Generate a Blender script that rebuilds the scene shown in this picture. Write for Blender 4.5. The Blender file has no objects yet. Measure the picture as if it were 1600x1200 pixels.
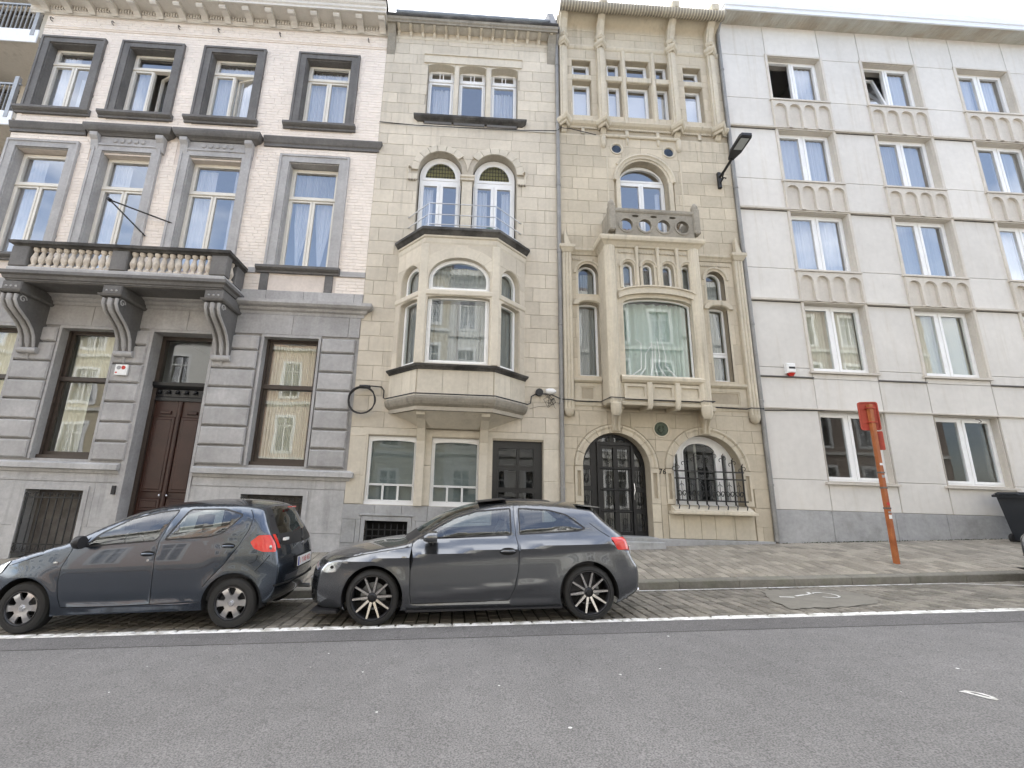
import bpy, bmesh, math, random
from mathutils import Vector, Matrix
from mathutils.geometry import delaunay_2d_cdt
R = random.Random(7)
rad = math.radians
sc = bpy.context.scene
col = sc.collection

# ------------------------------------------------------------------ camera
yaw, pitch, roll = 3.63438913e-02, 2.32719599e-01, 3.21612601e-02
fw = Vector((math.sin(yaw)*math.cos(pitch), math.cos(yaw)*math.cos(pitch), math.sin(pitch)))
rt0 = Vector((math.cos(yaw), -math.sin(yaw), 0)); up0 = rt0.cross(fw)
rt = rt0*math.cos(roll)+up0*math.sin(roll); up = -rt0*math.sin(roll)+up0*math.cos(roll)
cd = bpy.data.cameras.new('camera'); cam = bpy.data.objects.new('camera', cd); col.objects.link(cam)
M = Matrix((rt, up, -fw)).transposed().to_4x4(); M.translation = (0, 0, 1.6); cam.matrix_world = M
cd.sensor_fit = 'HORIZONTAL'; cd.sensor_width = 36; cd.lens = 700/1600*36
cd.shift_x = 59.5/1600; cd.shift_y = 0.0; cd.clip_end = 1000; cd.clip_start = .05
sc.camera = cam
# ------------------------------------------------------------------ sky and sun
SUN_EL, SUN_AZ = 52, 15          # azimuth: where the sun stands, clockwise from +Y
w = bpy.data.worlds.new('World'); sc.world = w; w.use_nodes = True
nt = w.node_tree; N = nt.nodes; L = nt.links; N.clear()
out = N.new('ShaderNodeOutputWorld'); bg = N.new('ShaderNodeBackground'); bg.inputs[1].default_value = .12
sky = N.new('ShaderNodeTexSky'); sky.sky_type = 'NISHITA'; sky.sun_disc = False
sky.sun_elevation = rad(SUN_EL); sky.sun_rotation = rad(SUN_AZ); sky.air_density = 1.0; sky.dust_density = 1.5
tc = N.new('ShaderNodeTexCoord'); mp = N.new('ShaderNodeMapping'); mp.inputs['Scale'].default_value = (1, 1, 2.2)
nz = N.new('ShaderNodeTexNoise'); nz.inputs['Scale'].default_value = 2.3; nz.inputs['Detail'].default_value = 6
nz.inputs['Roughness'].default_value = .55
rp = N.new('ShaderNodeValToRGB'); rp.color_ramp.elements[0].position = .30; rp.color_ramp.elements[1].position = .62
rp.color_ramp.elements[0].color = (.08, .08, .08, 1)
mx = N.new('ShaderNodeMix'); mx.data_type = 'RGBA'; mx.inputs[7].default_value = (10.2, 10.1, 10.0, 1)
L.new(tc.outputs['Generated'], mp.inputs[0]); L.new(mp.outputs[0], nz.inputs[0]); sx = N.new('ShaderNodeSeparateXYZ'); L.new(tc.outputs['Generated'], sx.inputs[0])
ma = N.new('ShaderNodeMath'); ma.operation = 'MULTIPLY_ADD'; ma.inputs[1].default_value = .36; L.new(sx.outputs[1], ma.inputs[0]); L.new(nz.outputs[0], ma.inputs[2]); L.new(ma.outputs[0], rp.inputs[0])
L.new(rp.outputs[0], mx.inputs[0]); L.new(sky.outputs[0], mx.inputs[6]); L.new(mx.outputs[2], bg.inputs[0])
L.new(bg.outputs[0], out.inputs[0])
sd = bpy.data.lights.new('sun', 'SUN'); sd.energy = 2.2; sd.angle = rad(14); sd.color = (1, .97, .92)
so = bpy.data.objects.new('sun', sd); col.objects.link(so)
so.rotation_euler = (rad(90-SUN_EL), 0, rad(180-SUN_AZ))
vs = sc.view_settings; vs.view_transform = 'Standard'; vs.look = 'None'; vs.gamma = 1; vs.exposure = 1.95
sc.cycles.max_bounces = 8; sc.cycles.transparent_max_bounces = 12; sc.cycles.glossy_bounces = 4
sc.cycles.caustics_reflective = False; sc.cycles.caustics_refractive = False

# ------------------------------------------------------------------ materials
MATS = {}
def mat(name, c, rough=.85, var=.12, scale=1.5, tone=.0, streak=0, bump=.15, bscale=45, metal=0, coat=0,
        spec=.4, speck=0, scol=(.12, .115, .11), c2=None, moss=None):
    m = bpy.data.materials.new(name); m.use_nodes = True; t = m.node_tree; n = t.nodes; l = t.links
    b = n['Principled BSDF']; b.inputs['Roughness'].default_value = rough; b.inputs['Metallic'].default_value = metal
    b.inputs['Specular IOR Level'].default_value = spec; b.inputs['Coat Weight'].default_value = coat
    b.inputs['Coat Roughness'].default_value = .03
    g = n.new('ShaderNodeNewGeometry'); pos = g.outputs['Position']
    def noise(s, det=4, vec=pos, sc3=None, rg=.6):
        if sc3:
            q = n.new('ShaderNodeMapping'); q.inputs['Scale'].default_value = sc3; l.new(vec, q.inputs[0]); vec = q.outputs[0]
        k = n.new('ShaderNodeTexNoise'); k.inputs['Scale'].default_value = s; k.inputs['Detail'].default_value = det
        k.inputs['Roughness'].default_value = rg; l.new(vec, k.inputs[0]); return k.outputs[0]
    def math_(op, a, bb, clamp=False):
        k = n.new('ShaderNodeMath'); k.operation = op; k.use_clamp = clamp
        for i, x in enumerate((a, bb)):
            if isinstance(x, (int, float)): k.inputs[i].default_value = x
            else: l.new(x, k.inputs[i])
        return k.outputs[0]
    def mapr(x, a, bb, c_, d):
        k = n.new('ShaderNodeMapRange'); l.new(x, k.inputs[0])
        for i, q in enumerate((a, bb, c_, d)): k.inputs[i+1].default_value = q
        return k.outputs[0]
    f = mapr(noise(scale), .3, .7, 1-var, 1+var)
    f = math_('MULTIPLY', f, mapr(noise(scale*11), .3, .7, 1-var*.6, 1+var*.6))
    if speck: f = math_('MULTIPLY', f, mapr(noise(bscale*2.2, 2), .35, .65, 1-speck, 1+speck))
    if tone:
        a = n.new('ShaderNodeAttribute'); a.attribute_name = 'tone'
        f = math_('MULTIPLY', f, mapr(a.outputs['Fac'], -1, 1, 1-tone, 1+tone))
    base = n.new('ShaderNodeRGB'); base.outputs[0].default_value = (*c, 1); cc = base.outputs[0]
    def mixc(fac, c_to):
        nonlocal cc
        k = n.new('ShaderNodeMix'); k.data_type = 'RGBA'; l.new(fac, k.inputs[0]); l.new(cc, k.inputs[6])
        k.inputs[7].default_value = (*c_to, 1); cc = k.outputs[2]
    if c2: mixc(mapr(noise(scale*.7, 3), .42, .62, 0, 1), c2)
    if streak:
        s1 = mapr(noise(1.0, 5, sc3=(9, 9, .45)), .52, .72, 0, 1); s2 = mapr(noise(.6, 3), .4, .6, .1, 1)
        mixc(math_('MULTIPLY', math_('MULTIPLY', s1, s2), streak), scol)
    if moss: mixc(math_('MULTIPLY', mapr(noise(2.2, 6), .5, .68, 0, 1), moss), (.09, .10, .05))
    v = n.new('ShaderNodeVectorMath'); v.operation = 'SCALE'; l.new(cc, v.inputs[0]); l.new(f, v.inputs['Scale'])
    l.new(v.outputs[0], b.inputs['Base Color'])
    if bump:
        bp = n.new('ShaderNodeBump'); bp.inputs['Strength'].default_value = bump; bp.inputs['Distance'].default_value = .02
        l.new(noise(bscale, 5), bp.inputs['Height']); l.new(bp.outputs[0], b.inputs['Normal'])
    MATS[name] = m; return m
def glass(name, tint=(1, 1, 1), ior=1.9, wob=.002, rough=0, boost=.06, wscale=1.3):
    m = bpy.data.materials.new(name); m.use_nodes = True; t = m.node_tree; n = t.nodes; l = t.links; n.clear()
    o = n.new('ShaderNodeOutputMaterial'); mx = n.new('ShaderNodeMixShader'); tr = n.new('ShaderNodeBsdfTransparent')
    gl = n.new('ShaderNodeBsdfGlossy'); gl.inputs['Roughness'].default_value = rough; tr.inputs[0].default_value = (*tint, 1)
    gl.inputs[0].default_value = (.95, .97, 1, 1)
    fr = n.new('ShaderNodeFresnel'); fr.inputs[0].default_value = ior
    ad = n.new('ShaderNodeMath'); ad.inputs[1].default_value = boost; ad.use_clamp = True; l.new(fr.outputs[0], ad.inputs[0])
    g = n.new('ShaderNodeNewGeometry'); k = n.new('ShaderNodeTexNoise'); k.inputs['Scale'].default_value = wscale
    k.inputs['Detail'].default_value = 1; l.new(g.outputs['Position'], k.inputs[0])
    bp = n.new('ShaderNodeBump'); bp.inputs['Strength'].default_value = wob; bp.inputs['Distance'].default_value = 1
    l.new(k.outputs[0], bp.inputs['Height']); l.new(bp.outputs[0], gl.inputs['Normal'])
    iv = n.new('ShaderNodeMath'); iv.operation = 'SUBTRACT'; iv.inputs[0].default_value = 1; l.new(g.outputs['Backfacing'], iv.inputs[1])
    ml = n.new('ShaderNodeMath'); ml.operation = 'MULTIPLY'; l.new(ad.outputs[0], ml.inputs[0]); l.new(iv.outputs[0], ml.inputs[1])
    l.new(ml.outputs[0], mx.inputs[0]); l.new(tr.outputs[0], mx.inputs[1]); l.new(gl.outputs[0], mx.inputs[2])
    l.new(mx.outputs[0], o.inputs[0]); MATS[name] = m; return m
def sheer(name, c, tr=.35):
    m = bpy.data.materials.new(name); m.use_nodes = True; t = m.node_tree; n = t.nodes; l = t.links; n.clear()
    o = n.new('ShaderNodeOutputMaterial'); a = n.new('ShaderNodeMixShader'); b = n.new('ShaderNodeMixShader')
    d = n.new('ShaderNodeBsdfDiffuse'); tl = n.new('ShaderNodeBsdfTranslucent'); tp = n.new('ShaderNodeBsdfTransparent')
    d.inputs[0].default_value = (*c, 1); tl.inputs[0].default_value = (*c, 1)
    a.inputs[0].default_value = .3; b.inputs[0].default_value = tr
    l.new(d.outputs[0], a.inputs[1]); l.new(tl.outputs[0], a.inputs[2]); l.new(a.outputs[0], b.inputs[1]); l.new(tp.outputs[0], b.inputs[2])
    l.new(b.outputs[0], o.inputs[0]); MATS[name] = m; return m
m_pink = mat('pink painted brick', (.76, .685, .61), .8, .06, .9, tone=.03, streak=.10, bump=.12, bscale=60, scol=(.45, .37, .31))
m_pinkj = mat('pink mortar', (.64, .57, .51), .9, .1)
m_grey = mat('grey bluestone', (.365, .357, .352), .8, .16, 1.6, tone=.08, streak=.45, bump=.25, bscale=50, scol=(.52, .51, .50))
m_greyd = mat('dark weathered bluestone', (.135, .13, .125), .78, .18, 1.7, tone=.06, streak=.35, bump=.25, bscale=50, scol=(.05, .048, .045))
m_greyl = mat('pale bluestone base', (.42, .415, .41), .8, .16, 1.3, tone=.06, streak=.45, bump=.25, bscale=40, scol=(.17, .165, .16))
m_black = mat('sooty stone and shade strip', (.045, .043, .041), .85, .3, 3, bump=.3, c2=(.10, .096, .09))
m_corn = mat('cornice paint', (.60, .57, .52), .7, .08, 2, streak=.25, scol=(.3, .27, .22))
m_bal = mat('cream peeling balusters', (.62, .56, .48), .85, .12, 9, c2=(.48, .42, .35), streak=.3, scol=(.2, .18, .15))
m_lime = mat('pale limestone', (.565, .51, .42), .85, .08, 1.1, tone=.09, streak=.45, bump=.35, bscale=55, scol=(.33, .30, .24))
m_limej = mat('limestone joint', (.41, .37, .305), .95, .1)
m_limes = mat('smooth limestone', (.57, .52, .43), .8, .09, 1.3, tone=.05, streak=.35, bump=.18, bscale=60, scol=(.25, .22, .17))
m_tan = mat('tan sandstone', (.505, .445, .345), .85, .08, 1.2, tone=.10, streak=.45, bump=.3, bscale=55, scol=(.27, .235, .18))
m_tanj = mat('sandstone joint', (.39, .34, .26), .95, .1)
m_tans = mat('dressed sandstone', (.53, .475, .375), .8, .1, 1.3, tone=.06, streak=.6, bump=.22, bscale=60, scol=(.24, .21, .16))
m_tang = mat('grey weathered sandstone', (.28, .255, .21), .85, .18, 1.8, streak=.5, bump=.25, scol=(.12, .11, .095))
m_pan = mat('pale cast stone panel', (.625, .60, .56), .8, .06, .7, tone=.045, streak=.45, bump=.08, bscale=80, scol=(.47, .42, .34))
m_panj = mat('panel joint', (.36, .33, .29), .9, .1)
m_panb = mat('panel trim', (.56, .52, .46), .8, .07, 1.5, streak=.4, bump=.1, scol=(.33, .29, .23))
m_plin = mat('grey stone plinth', (.35, .35, .35), .75, .14, 1.4, tone=.05, streak=.4, bump=.2, moss=.25, scol=(.2, .2, .2))
m_upvc = mat('white window frame', (.80, .80, .79), .35, .03, 2, bump=0)
m_cream = mat('cream window frame', (.70, .67, .60), .45, .05, 2, bump=.03)
m_brownf = mat('dark brown window frame', (.055, .042, .034), .4, .15, 4, bump=.05)
m_door = mat('mahogany varnish', (.042, .018, .013), .35, .22, 3, bump=.06, streak=.5, scol=(.03, .012, .009))
m_doorb = mat('black door paint', (.012, .012, .013), .3, .15, 3, bump=.03)
m_iron = mat('black iron', (.014, .014, .014), .45, .2, 8, bump=.1)
m_rust = mat('weathered iron', (.12, .11, .10), .7, .3, 6, bump=.2)
m_zinc = mat('zinc', (.30, .31, .32), .45, .12, 3, metal=.5, bump=.05, streak=.4)
m_pipe = mat('grey drainpipe', (.24, .235, .225), .55, .15, 3, metal=.2, streak=.6, bump=.05)
m_roofw = mat('white roof sheet', (.75, .77, .80), .4, .04, 2, bump=0)
m_slate = mat('slate', (.10, .105, .12), .6, .2, 4)
m_soff = mat('soffit slat', (.50, .49, .44), .6, .06, 2, tone=.06, c2=(.42, .37, .30))
m_alu = mat('white eaves fascia', (.74, .76, .80), .3, .04, 2, bump=0)
m_steel = mat('stainless rail', (.55, .55, .56), .28, .05, 4, metal=1, bump=0)
m_room = mat('room plaster', (.42, .40, .37), .9, .05, 1, bump=0)
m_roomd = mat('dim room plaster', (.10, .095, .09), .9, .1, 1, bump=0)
m_asph = mat('asphalt', (.162, .158, .157), .88, .13, .40, speck=.40, bump=.6, bscale=42)
m_asph2 = mat('older asphalt strip', (.122, .118, .118), .9, .14, 1.2, speck=.4, bump=.6, bscale=42)
m_bed = mat('joint sand', (.055, .05, .04), .95, .2, 4, moss=.35)
m_sett = mat('stone sett', (.19, .175, .15), .8, .16, 3, tone=.30, bump=.5, bscale=40, speck=.15, moss=.15)
m_pave = mat('pavement stone', (.265, .24, .20), .82, .14, 2.2, tone=.24, bump=.4, bscale=40, speck=.14, moss=.12)
m_kerb = mat('kerb stone', (.19, .18, .155), .85, .18, 2.5, tone=.10, bump=.4, bscale=40, moss=.3)
m_paint = mat('worn white road paint', (.78, .78, .77), .75, .10, 10, bump=.3, bscale=60, c2=(.42, .41, .38), speck=.12)
m_patch = mat('grey road paint', (.20, .188, .162), .8, .12, 4, bump=.3, bscale=60)
m_tyre = mat('tyre rubber', (.022, .022, .022), .75, .15, 6, bump=.15, bscale=120)
m_trim = mat('black plastic trim', (.018, .018, .02), .5, .1, 5, bump=.05)
m_dark = mat('dark underbody', (.008, .008, .008), .9, .1, 3, bump=0)
m_rimm = mat('silver wheel trim', (.45, .45, .46), .32, .06, 8, metal=.85, bump=0)
m_rimd = mat('dark alloy', (.035, .035, .038), .35, .06, 8, metal=.6, bump=0)
m_rimp = mat('polished alloy', (.58, .56, .54), .25, .05, 8, metal=.9, bump=0)
m_chr = mat('chrome', (.75, .75, .76), .12, .02, 8, metal=1, bump=0)
m_seat = mat('seat cloth', (.05, .05, .055), .9, .15, 8)
m_seatl = mat('pale seat cloth', (.35, .33, .28), .9, .1, 8)
def paint(name, c, metal=.55):
    m = mat(name, c, .24, .03, 3, metal=.88, coat=1, bump=0, spec=.5); return m
m_car1 = paint('dark blue grey car paint', (.062, .078, .104))
m_car2 = paint('graphite car paint', (.118, .124, .134))
m_car3 = paint('black car paint', (.02, .02, .022))
m_red = mat('red lamp lens', (.55, .018, .012), .12, .12, 9, coat=1, bump=.05, bscale=60)
m_lens = mat('clear lamp lens', (.36, .38, .40), .10, .25, 22, metal=.85, coat=1, bump=.05)
m_wht = mat('white enamel', (.78, .78, .77), .3, .03, 3, bump=0)
m_redp = mat('red print', (.50, .03, .02), .4, .05, 3, bump=0)
m_gryp = mat('grey print', (.30, .30, .30), .4, .05, 3, bump=0)
m_blu = mat('blue plate band', (.01, .03, .30), .4, .05, 3, bump=0)
m_org = mat('orange painted steel', (.36, .12, .04), .55, .18, 5, c2=(.30, .09, .03), bump=.12, streak=.3, scol=(.16, .06, .03))
m_orr = mat('red painted sign back', (.36, .06, .035), .5, .12, 4, bump=.05, c2=(.36, .05, .03))
m_bin = mat('dark grey plastic bin', (.022, .025, .030), .5, .12, 4, bump=.05)
m_green = mat('bronze relief', (.075, .095, .07), .55, .2, 8, metal=.4, bump=.5, bscale=30)
m_leaf = mat('leaf', (.035, .07, .02), .5, .3, 9)
m_basket = mat('wicker and dry flowers', (.30, .14, .05), .8, .35, 14, bump=.4)
m_wood = mat('folding chair wood', (.28, .20, .12), .6, .15, 7)
m_gpl = mat('green plastic', (.01, .085, .055), .4, .1, 4, bump=0)
m_lampg = mat('lamp panel glass', (.30, .32, .32), .15, .06, 9, bump=0)
m_frost = mat('frosted film', (.17, .195, .19), .6, .06, 1.2, bump=0)
m_brick2 = mat('reflected ochre wall', (.50, .43, .34), .85, .08, 1.1)
m_opp = [mat('pink stucco', (.55, .40, .31), .85, .06, 1), mat('white stucco', (.68, .67, .63), .85, .06, 1),
         mat('ochre stucco', (.52, .46, .34), .85, .06, 1), mat('brown brick wall', (.34, .28, .24), .85, .15, 3),
         mat('grey render', (.36, .35, .33), .85, .06, 1)]
m_tile = mat('roof tile', (.10, .055, .04), .8, .2, 6)
g_win = glass('window pane', ior=2.1, wob=.0012, boost=.13)
g_winb = glass('old window pane', (.95, .97, .96), ior=1.75, wob=.0030, boost=.03)
g_lead = glass('leaded green glass', (.80, .80, .62), ior=1.35, wob=.004, boost=.0)
g_film = glass('low reflection pane', (.9, .92, .92), ior=1.42, wob=.002, boost=0)
g_car = glass('car window', (.62, .68, .66), ior=1.75, wob=.0008, boost=.04)
g_cart = glass('tinted car window', (.30, .34, .33), ior=1.75, wob=.0008, boost=.04)
s_white = sheer('white net curtain', (.80, .82, .84), .20)
s_cream = sheer('cream curtain', (.86, .82, .70), .03)
s_green = sheer('pale green curtain', (.60, .70, .64), .04)
s_grey = sheer('grey net curtain', (.45, .46, .46), .15)

# ------------------------------------------------------------------ mesh helpers
XF = [Matrix()]
def org(o):
    v = Vector((0, 0, 0))
    while o is not None: v += o.location; o = o.parent
    return v
def region(outer, holes, pts=()):
    def ccw(p):
        return p if sum(p[i][0]*p[(i+1) % len(p)][1]-p[(i+1) % len(p)][0]*p[i][1] for i in range(len(p))) > 0 else list(p)[::-1]
    outer = ccw(outer); holes = [ccw(h) for h in holes]
    vs = [Vector(p) for p in outer]; faces = [list(range(len(vs)))]
    for h in holes:
        faces.append(list(range(len(vs), len(vs)+len(h)))); vs += [Vector(p) for p in h]
    vs += [Vector(p) for p in pts]
    r = delaunay_2d_cdt(vs, [], faces, 1, 1e-6)
    return r[0], r[2], r[5]
class MB:
    def __init__(s): s.v = []; s.f = []; s.t = []
    def add(s, vs, fs, tone=0):
        o = len(s.v); s.v += [tuple(p) for p in vs]; s.f += [tuple(i+o for i in f) for f in fs]; s.t += [tone]*len(vs); return s
    def box(s, x0, x1, y0, y1, z0, z1, tone=0):
        return s.add([(x, y, z) for x in (x0, x1) for y in (y0, y1) for z in (z0, z1)],
                     [(0, 1, 3, 2), (4, 6, 7, 5), (0, 4, 5, 1), (2, 3, 7, 6), (0, 2, 6, 4), (1, 5, 7, 3)], tone)
    def cbox(s, x0, x1, y0, y1, z0, z1, c=.006, tone=0):      # front edges (towards -y) chamfered
        return s.add([(x0, y1, z0), (x1, y1, z0), (x1, y1, z1), (x0, y1, z1), (x0, y0+c, z0), (x1, y0+c, z0), (x1, y0+c, z1), (x0, y0+c, z1),
                      (x0+c, y0, z0+c), (x1-c, y0, z0+c), (x1-c, y0, z1-c), (x0+c, y0, z1-c)],
                     [(0, 1, 5, 4), (1, 2, 6, 5), (2, 3, 7, 6), (3, 0, 4, 7), (4, 5, 9, 8), (5, 6, 10, 9), (6, 7, 11, 10), (7, 4, 8, 11), (8, 9, 10, 11), (3, 2, 1, 0)], tone)
    def tbox(s, x0, x1, y0, y1, z0, z1, c=.01, tone=0):       # top edges chamfered
        return s.add([(x0, y0, z0), (x1, y0, z0), (x1, y1, z0), (x0, y1, z0), (x0, y0, z1-c), (x1, y0, z1-c), (x1, y1, z1-c), (x0, y1, z1-c),
                      (x0+c, y0+c, z1), (x1-c, y0+c, z1), (x1-c, y1-c, z1), (x0+c, y1-c, z1)],
                     [(0, 1, 5, 4), (1, 2, 6, 5), (2, 3, 7, 6), (3, 0, 4, 7), (4, 5, 9, 8), (5, 6, 10, 9), (6, 7, 11, 10), (7, 4, 8, 11), (8, 9, 10, 11)], tone)
    def prism(s, poly, ax, a, b, tone=0):
        n = len(poly)
        def P(p, k): return (k, p[0], p[1]) if ax == 'x' else ((p[0], k, p[1]) if ax == 'y' else (p[0], p[1], k))
        return s.add([P(p, a) for p in poly]+[P(p, b) for p in poly],
                     [tuple(range(n)), tuple(range(2*n-1, n-1, -1))]+[(i, (i+1) % n, n+(i+1) % n, n+i) for i in range(n)], tone)
    def plate(s, outer, holes, y0, y1, tone=0):
        vs, fs, of = region(outer, holes); fs = [f for f, o in zip(fs, of) if list(o) == [0]]
        n = len(vs); e = {}
        for f in fs:
            for i in range(len(f)):
                k = (f[i], f[(i+1) % len(f)]); e[k] = 1
        side = [k for k in e if (k[1], k[0]) not in e]
        return s.add([(p[0], y0, p[1]) for p in vs]+[(p[0], y1, p[1]) for p in vs],
                     [tuple(f) for f in fs]+[tuple(i+n for i in reversed(f)) for f in fs]+[(a, b, b+n, a+n) for a, b in side], tone)
    def mould(s, path, prof, tone=0):                          # profile (out, z) swept along a plan path, outwards is to the right of travel
        k = len(prof); rings = []; n = len(path)
        for i, p in enumerate(path):
            p = Vector(p); ns = []
            if i > 0: d = (p-Vector(path[i-1])).normalized(); ns.append(Vector((d.y, -d.x)))
            if i < n-1: d = (Vector(path[i+1])-p).normalized(); ns.append(Vector((d.y, -d.x)))
            m = ns[0] if len(ns) == 1 else (ns[0]+ns[1])/(1+ns[0].dot(ns[1]))
            rings.append([(p.x+m.x*o, p.y+m.y*o, z) for o, z in prof])
        vs = [q for r in rings for q in r]; fs = []
        for i in range(n-1):
            for j in range(k): fs.append((i*k+j, i*k+(j+1) % k, (i+1)*k+(j+1) % k, (i+1)*k+j))
        fs += [tuple(range(k)), tuple(range(n*k-1, n*k-k-1, -1))]
        return s.add(vs, fs, tone)
    def arch(s, xc, zc, a, b, prof, a0=0, a1=180, n=20, tone=0):   # profile (dr, y) swept round an arc
        k = len(prof); vs = []; fs = []
        for i in range(n+1):
            t = rad(a0+(a1-a0)*i/n)
            vs += [(xc+(a+dr)*math.cos(t), y, zc+(b+dr)*math.sin(t)) for dr, y in prof]
        for i in range(n):
            for j in range(k): fs.append((i*k+j, i*k+(j+1) % k, (i+1)*k+(j+1) % k, (i+1)*k+j))
        if a1-a0 < 360: fs += [tuple(range(k)), tuple(range((n+1)*k-1, n*k-1, -1))]
        return s.add(vs, fs, tone)
    def tube(s, pts, r, n=8, closed=False):
        pts = [Vector(p) for p in pts]; m = len(pts); vs = []; fs = []; pu = None
        for i, p in enumerate(pts):
            if closed: d = pts[(i+1) % m]-pts[i-1]
            else: d = pts[min(i+1, m-1)]-pts[max(i-1, 0)]
            d.normalize()
            if pu is None: pu = d.orthogonal().normalized()
            u = (pu-d*pu.dot(d)).normalized(); pu = u; v = d.cross(u)
            rr = r[i] if isinstance(r, (list, tuple)) else r
            vs += [tuple(p+u*(rr*math.cos(2*math.pi*j/n))+v*(rr*math.sin(2*math.pi*j/n))) for j in range(n)]
        for i in range(m if closed else m-1):
            for j in range(n): a = i*n; b = ((i+1) % m)*n; fs.append((a+j, a+(j+1) % n, b+(j+1) % n, b+j))
        if not closed: fs += [tuple(range(n)), tuple(range(m*n-1, m*n-n-1, -1))]
        return s.add(vs, fs)
    def lathe(s, prof, c, ax='z', n=16, tone=0, cap=True):               # profile (r, h) about an axis
        k = len(prof); vs = []; fs = []
        for i in range(n):
            t = 2*math.pi*i/n; ct, st = math.cos(t), math.sin(t)
            for r, h in prof:
                p = (r*ct, r*st, h) if ax == 'z' else ((r*ct, h, r*st) if ax == 'y' else (h, r*ct, r*st))
                vs.append((c[0]+p[0], c[1]+p[1], c[2]+p[2]))
        for i in range(n):
            for j in range(k-1): a = i*k; b = ((i+1) % n)*k; fs.append((a+j, b+j, b+j+1, a+j+1))
        if cap and prof[0][0] > 1e-5: fs.append(tuple(i*k for i in range(n)))
        if cap and prof[-1][0] > 1e-5: fs.append(tuple(i*k+k-1 for i in range(n)))
        return s.add(vs, fs, tone)
    def build(s, name, m, parent=None, kind=None, label=None, smooth=None, local=False, weld=0):
        if local: vv = s.v
        else:
            o = org(parent); X = XF[-1]; idm = (X == Matrix())
            vv = [((Vector(p) if idm else X @ Vector(p))-o) for p in s.v]
        me = bpy.data.meshes.new(name); me.from_pydata(vv, [], s.f)
        if any(s.t):
            a = me.attributes.new('tone', 'FLOAT', 'POINT'); a.data.foreach_set('value', s.t)
        bm = bmesh.new(); bm.from_mesh(me)
        if weld: bmesh.ops.remove_doubles(bm, verts=bm.verts, dist=weld)
        bmesh.ops.recalc_face_normals(bm, faces=bm.faces); bm.to_mesh(me); bm.free()
        if smooth:
            me.polygons.foreach_set('use_smooth', [True]*len(me.polygons)); me.set_sharp_from_angle(angle=rad(smooth))
        me.materials.append(m)
        ob = bpy.data.objects.new(name, me); col.objects.link(ob); ob.parent = parent
        if kind: ob['kind'] = kind
        if label: ob['label'] = label
        return ob
def thing(name, label, cat, loc=(0, 0, 0), group=None, rot=None):
    o = bpy.data.objects.new(name, None); col.objects.link(o); o.location = loc; o.empty_display_size = .3
    o['label'] = label; o['category'] = cat
    if group: o['group'] = group
    if rot: o.rotation_euler = rot
    return o
def tagm(o, label, cat, group=None):
    o['label'] = label; o['category'] = cat
    if group: o['group'] = group
    return o
def pieces(items, name, m, parent, key=None, limit=290):       # items: list of MB, one object each, the rest joined
    if key: items = sorted(items, key=key)
    for b in items[:limit]: b.build(name, m, parent)
    if len(items) > limit:
        j = MB()
        for b in items[limit:]: j.add(b.v, b.f, 0); j.t[-len(b.v):] = b.t
        j.build(name, m, parent, kind='stuff')
def camdist(b): p = b.v[0]; return p[0]**2+p[1]**2+(p[2]-1.6)**2
# shapes: ('r',x0,x1,z0,z1) rectangle or ('a',x0,x1,z0,zs,rise) with an elliptical head
def rc(x0, x1, z0, z1): return ('r', x0, x1, z0, z1)
def ar(x0, x1, z0, zs, rise): return ('a', x0, x1, z0, zs, rise)
def poly(s, n=18):
    if s[0] == 'r': return [(s[1], s[3]), (s[2], s[3]), (s[2], s[4]), (s[1], s[4])]
    _, x0, x1, z0, zs, ri = s; xc = (x0+x1)/2; a = (x1-x0)/2
    p = [(x0, z0), (x1, z0)]
    if zs <= z0+1e-4: p = []
    return p+[(xc+a*math.cos(math.pi*i/n), zs+ri*math.sin(math.pi*i/n)) for i in range(n+1)]
def inset(s, d):
    if s[0] == 'r': return ('r', s[1]+d, s[2]-d, s[3]+d, s[4]-d)
    _, x0, x1, z0, zs, ri = s
    if zs-z0 < d:
        dz = z0+d-zs; x0 += dz*.08; x1 -= dz*.08; return ('a', x0+d, x1-d, z0+d, z0+d, max(.02, ri-d-dz))
    return ('a', x0+d, x1-d, z0+d, zs, max(.01, ri-d))
def bbox(p): xs = [q[0] for q in p]; zs = [q[1] for q in p]; return min(xs), max(xs), min(zs), max(zs)
def comps(B):                                                  # connected components of a mesh, slivers dropped
    p = list(range(len(B.v)))
    def fd(i):
        while p[i] != i: p[i] = p[p[i]]; i = p[i]
        return i
    for f in B.f:
        for k in f[1:]: p[fd(k)] = fd(f[0])
    g = {}
    for i in range(len(B.v)): g.setdefault(fd(i), []).append(i)
    out = []
    for r_, ids in g.items():
        q = [B.v[i] for i in ids]
        if max(a[0] for a in q)-min(a[0] for a in q) < .04 or max(a[2] for a in q)-min(a[2] for a in q) < .03: continue
        mp_ = {i: k for k, i in enumerate(ids)}; C_ = MB(); C_.add(q, [tuple(mp_[k] for k in f) for f in B.f if f[0] in mp_], B.t[0]); out.append(C_)
    return out
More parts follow.
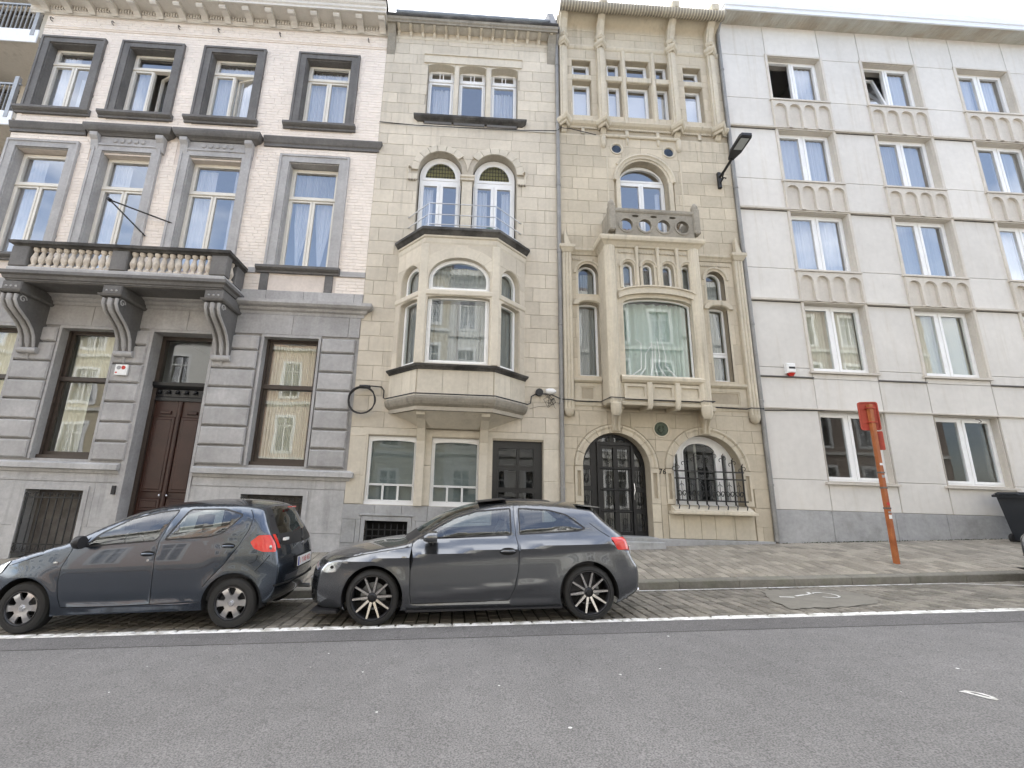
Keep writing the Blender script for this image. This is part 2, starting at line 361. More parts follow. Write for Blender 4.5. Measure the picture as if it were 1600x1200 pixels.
def masonry(parent, m, name, x0, x1, zs, ln, holes, y, d=.03, joint=.008, seed=1, cham=.006, keep=None, limit=290):
    rr = random.Random(seed); hp = [poly(h) if isinstance(h[0], str) else h for h in holes]; hb = [bbox(h) for h in hp]; items = []
    for k in range(len(zs)-1):
        a, b = zs[k], zs[k+1]; x = x0+(ln*rr.uniform(.25, .75) if k % 2 else 0); xs = [x0]
        if k % 2: xs.append(x)
        while True:
            x += ln*rr.uniform(.75, 1.25)
            if x > x1-ln*.35: break
            xs.append(x)
        xs.append(x1)
        for i in range(len(xs)-1):
            u, v = xs[i]+joint/2, xs[i+1]-joint/2; lo, hi = a+joint/2, b-joint/2; t = rr.uniform(-1, 1)
            yy = y-rr.uniform(0, .003)
            hit = [h for h, q in zip(hp, hb) if q[0] < v and q[1] > u and q[2] < hi and q[3] > lo]
            if any(q[0] <= u+.01 and q[1] >= v-.01 and q[2] <= lo+.01 and q[3] >= hi-.01 and len(h) == 4 for h, q in zip(hp, hb)): continue
            B = MB()
            if not hit: B.cbox(u, v, yy, y+d, lo, hi, cham, t)
            else:
                try: B.plate([(u, lo), (v, lo), (v, hi), (u, hi)], hit, yy, y+d, t)
                except Exception: continue
                if len(B.v) < 6: continue
                bb = [p for p in B.v]; 
                if not B.f: continue
                wx = max(p[0] for p in bb)-min(p[0] for p in bb); wz = max(p[2] for p in bb)-min(p[2] for p in bb)
                if wx < .03 or wz < .02: continue
            items += comps(B) if hit else [B]
    pieces(items, name, m, parent, key=camdist, limit=limit)
def curtain(parent, m, x0, x1, z0, z1, y, seed=0, tie=None, wl=.085, amp=.022, name='curtain'):
    rr = random.Random(seed); n = max(10, int((x1-x0)/.012)); rows = 7; vs = []; fs = []; ph = [rr.uniform(0, 6) for _ in range(4)]
    for j in range(rows):
        f = j/(rows-1)
        for i in range(n+1):
            u = i/n; x = x0+(x1-x0)*u
            if tie:                                            # gathered towards the bottom on one side
                k = 1-.9*(1-f)**1.3; e = x0 if tie < 0 else x1
                x = e+(x-e)*k if tie in (-1, 1) else ((x0+x1)/2+(x-(x0+x1)/2)*k)
            q = amp*(math.sin((x-x0)/wl*6.28*(1+.15*math.sin(ph[1]+u*5))+ph[0])+.5*math.sin(u*31+ph[2]+f*.6))
            vs.append((x, y+q, z0+(z1-z0)*f))
    for j in range(rows-1):
        for i in range(n): a = j*(n+1)+i; fs.append((a, a+1, a+n+2, a+n+1))
    B = MB(); B.add(vs, fs); return B.build(name, m, parent, smooth=80)
def window(par, sh, y, cells, m=None, gm=None, sw=.045, depth=.07, cur=None, label=None, opened=None, bars=(), name='window', prot=.012):
    m = m or m_upvc; gm = gm or g_win; opened = opened or {}
    B = MB(); B.plate(poly(sh), [poly(c) for c in cells], y, y+depth)
    for i, c in enumerate(cells):
        if i not in opened: B.plate(poly(inset(c, .003)), [poly(inset(c, sw))], y-prot, y+depth-.02)
    for (x0, x1, z0, z1) in bars: B.box(x0, x1, y+.004, y+.034, z0, z1)
    o = B.build(name, m, par, label=label)
    for i, c in enumerate(cells):
        if i in opened:
            side, ang = opened[i]; hx = c[1] if side < 0 else c[2]
            if side == 9:                                      # tilted inwards about the bottom
                X = Matrix.Translation((0, y, c[3])) @ Matrix.Rotation(rad(ang), 4, 'X') @ Matrix.Translation((0, -y, -c[3]))
            else: X = Matrix.Translation((hx, y+.03, 0)) @ Matrix.Rotation(rad(ang), 4, 'Z') @ Matrix.Translation((-hx, -y-.03, 0))
            XF.append(XF[-1] @ X)
            B = MB(); B.plate(poly(inset(c, .003)), [poly(inset(c, sw))], y-prot, y+depth-.02); B.build('sash', m, o)
            MB().plate(poly(inset(c, sw)), [], y+.020, y+.026).build('pane', gm, o); XF.pop()
        else: MB().plate(poly(inset(c, sw)), [], y+.020, y+.026).build('pane', gm, o)
    for k, q in enumerate(cur or []):
        mm, x0, x1, z0, z1 = q[:5]; curtain(o, mm, x0, x1, z0, z1, y+.15, seed=int(x0*100+z0*10), tie=q[5] if len(q) > 5 else None)
    return o
def rooms(par, x0, x1, zs, y0=10.42, y1=13.2, m=None, parts=()):
    B = MB(); m = m or m_room
    B.box(x0+.02, x1-.02, y1, y1+.05, zs[0], zs[-1])
    for z in zs: B.box(x0+.02, x1-.02, y0, y1, z-.03, z+.03)
    B.box(x0+.02, x0+.07, y0, y1, zs[0], zs[-1]); B.box(x1-.07, x1-.02, y0, y1, zs[0], zs[-1])
    for p in parts: B.box(p-.03, p+.03, y0, y1, zs[0], zs[-1])
    return B.build('interior', m, par)
def frange(a, b, n): return [a+(b-a)*i/n for i in range(n+1)]

# ------------------------------------------------------------------ ground
G = .0445
def gz(x, y):
    z = .06+G*x
    if y > 5.74: z -= .03*(min(y, 7.58)-5.74)
    if y > 7.58: z = .06+G*x-.055+.115+(y-7.58)*(.255/2.42)
    if y < .45: z = .06+G*x+.12
    return z
def sheet(x0, x1, y0, y1, dz=0, nx=None):
    B = MB(); nx = nx or 1
    for i in range(nx):
        a = x0+(x1-x0)*i/nx; b = x0+(x1-x0)*(i+1)/nx; e = 1e-4
        B.add([(a, y0, gz(a, y0+e)+dz), (b, y0, gz(b, y0+e)+dz), (b, y1, gz(b, y1-e)+dz), (a, y1, gz(a, y1-e)+dz)], [(0, 1, 2, 3)])
    return B
MB().add([(-400, -400, -18.5), (400, -400, 17.1), (400, 400, 17.1), (-400, 400, -18.5)], [(0, 1, 2, 3)]).build('ground', m_bed, kind='structure')
sheet(-120, 120, .45, 5.262, nx=24).build('road', m_asph, kind='structure')
B = MB(); B.box(0, 0, 0, 0, 0, 0); B = sheet(-120, 120, 5.272, 5.682, .001, 24); B.build('road_edge_strip', m_asph2, kind='structure')
sheet(-120, 120, -3.8, .45, 0, 24).build('near_pavement', m_kerb, kind='structure')
lane = sheet(-60, 60, 5.655, 7.58, -.012, 12).build('parking_lane', m_bed, kind='structure')
pav = sheet(-60, 60, 7.6, 10.3, -.012, 12).build('pavement', m_bed, kind='structure')
kb = MB()
for i in range(1): kb.add([(-60, 7.581, gz(-60, 7.5)-.1), (60, 7.581, gz(60, 7.5)-.1), (60, 7.69, gz(60, 7.6)-.05), (-60, 7.69, gz(-60, 7.6)-.05)], [(0, 1, 2, 3)])
kerb = kb.build('kerb', m_bed, kind='structure')
def stone(x0, x1, y0, y1, rr, lift=0, c=.008, h=.06, skew=.004):
    B = MB(); t = rr.uniform(-1, 1); dz = [rr.uniform(-.003, .003)+lift for _ in range(4)]
    B.tbox(x0, x1, y0, y1, -h, 0, c, t)
    cx, cy = (x0+x1)/2, (y0+y1)/2
    B.v = [(x+rr.uniform(-skew, skew), y+rr.uniform(-skew, skew), z+gz(x, min(max(y, y0+.001), y1-.001))+dz[(x > cx)*2+(y > cy)]) for x, y, z in B.v]
    return B
rr = random.Random(3); items = []
x = -14.0
while x < 18:
    wdt = rr.uniform(.135, .165); y = 5.84+rr.uniform(-.002, .002); first = True
    while y < 7.5:
        l = rr.uniform(.17, .25) if not first else rr.uniform(.09, .22)
        if 7.565-(y+l) < .07: l = 7.565-y
        items.append(stone(x, x+wdt-.016, y, y+l-.014, rr, c=.012)); y += l; first = False
    x += wdt
def gkey(b): p = b.v[0]; return (p[0]-4.5)**2*.25+(p[1]-5.7)**2
pieces(items, 'sett', m_sett, lane, key=gkey)
items = []; x = -14.0
while x < 18:
    wdt = rr.uniform(.145, .165); y = 7.74+rr.uniform(-.06, .0); first = True; y = 7.74
    while y < 10.0:
        l = rr.uniform(.21, .25) if not first else rr.uniform(.1, .24)
        if 10.06-(y+l) < .1: l = 10.06-y
        items.append(stone(x, x+wdt-.010, y, y+l-.009, rr, c=.006, skew=.002)); y += l; first = False
    x += wdt
pieces(items, 'paving_stone', m_pave, pav, key=lambda b: (b.v[0][0]-5)**2*.3+(b.v[0][1]-7.7)**2)
x = -14.0
while x < 18:
    l = rr.uniform(.9, 1.05); B = MB(); t = rr.uniform(-1, 1)
    B.tbox(x+.004, x+l-.004, 7.58, 7.73, -.25, 0, .014, t); B.v = [(a, b, c+gz(a, 7.6)+(b-7.58)*.1) for a, b, c in B.v]
    B.build('kerb_stone', m_kerb, kerb); x += l
x = -14.0; k = 0
while x < 18:                                                   # painted edge: long stones and a row of setts
    l = rr.uniform(.85, 1.3); B = stone(x, x+l-.006, 5.687, 5.738, rr, .003, .004, skew=.001); B.build('edge_stone', m_paint, lane); x += l
x = -14.0
while x < 18:
    l = rr.uniform(.19, .27); B = stone(x, x+l-.022, 5.750, 5.825, rr, .002, .010, skew=.006); B.build('painted_sett', m_paint, lane); x += l
B = sheet(-12, 8.1, 7.44, 7.49, .006, 20); B.add([(8.1, 7.44, gz(8.1, 7.44)+.006), (8.1, 7.49, gz(8.1, 7.49)+.006), (9.9, 6.83, gz(9.9, 6.8)+.006), (9.86, 6.79, gz(9.9, 6.8)+.006)], [(0, 1, 2, 3)])
B.build('parking_line', m_paint, kind='structure')
def flat(polyg, dz):
    B = MB(); B.add([(x, y, gz(x, y)+dz) for x, y in polyg], [tuple(range(len(polyg)))]); return B
def ribbon(pts, wd, dz):
    B = MB(); 
    for i in range(len(pts)-1):
        a = Vector(pts[i]); b = Vector(pts[i+1]); d = (b-a).normalized()*wd*.5; n = Vector((-d.y, d.x)); a2 = a-d*.3; b2 = b+d*.3
        q = [a2-n, b2-n, b2+n, a2+n]; B.add([(p.x, p.y, gz(p.x, p.y)+dz) for p in q], [(0, 1, 2, 3)]); dz += .0006
    return B
mk = thing('parking_symbol', 'worn white wheelchair symbol on a grey painted patch of setts', 'road marking', (5.2, 6.7, gz(5.2, 6.7)))
pp = [(4.35, 6.05), (4.52, 6.7), (4.75, 7.2), (5.1, 7.28), (5.6, 7.22), (6.05, 6.85), (5.95, 6.5), (5.7, 6.25), (5.2, 6.1), (4.8, 6.08)]
pj = []
for i in range(len(pp)):
    (xa, ya), (xb, yb) = pp[i], pp[(i+1) % len(pp)]
    pj += [(xa+(xb-xa)*t/5+rr.uniform(-.035, .035), ya+(yb-ya)*t/5+rr.uniform(-.03, .03)) for t in range(5)]
flat(pj, .008).build('painted_patch', m_patch, mk)
B = ribbon([(5.43+.14*math.cos(t), 6.77+.17*math.sin(t)) for t in frange(-2.6, 2.5, 16)], .028, .012)
for q in ([(5.30, 6.90), (5.15, 6.84), (4.99, 6.78)], [(5.30, 6.90), (5.36, 7.04)]):
    rb = ribbon(q, .04, .012); B.add(rb.v, rb.f)
rb = ribbon([(4.90, 6.70), (4.74, 6.76)], .06, .012); B.add(rb.v, rb.f)
B.build('symbol', m_paint, mk)
for i, (x, y, sx) in enumerate(((3.95, 3.62, .46), )):
    o = [(-.17, .05), (-.10, .02), (-.06, -.02), (.0, -.08), (.07, -.12), (.13, -.11), (.165, -.06), (.13, .0), (.06, .04), (-.02, .065), (-.10, .055)]
    h = [(-.04, .03), (.05, .02), (.11, -.05), (.09, -.075), (.04, -.04), (-.02, -.0)]
    vs_, fs_, of_ = region([(x+a*sx, y+b*sx*2.0) for a, b in o], [[(x+a*sx, y+b*sx*2.0) for a, b in h]])
    B = MB(); B.add([(p[0], p[1], gz(p[0], p[1])+.004) for p in vs_], [f for f, q in zip(fs_, of_) if list(q) == [0]])
    B.build('paint_mark', m_paint, kind='structure')
B = MB()
for i in range(26):
    x, y = rr.uniform(-5, 6), rr.uniform(2.6, 5.2); q = rr.uniform(.004, .013)
    B.add([(x+q*math.cos(t)*rr.uniform(.6, 1.6), y+q*math.sin(t), gz(x, y)+.003) for t in (0, 1.2, 2.5, 3.8, 5)], [(0, 1, 2, 3, 4)])
B.build('white_grit', m_paint, kind='stuff')

B = MB(); q = random.Random(11)
for c in range(150):
    cx = q.uniform(7.1, 16) if c % 4 else q.uniform(-11, 7); sz = q.uniform(.2, 1.0)**2
    for k in range(int(3+9*sz)):
        x = cx+q.gauss(0, .05+.12*sz); y = 9.955-abs(q.gauss(0, .012)); z = gz(x, 9.95); h = q.uniform(.004, .012)+.022*sz*q.random(); wd_ = q.uniform(.006, .022)
        B.add([(x-wd_, y, z-.01), (x+wd_, y-.004, z-.01), (x+q.uniform(-.02, .02), y-q.uniform(0, .03), z+h)], [(0, 1, 2)])
B.build('weeds', mat('moss and weeds', (.055, .07, .03), .9, .3, 5, bump=0), kind='stuff')
B = MB()
for k in range(420):
    x = q.uniform(-10, 13); y = q.uniform(7.40, 7.57) if k % 3 else q.uniform(7.8, 9.9); z = gz(x, y)+.004; r_ = q.uniform(.005, .016); a = q.uniform(0, 6.28)
    B.add([(x+r_*math.cos(a+t)*q.uniform(.5, 1.4), y+r_*math.sin(a+t), z+q.uniform(0, .006)) for t in (0, 1.6, 3.1, 4.7)], [(0, 1, 2, 3)])
B.build('leaf_litter', mat('dry leaf litter', (.12, .09, .05), .9, .4, 5, bump=0), kind='stuff')

# ------------------------------------------------------------------ building 1: pink upper storeys over grey bluestone
YF = 10.0
b1 = thing('town_house', 'pink brick town house with dark stone window surrounds and grey rusticated ground floor', 'house', (-6.9, 10, .12))
W4 = [(-11.34, -9.75), (-9.27, -7.69), (-7.13, -5.54), (-4.62, -3.03)]
F4 = [(-11.40, -9.71), (-9.31, -7.70), (-7.17, -5.47), (-4.71, -3.01)]
GR = [(-11.2, -9.9), (-8.97, -7.76), (-6.95, -5.62), (-4.48, -3.24)]
op1 = [rc(a+.19, b-.18, 10.74, 12.81) for a, b in W4]
op1 += [rc(F4[0][0]+.2, F4[0][1]-.2, 6.67, 9.53), rc(F4[1][0]+.2, F4[1][1]-.2, 5.98, 9.49), rc(F4[2][0]+.2, F4[2][1]-.2, 5.98, 9.49), rc(F4[3][0]+.22, F4[3][1]-.22, 6.67, 9.53)]
og1 = [rc(GR[0][0], GR[0][1], 1.98, 4.9), rc(GR[1][0], GR[1][1], 1.98, 4.9), rc(GR[2][0], GR[2][1], .28, 4.9), rc(GR[3][0], GR[3][1], 1.98, 4.9)]
ob1 = [rc(-8.88, -7.71, -.02, 1.34), rc(-4.49, -3.19, .30, 1.37)]
MB().plate([(-11.45, 5.9), (-2.33, 5.9), (-2.33, 14.2), (-11.45, 14.2)], [poly(s) for s in op1], YF, YF+.4).build('brick_wall', m_pinkj, b1)
MB().plate([(-11.45, -.6), (-2.33, -.6), (-2.33, 5.9), (-11.45, 5.9)], [poly(s) for s in og1+ob1], YF, YF+.4).build('ground_floor_wall', m_grey, b1)
MB().box(-11.45, -11.2, 10.4, 12.5, -.5, 14.2).build('side_wall', m_pink, b1)
# painted bricks
sur = [rc(a-.0, b+.0, 10.5, 12.97) for a, b in W4]+[rc(a, b, 5.9, 9.74) for a, b in F4]+[rc(-9.45, -7.55, 9.3, 10.3), rc(-7.35, -5.35, 9.3, 10.3)]
sur += [rc(-11.5, -2.3, 9.97, 10.27), rc(-9.75, -5.13, 5.9, 6.55), rc(-11.5, -2.3, 6.46, 6.61)]
zz = [6.03+i*.0825 for i in range(94)]; zz = [z for z in zz if z < 13.80]
masonry(b1, m_pink, 'brick', -11.45, -2.33, zz, .235, sur, YF-.012, .012, .005, 5, .0025, limit=280)
for z in (13.30, 13.36): MB().cbox(-11.45, -2.33, YF-.032, YF+.01, z, z+.03, .008).build('string_course', m_pink, b1)
def jamb_surround(p, a, b, z0, z1, wd, m, y=YF, out=.07, inner=.0):
    B = MB(); B.plate([(a, z0), (a+wd, z0), (a+wd, z1-wd*.85), (b-wd, z1-wd*.85), (b-wd, z0), (b, z0), (b, z1), (a, z1)], [], y-out, y+.02)
    B.plate([(a-.025, z0), (a+.03, z0), (a+.03, z1-.03), (b-.03, z1-.03), (b-.03, z0), (b+.025, z0), (b+.025, z1+.025), (a-.025, z1+.025)], [], y-out-.02, y-.001)
    B.plate([(a+wd-.002, z0), (a+wd+.022, z0), (a+wd+.022, z1-wd*.85-.022), (b-wd-.022, z1-wd*.85-.022), (b-wd-.022, z0), (b-wd+.002, z0), (b-wd+.002, z1-wd*.85), (a+wd-.002, z1-wd*.85)], [], y-out*.4, y+.32)
    return B.build('window_surround', m, p)
SILL = [(-.01, -.18), (.06, -.18), (.06, -.13), (.11, -.11), (.15, -.08), (.15, -.02), (.02, .0), (-.01, .0)]
def sill(p, a, b, z, m, y=YF, prof=SILL, k=1.0, name='window_sill'):
    return MB().mould([(a, y), (b, y)], [(o*k, z+h) for o, h in prof]).build(name, m, p)
YW = 10.17
def casement(p, a, b, z0, z1, zt, m, gm, cur, opened=None, sw=.05, y=YW, label=None, curz=None):
    f = .05; mid = (a+b)/2
    cells = [rc(a+f, b-f, zt+.03, z1-f), rc(a+f, mid-.012, z0+f, zt-.03), rc(mid+.012, b-f, z0+f, zt-.03)]
    o = window(p, rc(a, b, z0, z1), y, cells, m, gm, sw, .08, cur, label, opened)
    MB().cbox(a+.02, b-.02, y-.04, y, zt-.028, zt+.028, .01).build('transom', m, o)
    return o
for i, (a, b) in enumerate(W4):
    A, Bx = a+.213, b-.213
    cur = [(s_white, A+.05, Bx-.05, 10.8, 12.7)] if i in (2, 3) else ([(s_white, A+.05, A+.55, 10.8, 12.7), (s_white, Bx-.45, Bx-.05, 10.8, 12.0)] if i == 0 else [(s_white, A+.05, A+.5, 10.8, 12.3)])
    lab = {1: 'window with its right leaf ajar', 2: 'window with its right leaf ajar'}.get(i)
    wo = casement(b1, A, Bx, 10.74, 12.80, 12.29, m_cream, g_win, cur, {2: (1, -26 if i == 1 else -15)} if i in (1, 2) else None, label=lab)
    jamb_surround(wo, a, b, 10.72, 12.96, .19, m_greyd)
    sill(wo, a-.17, b+.06+.03, 10.73, m_greyd)
for i, (a, b) in enumerate(F4):
    q = .224 if i < 3 else .243; A, Bx = a+q, b-q; z0 = 6.67 if i in (0, 3) else 5.98
    if i == 3: cur = [(s_white, A+.1, (A+Bx)/2-.03, 6.75, 9.0, 0), (s_white, (A+Bx)/2+.03, Bx-.1, 6.75, 9.0, 0), (s_grey, A+.04, Bx-.04, 8.60, 9.5)]
    else: cur = [(s_white, A+.06, A+.52, z0+.1, 9.4), (s_white, Bx-.26, Bx-.04, z0+.1, 9.4)]
    if i == 3: cur = [(s_white, A+.12, (A+Bx)/2-.04, 6.75, 8.62, 2), (s_white, (A+Bx)/2+.04, Bx-.10, 6.75, 8.62, 2), (s_grey, A+.04, Bx-.04, 8.64, 9.5)]
    wo = casement(b1, A, Bx, z0, 9.50, 8.62, m_cream, g_win, cur, label='window with tied back net curtains' if i == 3 else None)
    jamb_surround(wo, a, b, z0-.02, 9.73, .2 if i < 3 else .22, m_grey if i in (0, 3) else m_grey)
    if i in (0, 3): sill(wo, a-.19, b+.07, 6.66, m_greyd)
    if i == 3:
        for c in (-4.70, -3.18): MB().cbox(c-.095, c+.095, YF-.04, YF+.01, 6.035, 6.47, .01).build('apron_pilaster', m_greyd, wo)
    if i in (1, 2):
        c = (a+b)/2
        h = MB(); h.mould([(c-.86, YF), (c-.86, YF-.02), (c+.86, YF-.02), (c+.86, YF)], [(-.05, 9.98), (.06, 9.98), (.10, 10.02), (.17, 10.05), (.20, 10.10), (.22, 10.16), (.22, 10.22), (.0, 10.27), (-.05, 10.27)])
        h.build('hood', m_greyd, wo)
        MB().cbox(c-.84, c+.84, YF-.05, YF+.01, 9.735, 9.98, .01).build('frieze', m_grey, wo)
        for k in range(5): MB().lathe([(.0, -.035), (.05, -.03), (.062, -.015), (.065, 0)], (c-.34+k*.17, YF-.048, 9.86), 'y', 14).build('roundel', m_grey, wo)
        for sx in (-.80, .80):
            MB().prism([(YF, 9.55), (YF-.07, 9.58), (YF-.09, 9.68), (YF-.12, 9.82), (YF-.19, 9.90), (YF-.20, 9.985), (YF, 9.985)], 'x', c+sx-.09, c+sx+.09).build('console', m_grey, wo)
# string courses
BELT = [(-.01, 9.99), (.05, 9.99), (.05, 10.06), (.08, 10.09), (.11, 10.16), (.13, 10.21), (.13, 10.24), (-.01, 10.27)]
for a, b in ((-11.47, -9.62), (-5.20, -2.33)): MB().mould([(a, YF), (b, YF), (b, YF+.05)] if b > -3 else [(a, YF), (b, YF)], BELT).build('belt_course', m_greyd, b1)
MB().mould([(-2.93, YF), (-2.33, YF)], [(-.01, 6.47), (.04, 6.47), (.04, 6.60), (-.01, 6.60)]).build('small_string', m_grey, b1)
MB().mould([(-5.1, YF), (-4.92, YF)], [(-.01, 6.47), (.04, 6.47), (.04, 6.60), (-.01, 6.60)]).build('small_string', m_grey, b1)
x = -11.45
while x < -2.4:
    l = min(R.uniform(.8, 1.4), -2.33-x); MB().cbox(x+.003, x+l-.003, YF-.05, YF+.01, 5.765, 6.03, .006, R.uniform(-1, 1)).build('band_stone', m_grey, b1); x += l
CORN = [(-.01, 5.43), (.04, 5.43), (.05, 5.50), (.10, 5.53), (.12, 5.58), (.20, 5.61), (.24, 5.66), (.24, 5.73), (-.01, 5.77)]
MB().mould([(-11.5, YF), (-2.31, YF), (-2.31, YF+.1)], CORN).build('ground_floor_cornice', m_grey, b1)
x = -11.45
while x < -2.4:
    l = min(R.uniform(.9, 1.6), -2.33-x); MB().cbox(x+.003, x+l-.003, YF-.045, YF+.01, 4.945, 5.425, .008, R.uniform(-1, 1)).build('frieze_stone', m_grey, b1); x += l
# rusticated blocks
RZ = [4.90, 4.54, 4.09, 3.66, 3.23, 2.79, 2.37, 1.96]
for (a, b) in ((-11.42, -11.24), (-9.86, -9.02), (-7.72, -7.0), (-5.57, -4.56), (-3.18, -2.38)):
    for k in range(7):
        B = MB(); B.cbox(a+.02, b-.02, YF-.085, YF+.01, RZ[k+1]+.018, RZ[k]-.018, .028, R.uniform(-1, 1)); B.build('rusticated_block', m_grey, b1)
SB = [(-.01, 1.70), (.05, 1.70), (.07, 1.76), (.14, 1.78), (.14, 1.88), (.05, 1.92), (-.01, 1.92)]
for pts in ([(-11.47, YF), (-7.08, YF)], [(-5.55, YF), (-2.31, YF), (-2.31, YF+.1)]):
    MB().mould(pts, SB).build('sill_band', m_greyl, b1)
    a, b = pts[0][0], pts[1][0]
    MB().mould(pts, [(-.01, 1.52), (.03, 1.52), (.03, 1.69), (-.01, 1.69)]).build('base_frieze', m_greyl, b1)
obx = [rc(-8.98, -7.61, -.2, 1.44), rc(-4.59, -3.09, -.2, 1.47), rc(-7.02, -5.56, -.2, 2)]
masonry(b1, m_greyl, 'base_stone', -11.45, -2.33, [-.35, .62, 1.51], 1.2, obx, YF-.03, .04, .006, 12, .006)
for (a, b, z0, z1, lab) in ((-8.88, -7.71, -.02, 1.34, 0), (-4.49, -3.19, .30, 1.37, 1)):
    B = MB(); B.plate([(a-.1, z0-.1), (a, z0-.1), (a, z1), (b, z1), (b, z0-.1), (b+.1, z0-.1), (b+.1, z1+.1), (a-.1, z1+.1)], [], YF-.05, YF+.02)
    fr = B.build('basement_window', m_greyl, b1)
    MB().box(a, b, YF+.30, YF+.33, z0, z1).build('shutter', m_rust, fr)
    g = MB(); n = 8
    for k in range(n):
        x = a+.06+(b-a-.12)*k/(n-1); g.tube([(x, YF-.03, z0+.12), (x, YF-.03, z1-.08)], .013, 6)
        g.lathe([(0, -.03), (.022, 0), (0, .03)], (x, YF-.03, (z0+z1)/2+.1*(k % 2)), 'z', 8)
        g.tube([(x+.05*math.cos(t), YF-.035, z1-.11+.05*math.sin(t)) for t in frange(0, 3.14, 6)], .007, 5)
        g.tube([(x+.05*math.cos(t), YF-.035, z0+.20+.05*math.sin(t)) for t in frange(0, -5, 8)], .007, 5)
    for z in (z0+.12, z0+.28, z1-.16): g.box(a+.01, b-.01, YF-.045, YF-.02, z-.012, z+.012)
    g.build('iron_grille', m_iron, fr, smooth=50)
# ground floor windows
for i in (0, 1, 3):
    a, b = GR[i]; y = YF+.20
    B = MB(); B.plate([(a, 1.98), (b, 1.98), (b, 4.9), (a, 4.9)], [[(a+.11, 2.14), (b-.11, 2.14), (b-.11, 3.70), (a+.11, 3.70)], [(a+.11, 3.80), (b-.11, 3.80), (b-.11, 4.80), (a+.11, 4.80)]], y, y+.08)
    B.cbox(a+.03, b-.03, y-.05, y, 3.69, 3.80, .015); B.box(a, b, y-.12, y, 1.98, 2.06)
    B.plate([(a, 1.98), (a+.05, 1.98), (a+.05, 4.85), (b-.05, 4.85), (b-.05, 1.98), (b, 1.98), (b, 4.9), (a, 4.9)], [], y-.05, y-.001)
    wo = B.build('window', m_brownf, b1)
    MB().box(a+.11, b-.11, y+.03, y+.036, 2.14, 3.70).build('pane', g_winb, wo); MB().box(a+.11, b-.11, y+.03, y+.036, 3.80, 4.80).build('pane', g_winb, wo)
    if i == 1: curtain(wo, s_cream, a+.12, a+.62, 2.1, 3.7, y+.16, seed=3); curtain(wo, s_cream, b-.3, b-.1, 2.1, 3.7, y+.16, seed=5); curtain(wo, s_cream, a+.1, b-.1, 3.72, 4.85, y+.17, seed=6, amp=.006)
    else: curtain(wo, s_cream, a+.1, b-.1, 2.1, 4.85, y+.15, seed=i+8, wl=.06, amp=.013)
    MB().plate([(a-.05, 1.97), (a+.002, 1.97), (a+.002, 4.88), (b-.002, 4.88), (b-.002, 1.97), (b+.05, 1.97), (b+.05, 4.94), (a-.05, 4.94)], [], YF-.05, YF+.19).build('window_surround', m_grey, wo)
# door
a, b = GR[2]; y = YF+.34
dr = MB(); dr.box(a, b, y, y+.06, .22, 3.76); dr = dr.build('front_door', m_door, b1, label='mahogany double door with carved transom')
fr = MB(); fr.plate([(a, .22), (a+.09, .22), (a+.09, 4.80), (b-.09, 4.80), (b-.09, .22), (b, .22), (b, 4.9), (a, 4.9)], [], y-.06, y+.08); fr.build('door_frame', m_brownf, dr)
MB().box(a+.09, b-.09, y+.01, y+.016, 3.80, 4.80).build('pane', g_winb, dr)
mid = (a+b)/2
def raised(a0, b0, z0, z1, nm='panel'):
    B = MB(); B.cbox(a0, b0, y-.035, y+.01, z0, z1, .02); B.build('moulding', m_door, dr)
    B = MB(); B.cbox(a0+.055, b0-.055, y-.05, y-.03, z0+.055, z1-.055, .018); B.build(nm, m_door, dr)
for s0, s1 in ((a+.14, mid-.06), (mid+.06, b-.14)):
    raised(s0, s1, .35, .85); raised(s0, s1, .95, 1.22); raised(s0, s1, 1.34, 3.0)
    B = MB(); B.cbox(s0+.12, s1-.12, y-.045, y+.01, 3.06, 3.13, .01); B.build('letter_rail', m_door, dr)
    MB().lathe([(0, -.07), (.02, -.065), (.028, -.045), (.012, -.02), (.012, 0)], (s1-.02 if s0 < mid-.1 else s0+.02, y-.02, 1.28), 'y', 12).build('door_knob', m_chr, dr, smooth=60)
MB().cbox(mid-.045, mid+.045, y-.06, y+.01, .25, 3.36, .02).build('astragal', m_door, dr)
B = MB(); B.mould([(a+.02, y), (b-.02, y)], [(-.01, 3.36), (.05, 3.36), (.05, 3.44), (.03, 3.46), (.03, 3.62), (.07, 3.65), (.12, 3.70), (.13, 3.78), (-.01, 3.80)]); B.build('transom_cornice', m_doorb, dr)
for k in range(6):
    c = a+.16+(b-a-.32)*k/5; MB().lathe([(0, -.05), (.03, -.045), (.042, -.02), (.03, 0)], (c, y-.03, 3.57), 'y', 12).build('boss', m_doorb, dr, smooth=60)
    MB().lathe([(0, -.02), (.015, -.06), (.045, -.11), (.06, -.12), (.0, -.12)], (c, y-.05, 3.64), 'z', 8).build('boss', m_doorb, dr, smooth=60)
MB().plate([(a-.12, .2), (a+.002, .2), (a+.002, 4.88), (b-.002, 4.88), (b-.002, .2), (b+.06, .2), (b+.06, 4.94), (a-.12, 4.94)], [], YF-.05, YF+.33).build('door_surround', m_grey, dr)
MB().tbox(a-.1, b+.1, YF-.25, YF+.34, -.3, gz((a+b)/2, 10)+.12, .01).build('doorstep', m_greyl, b1)
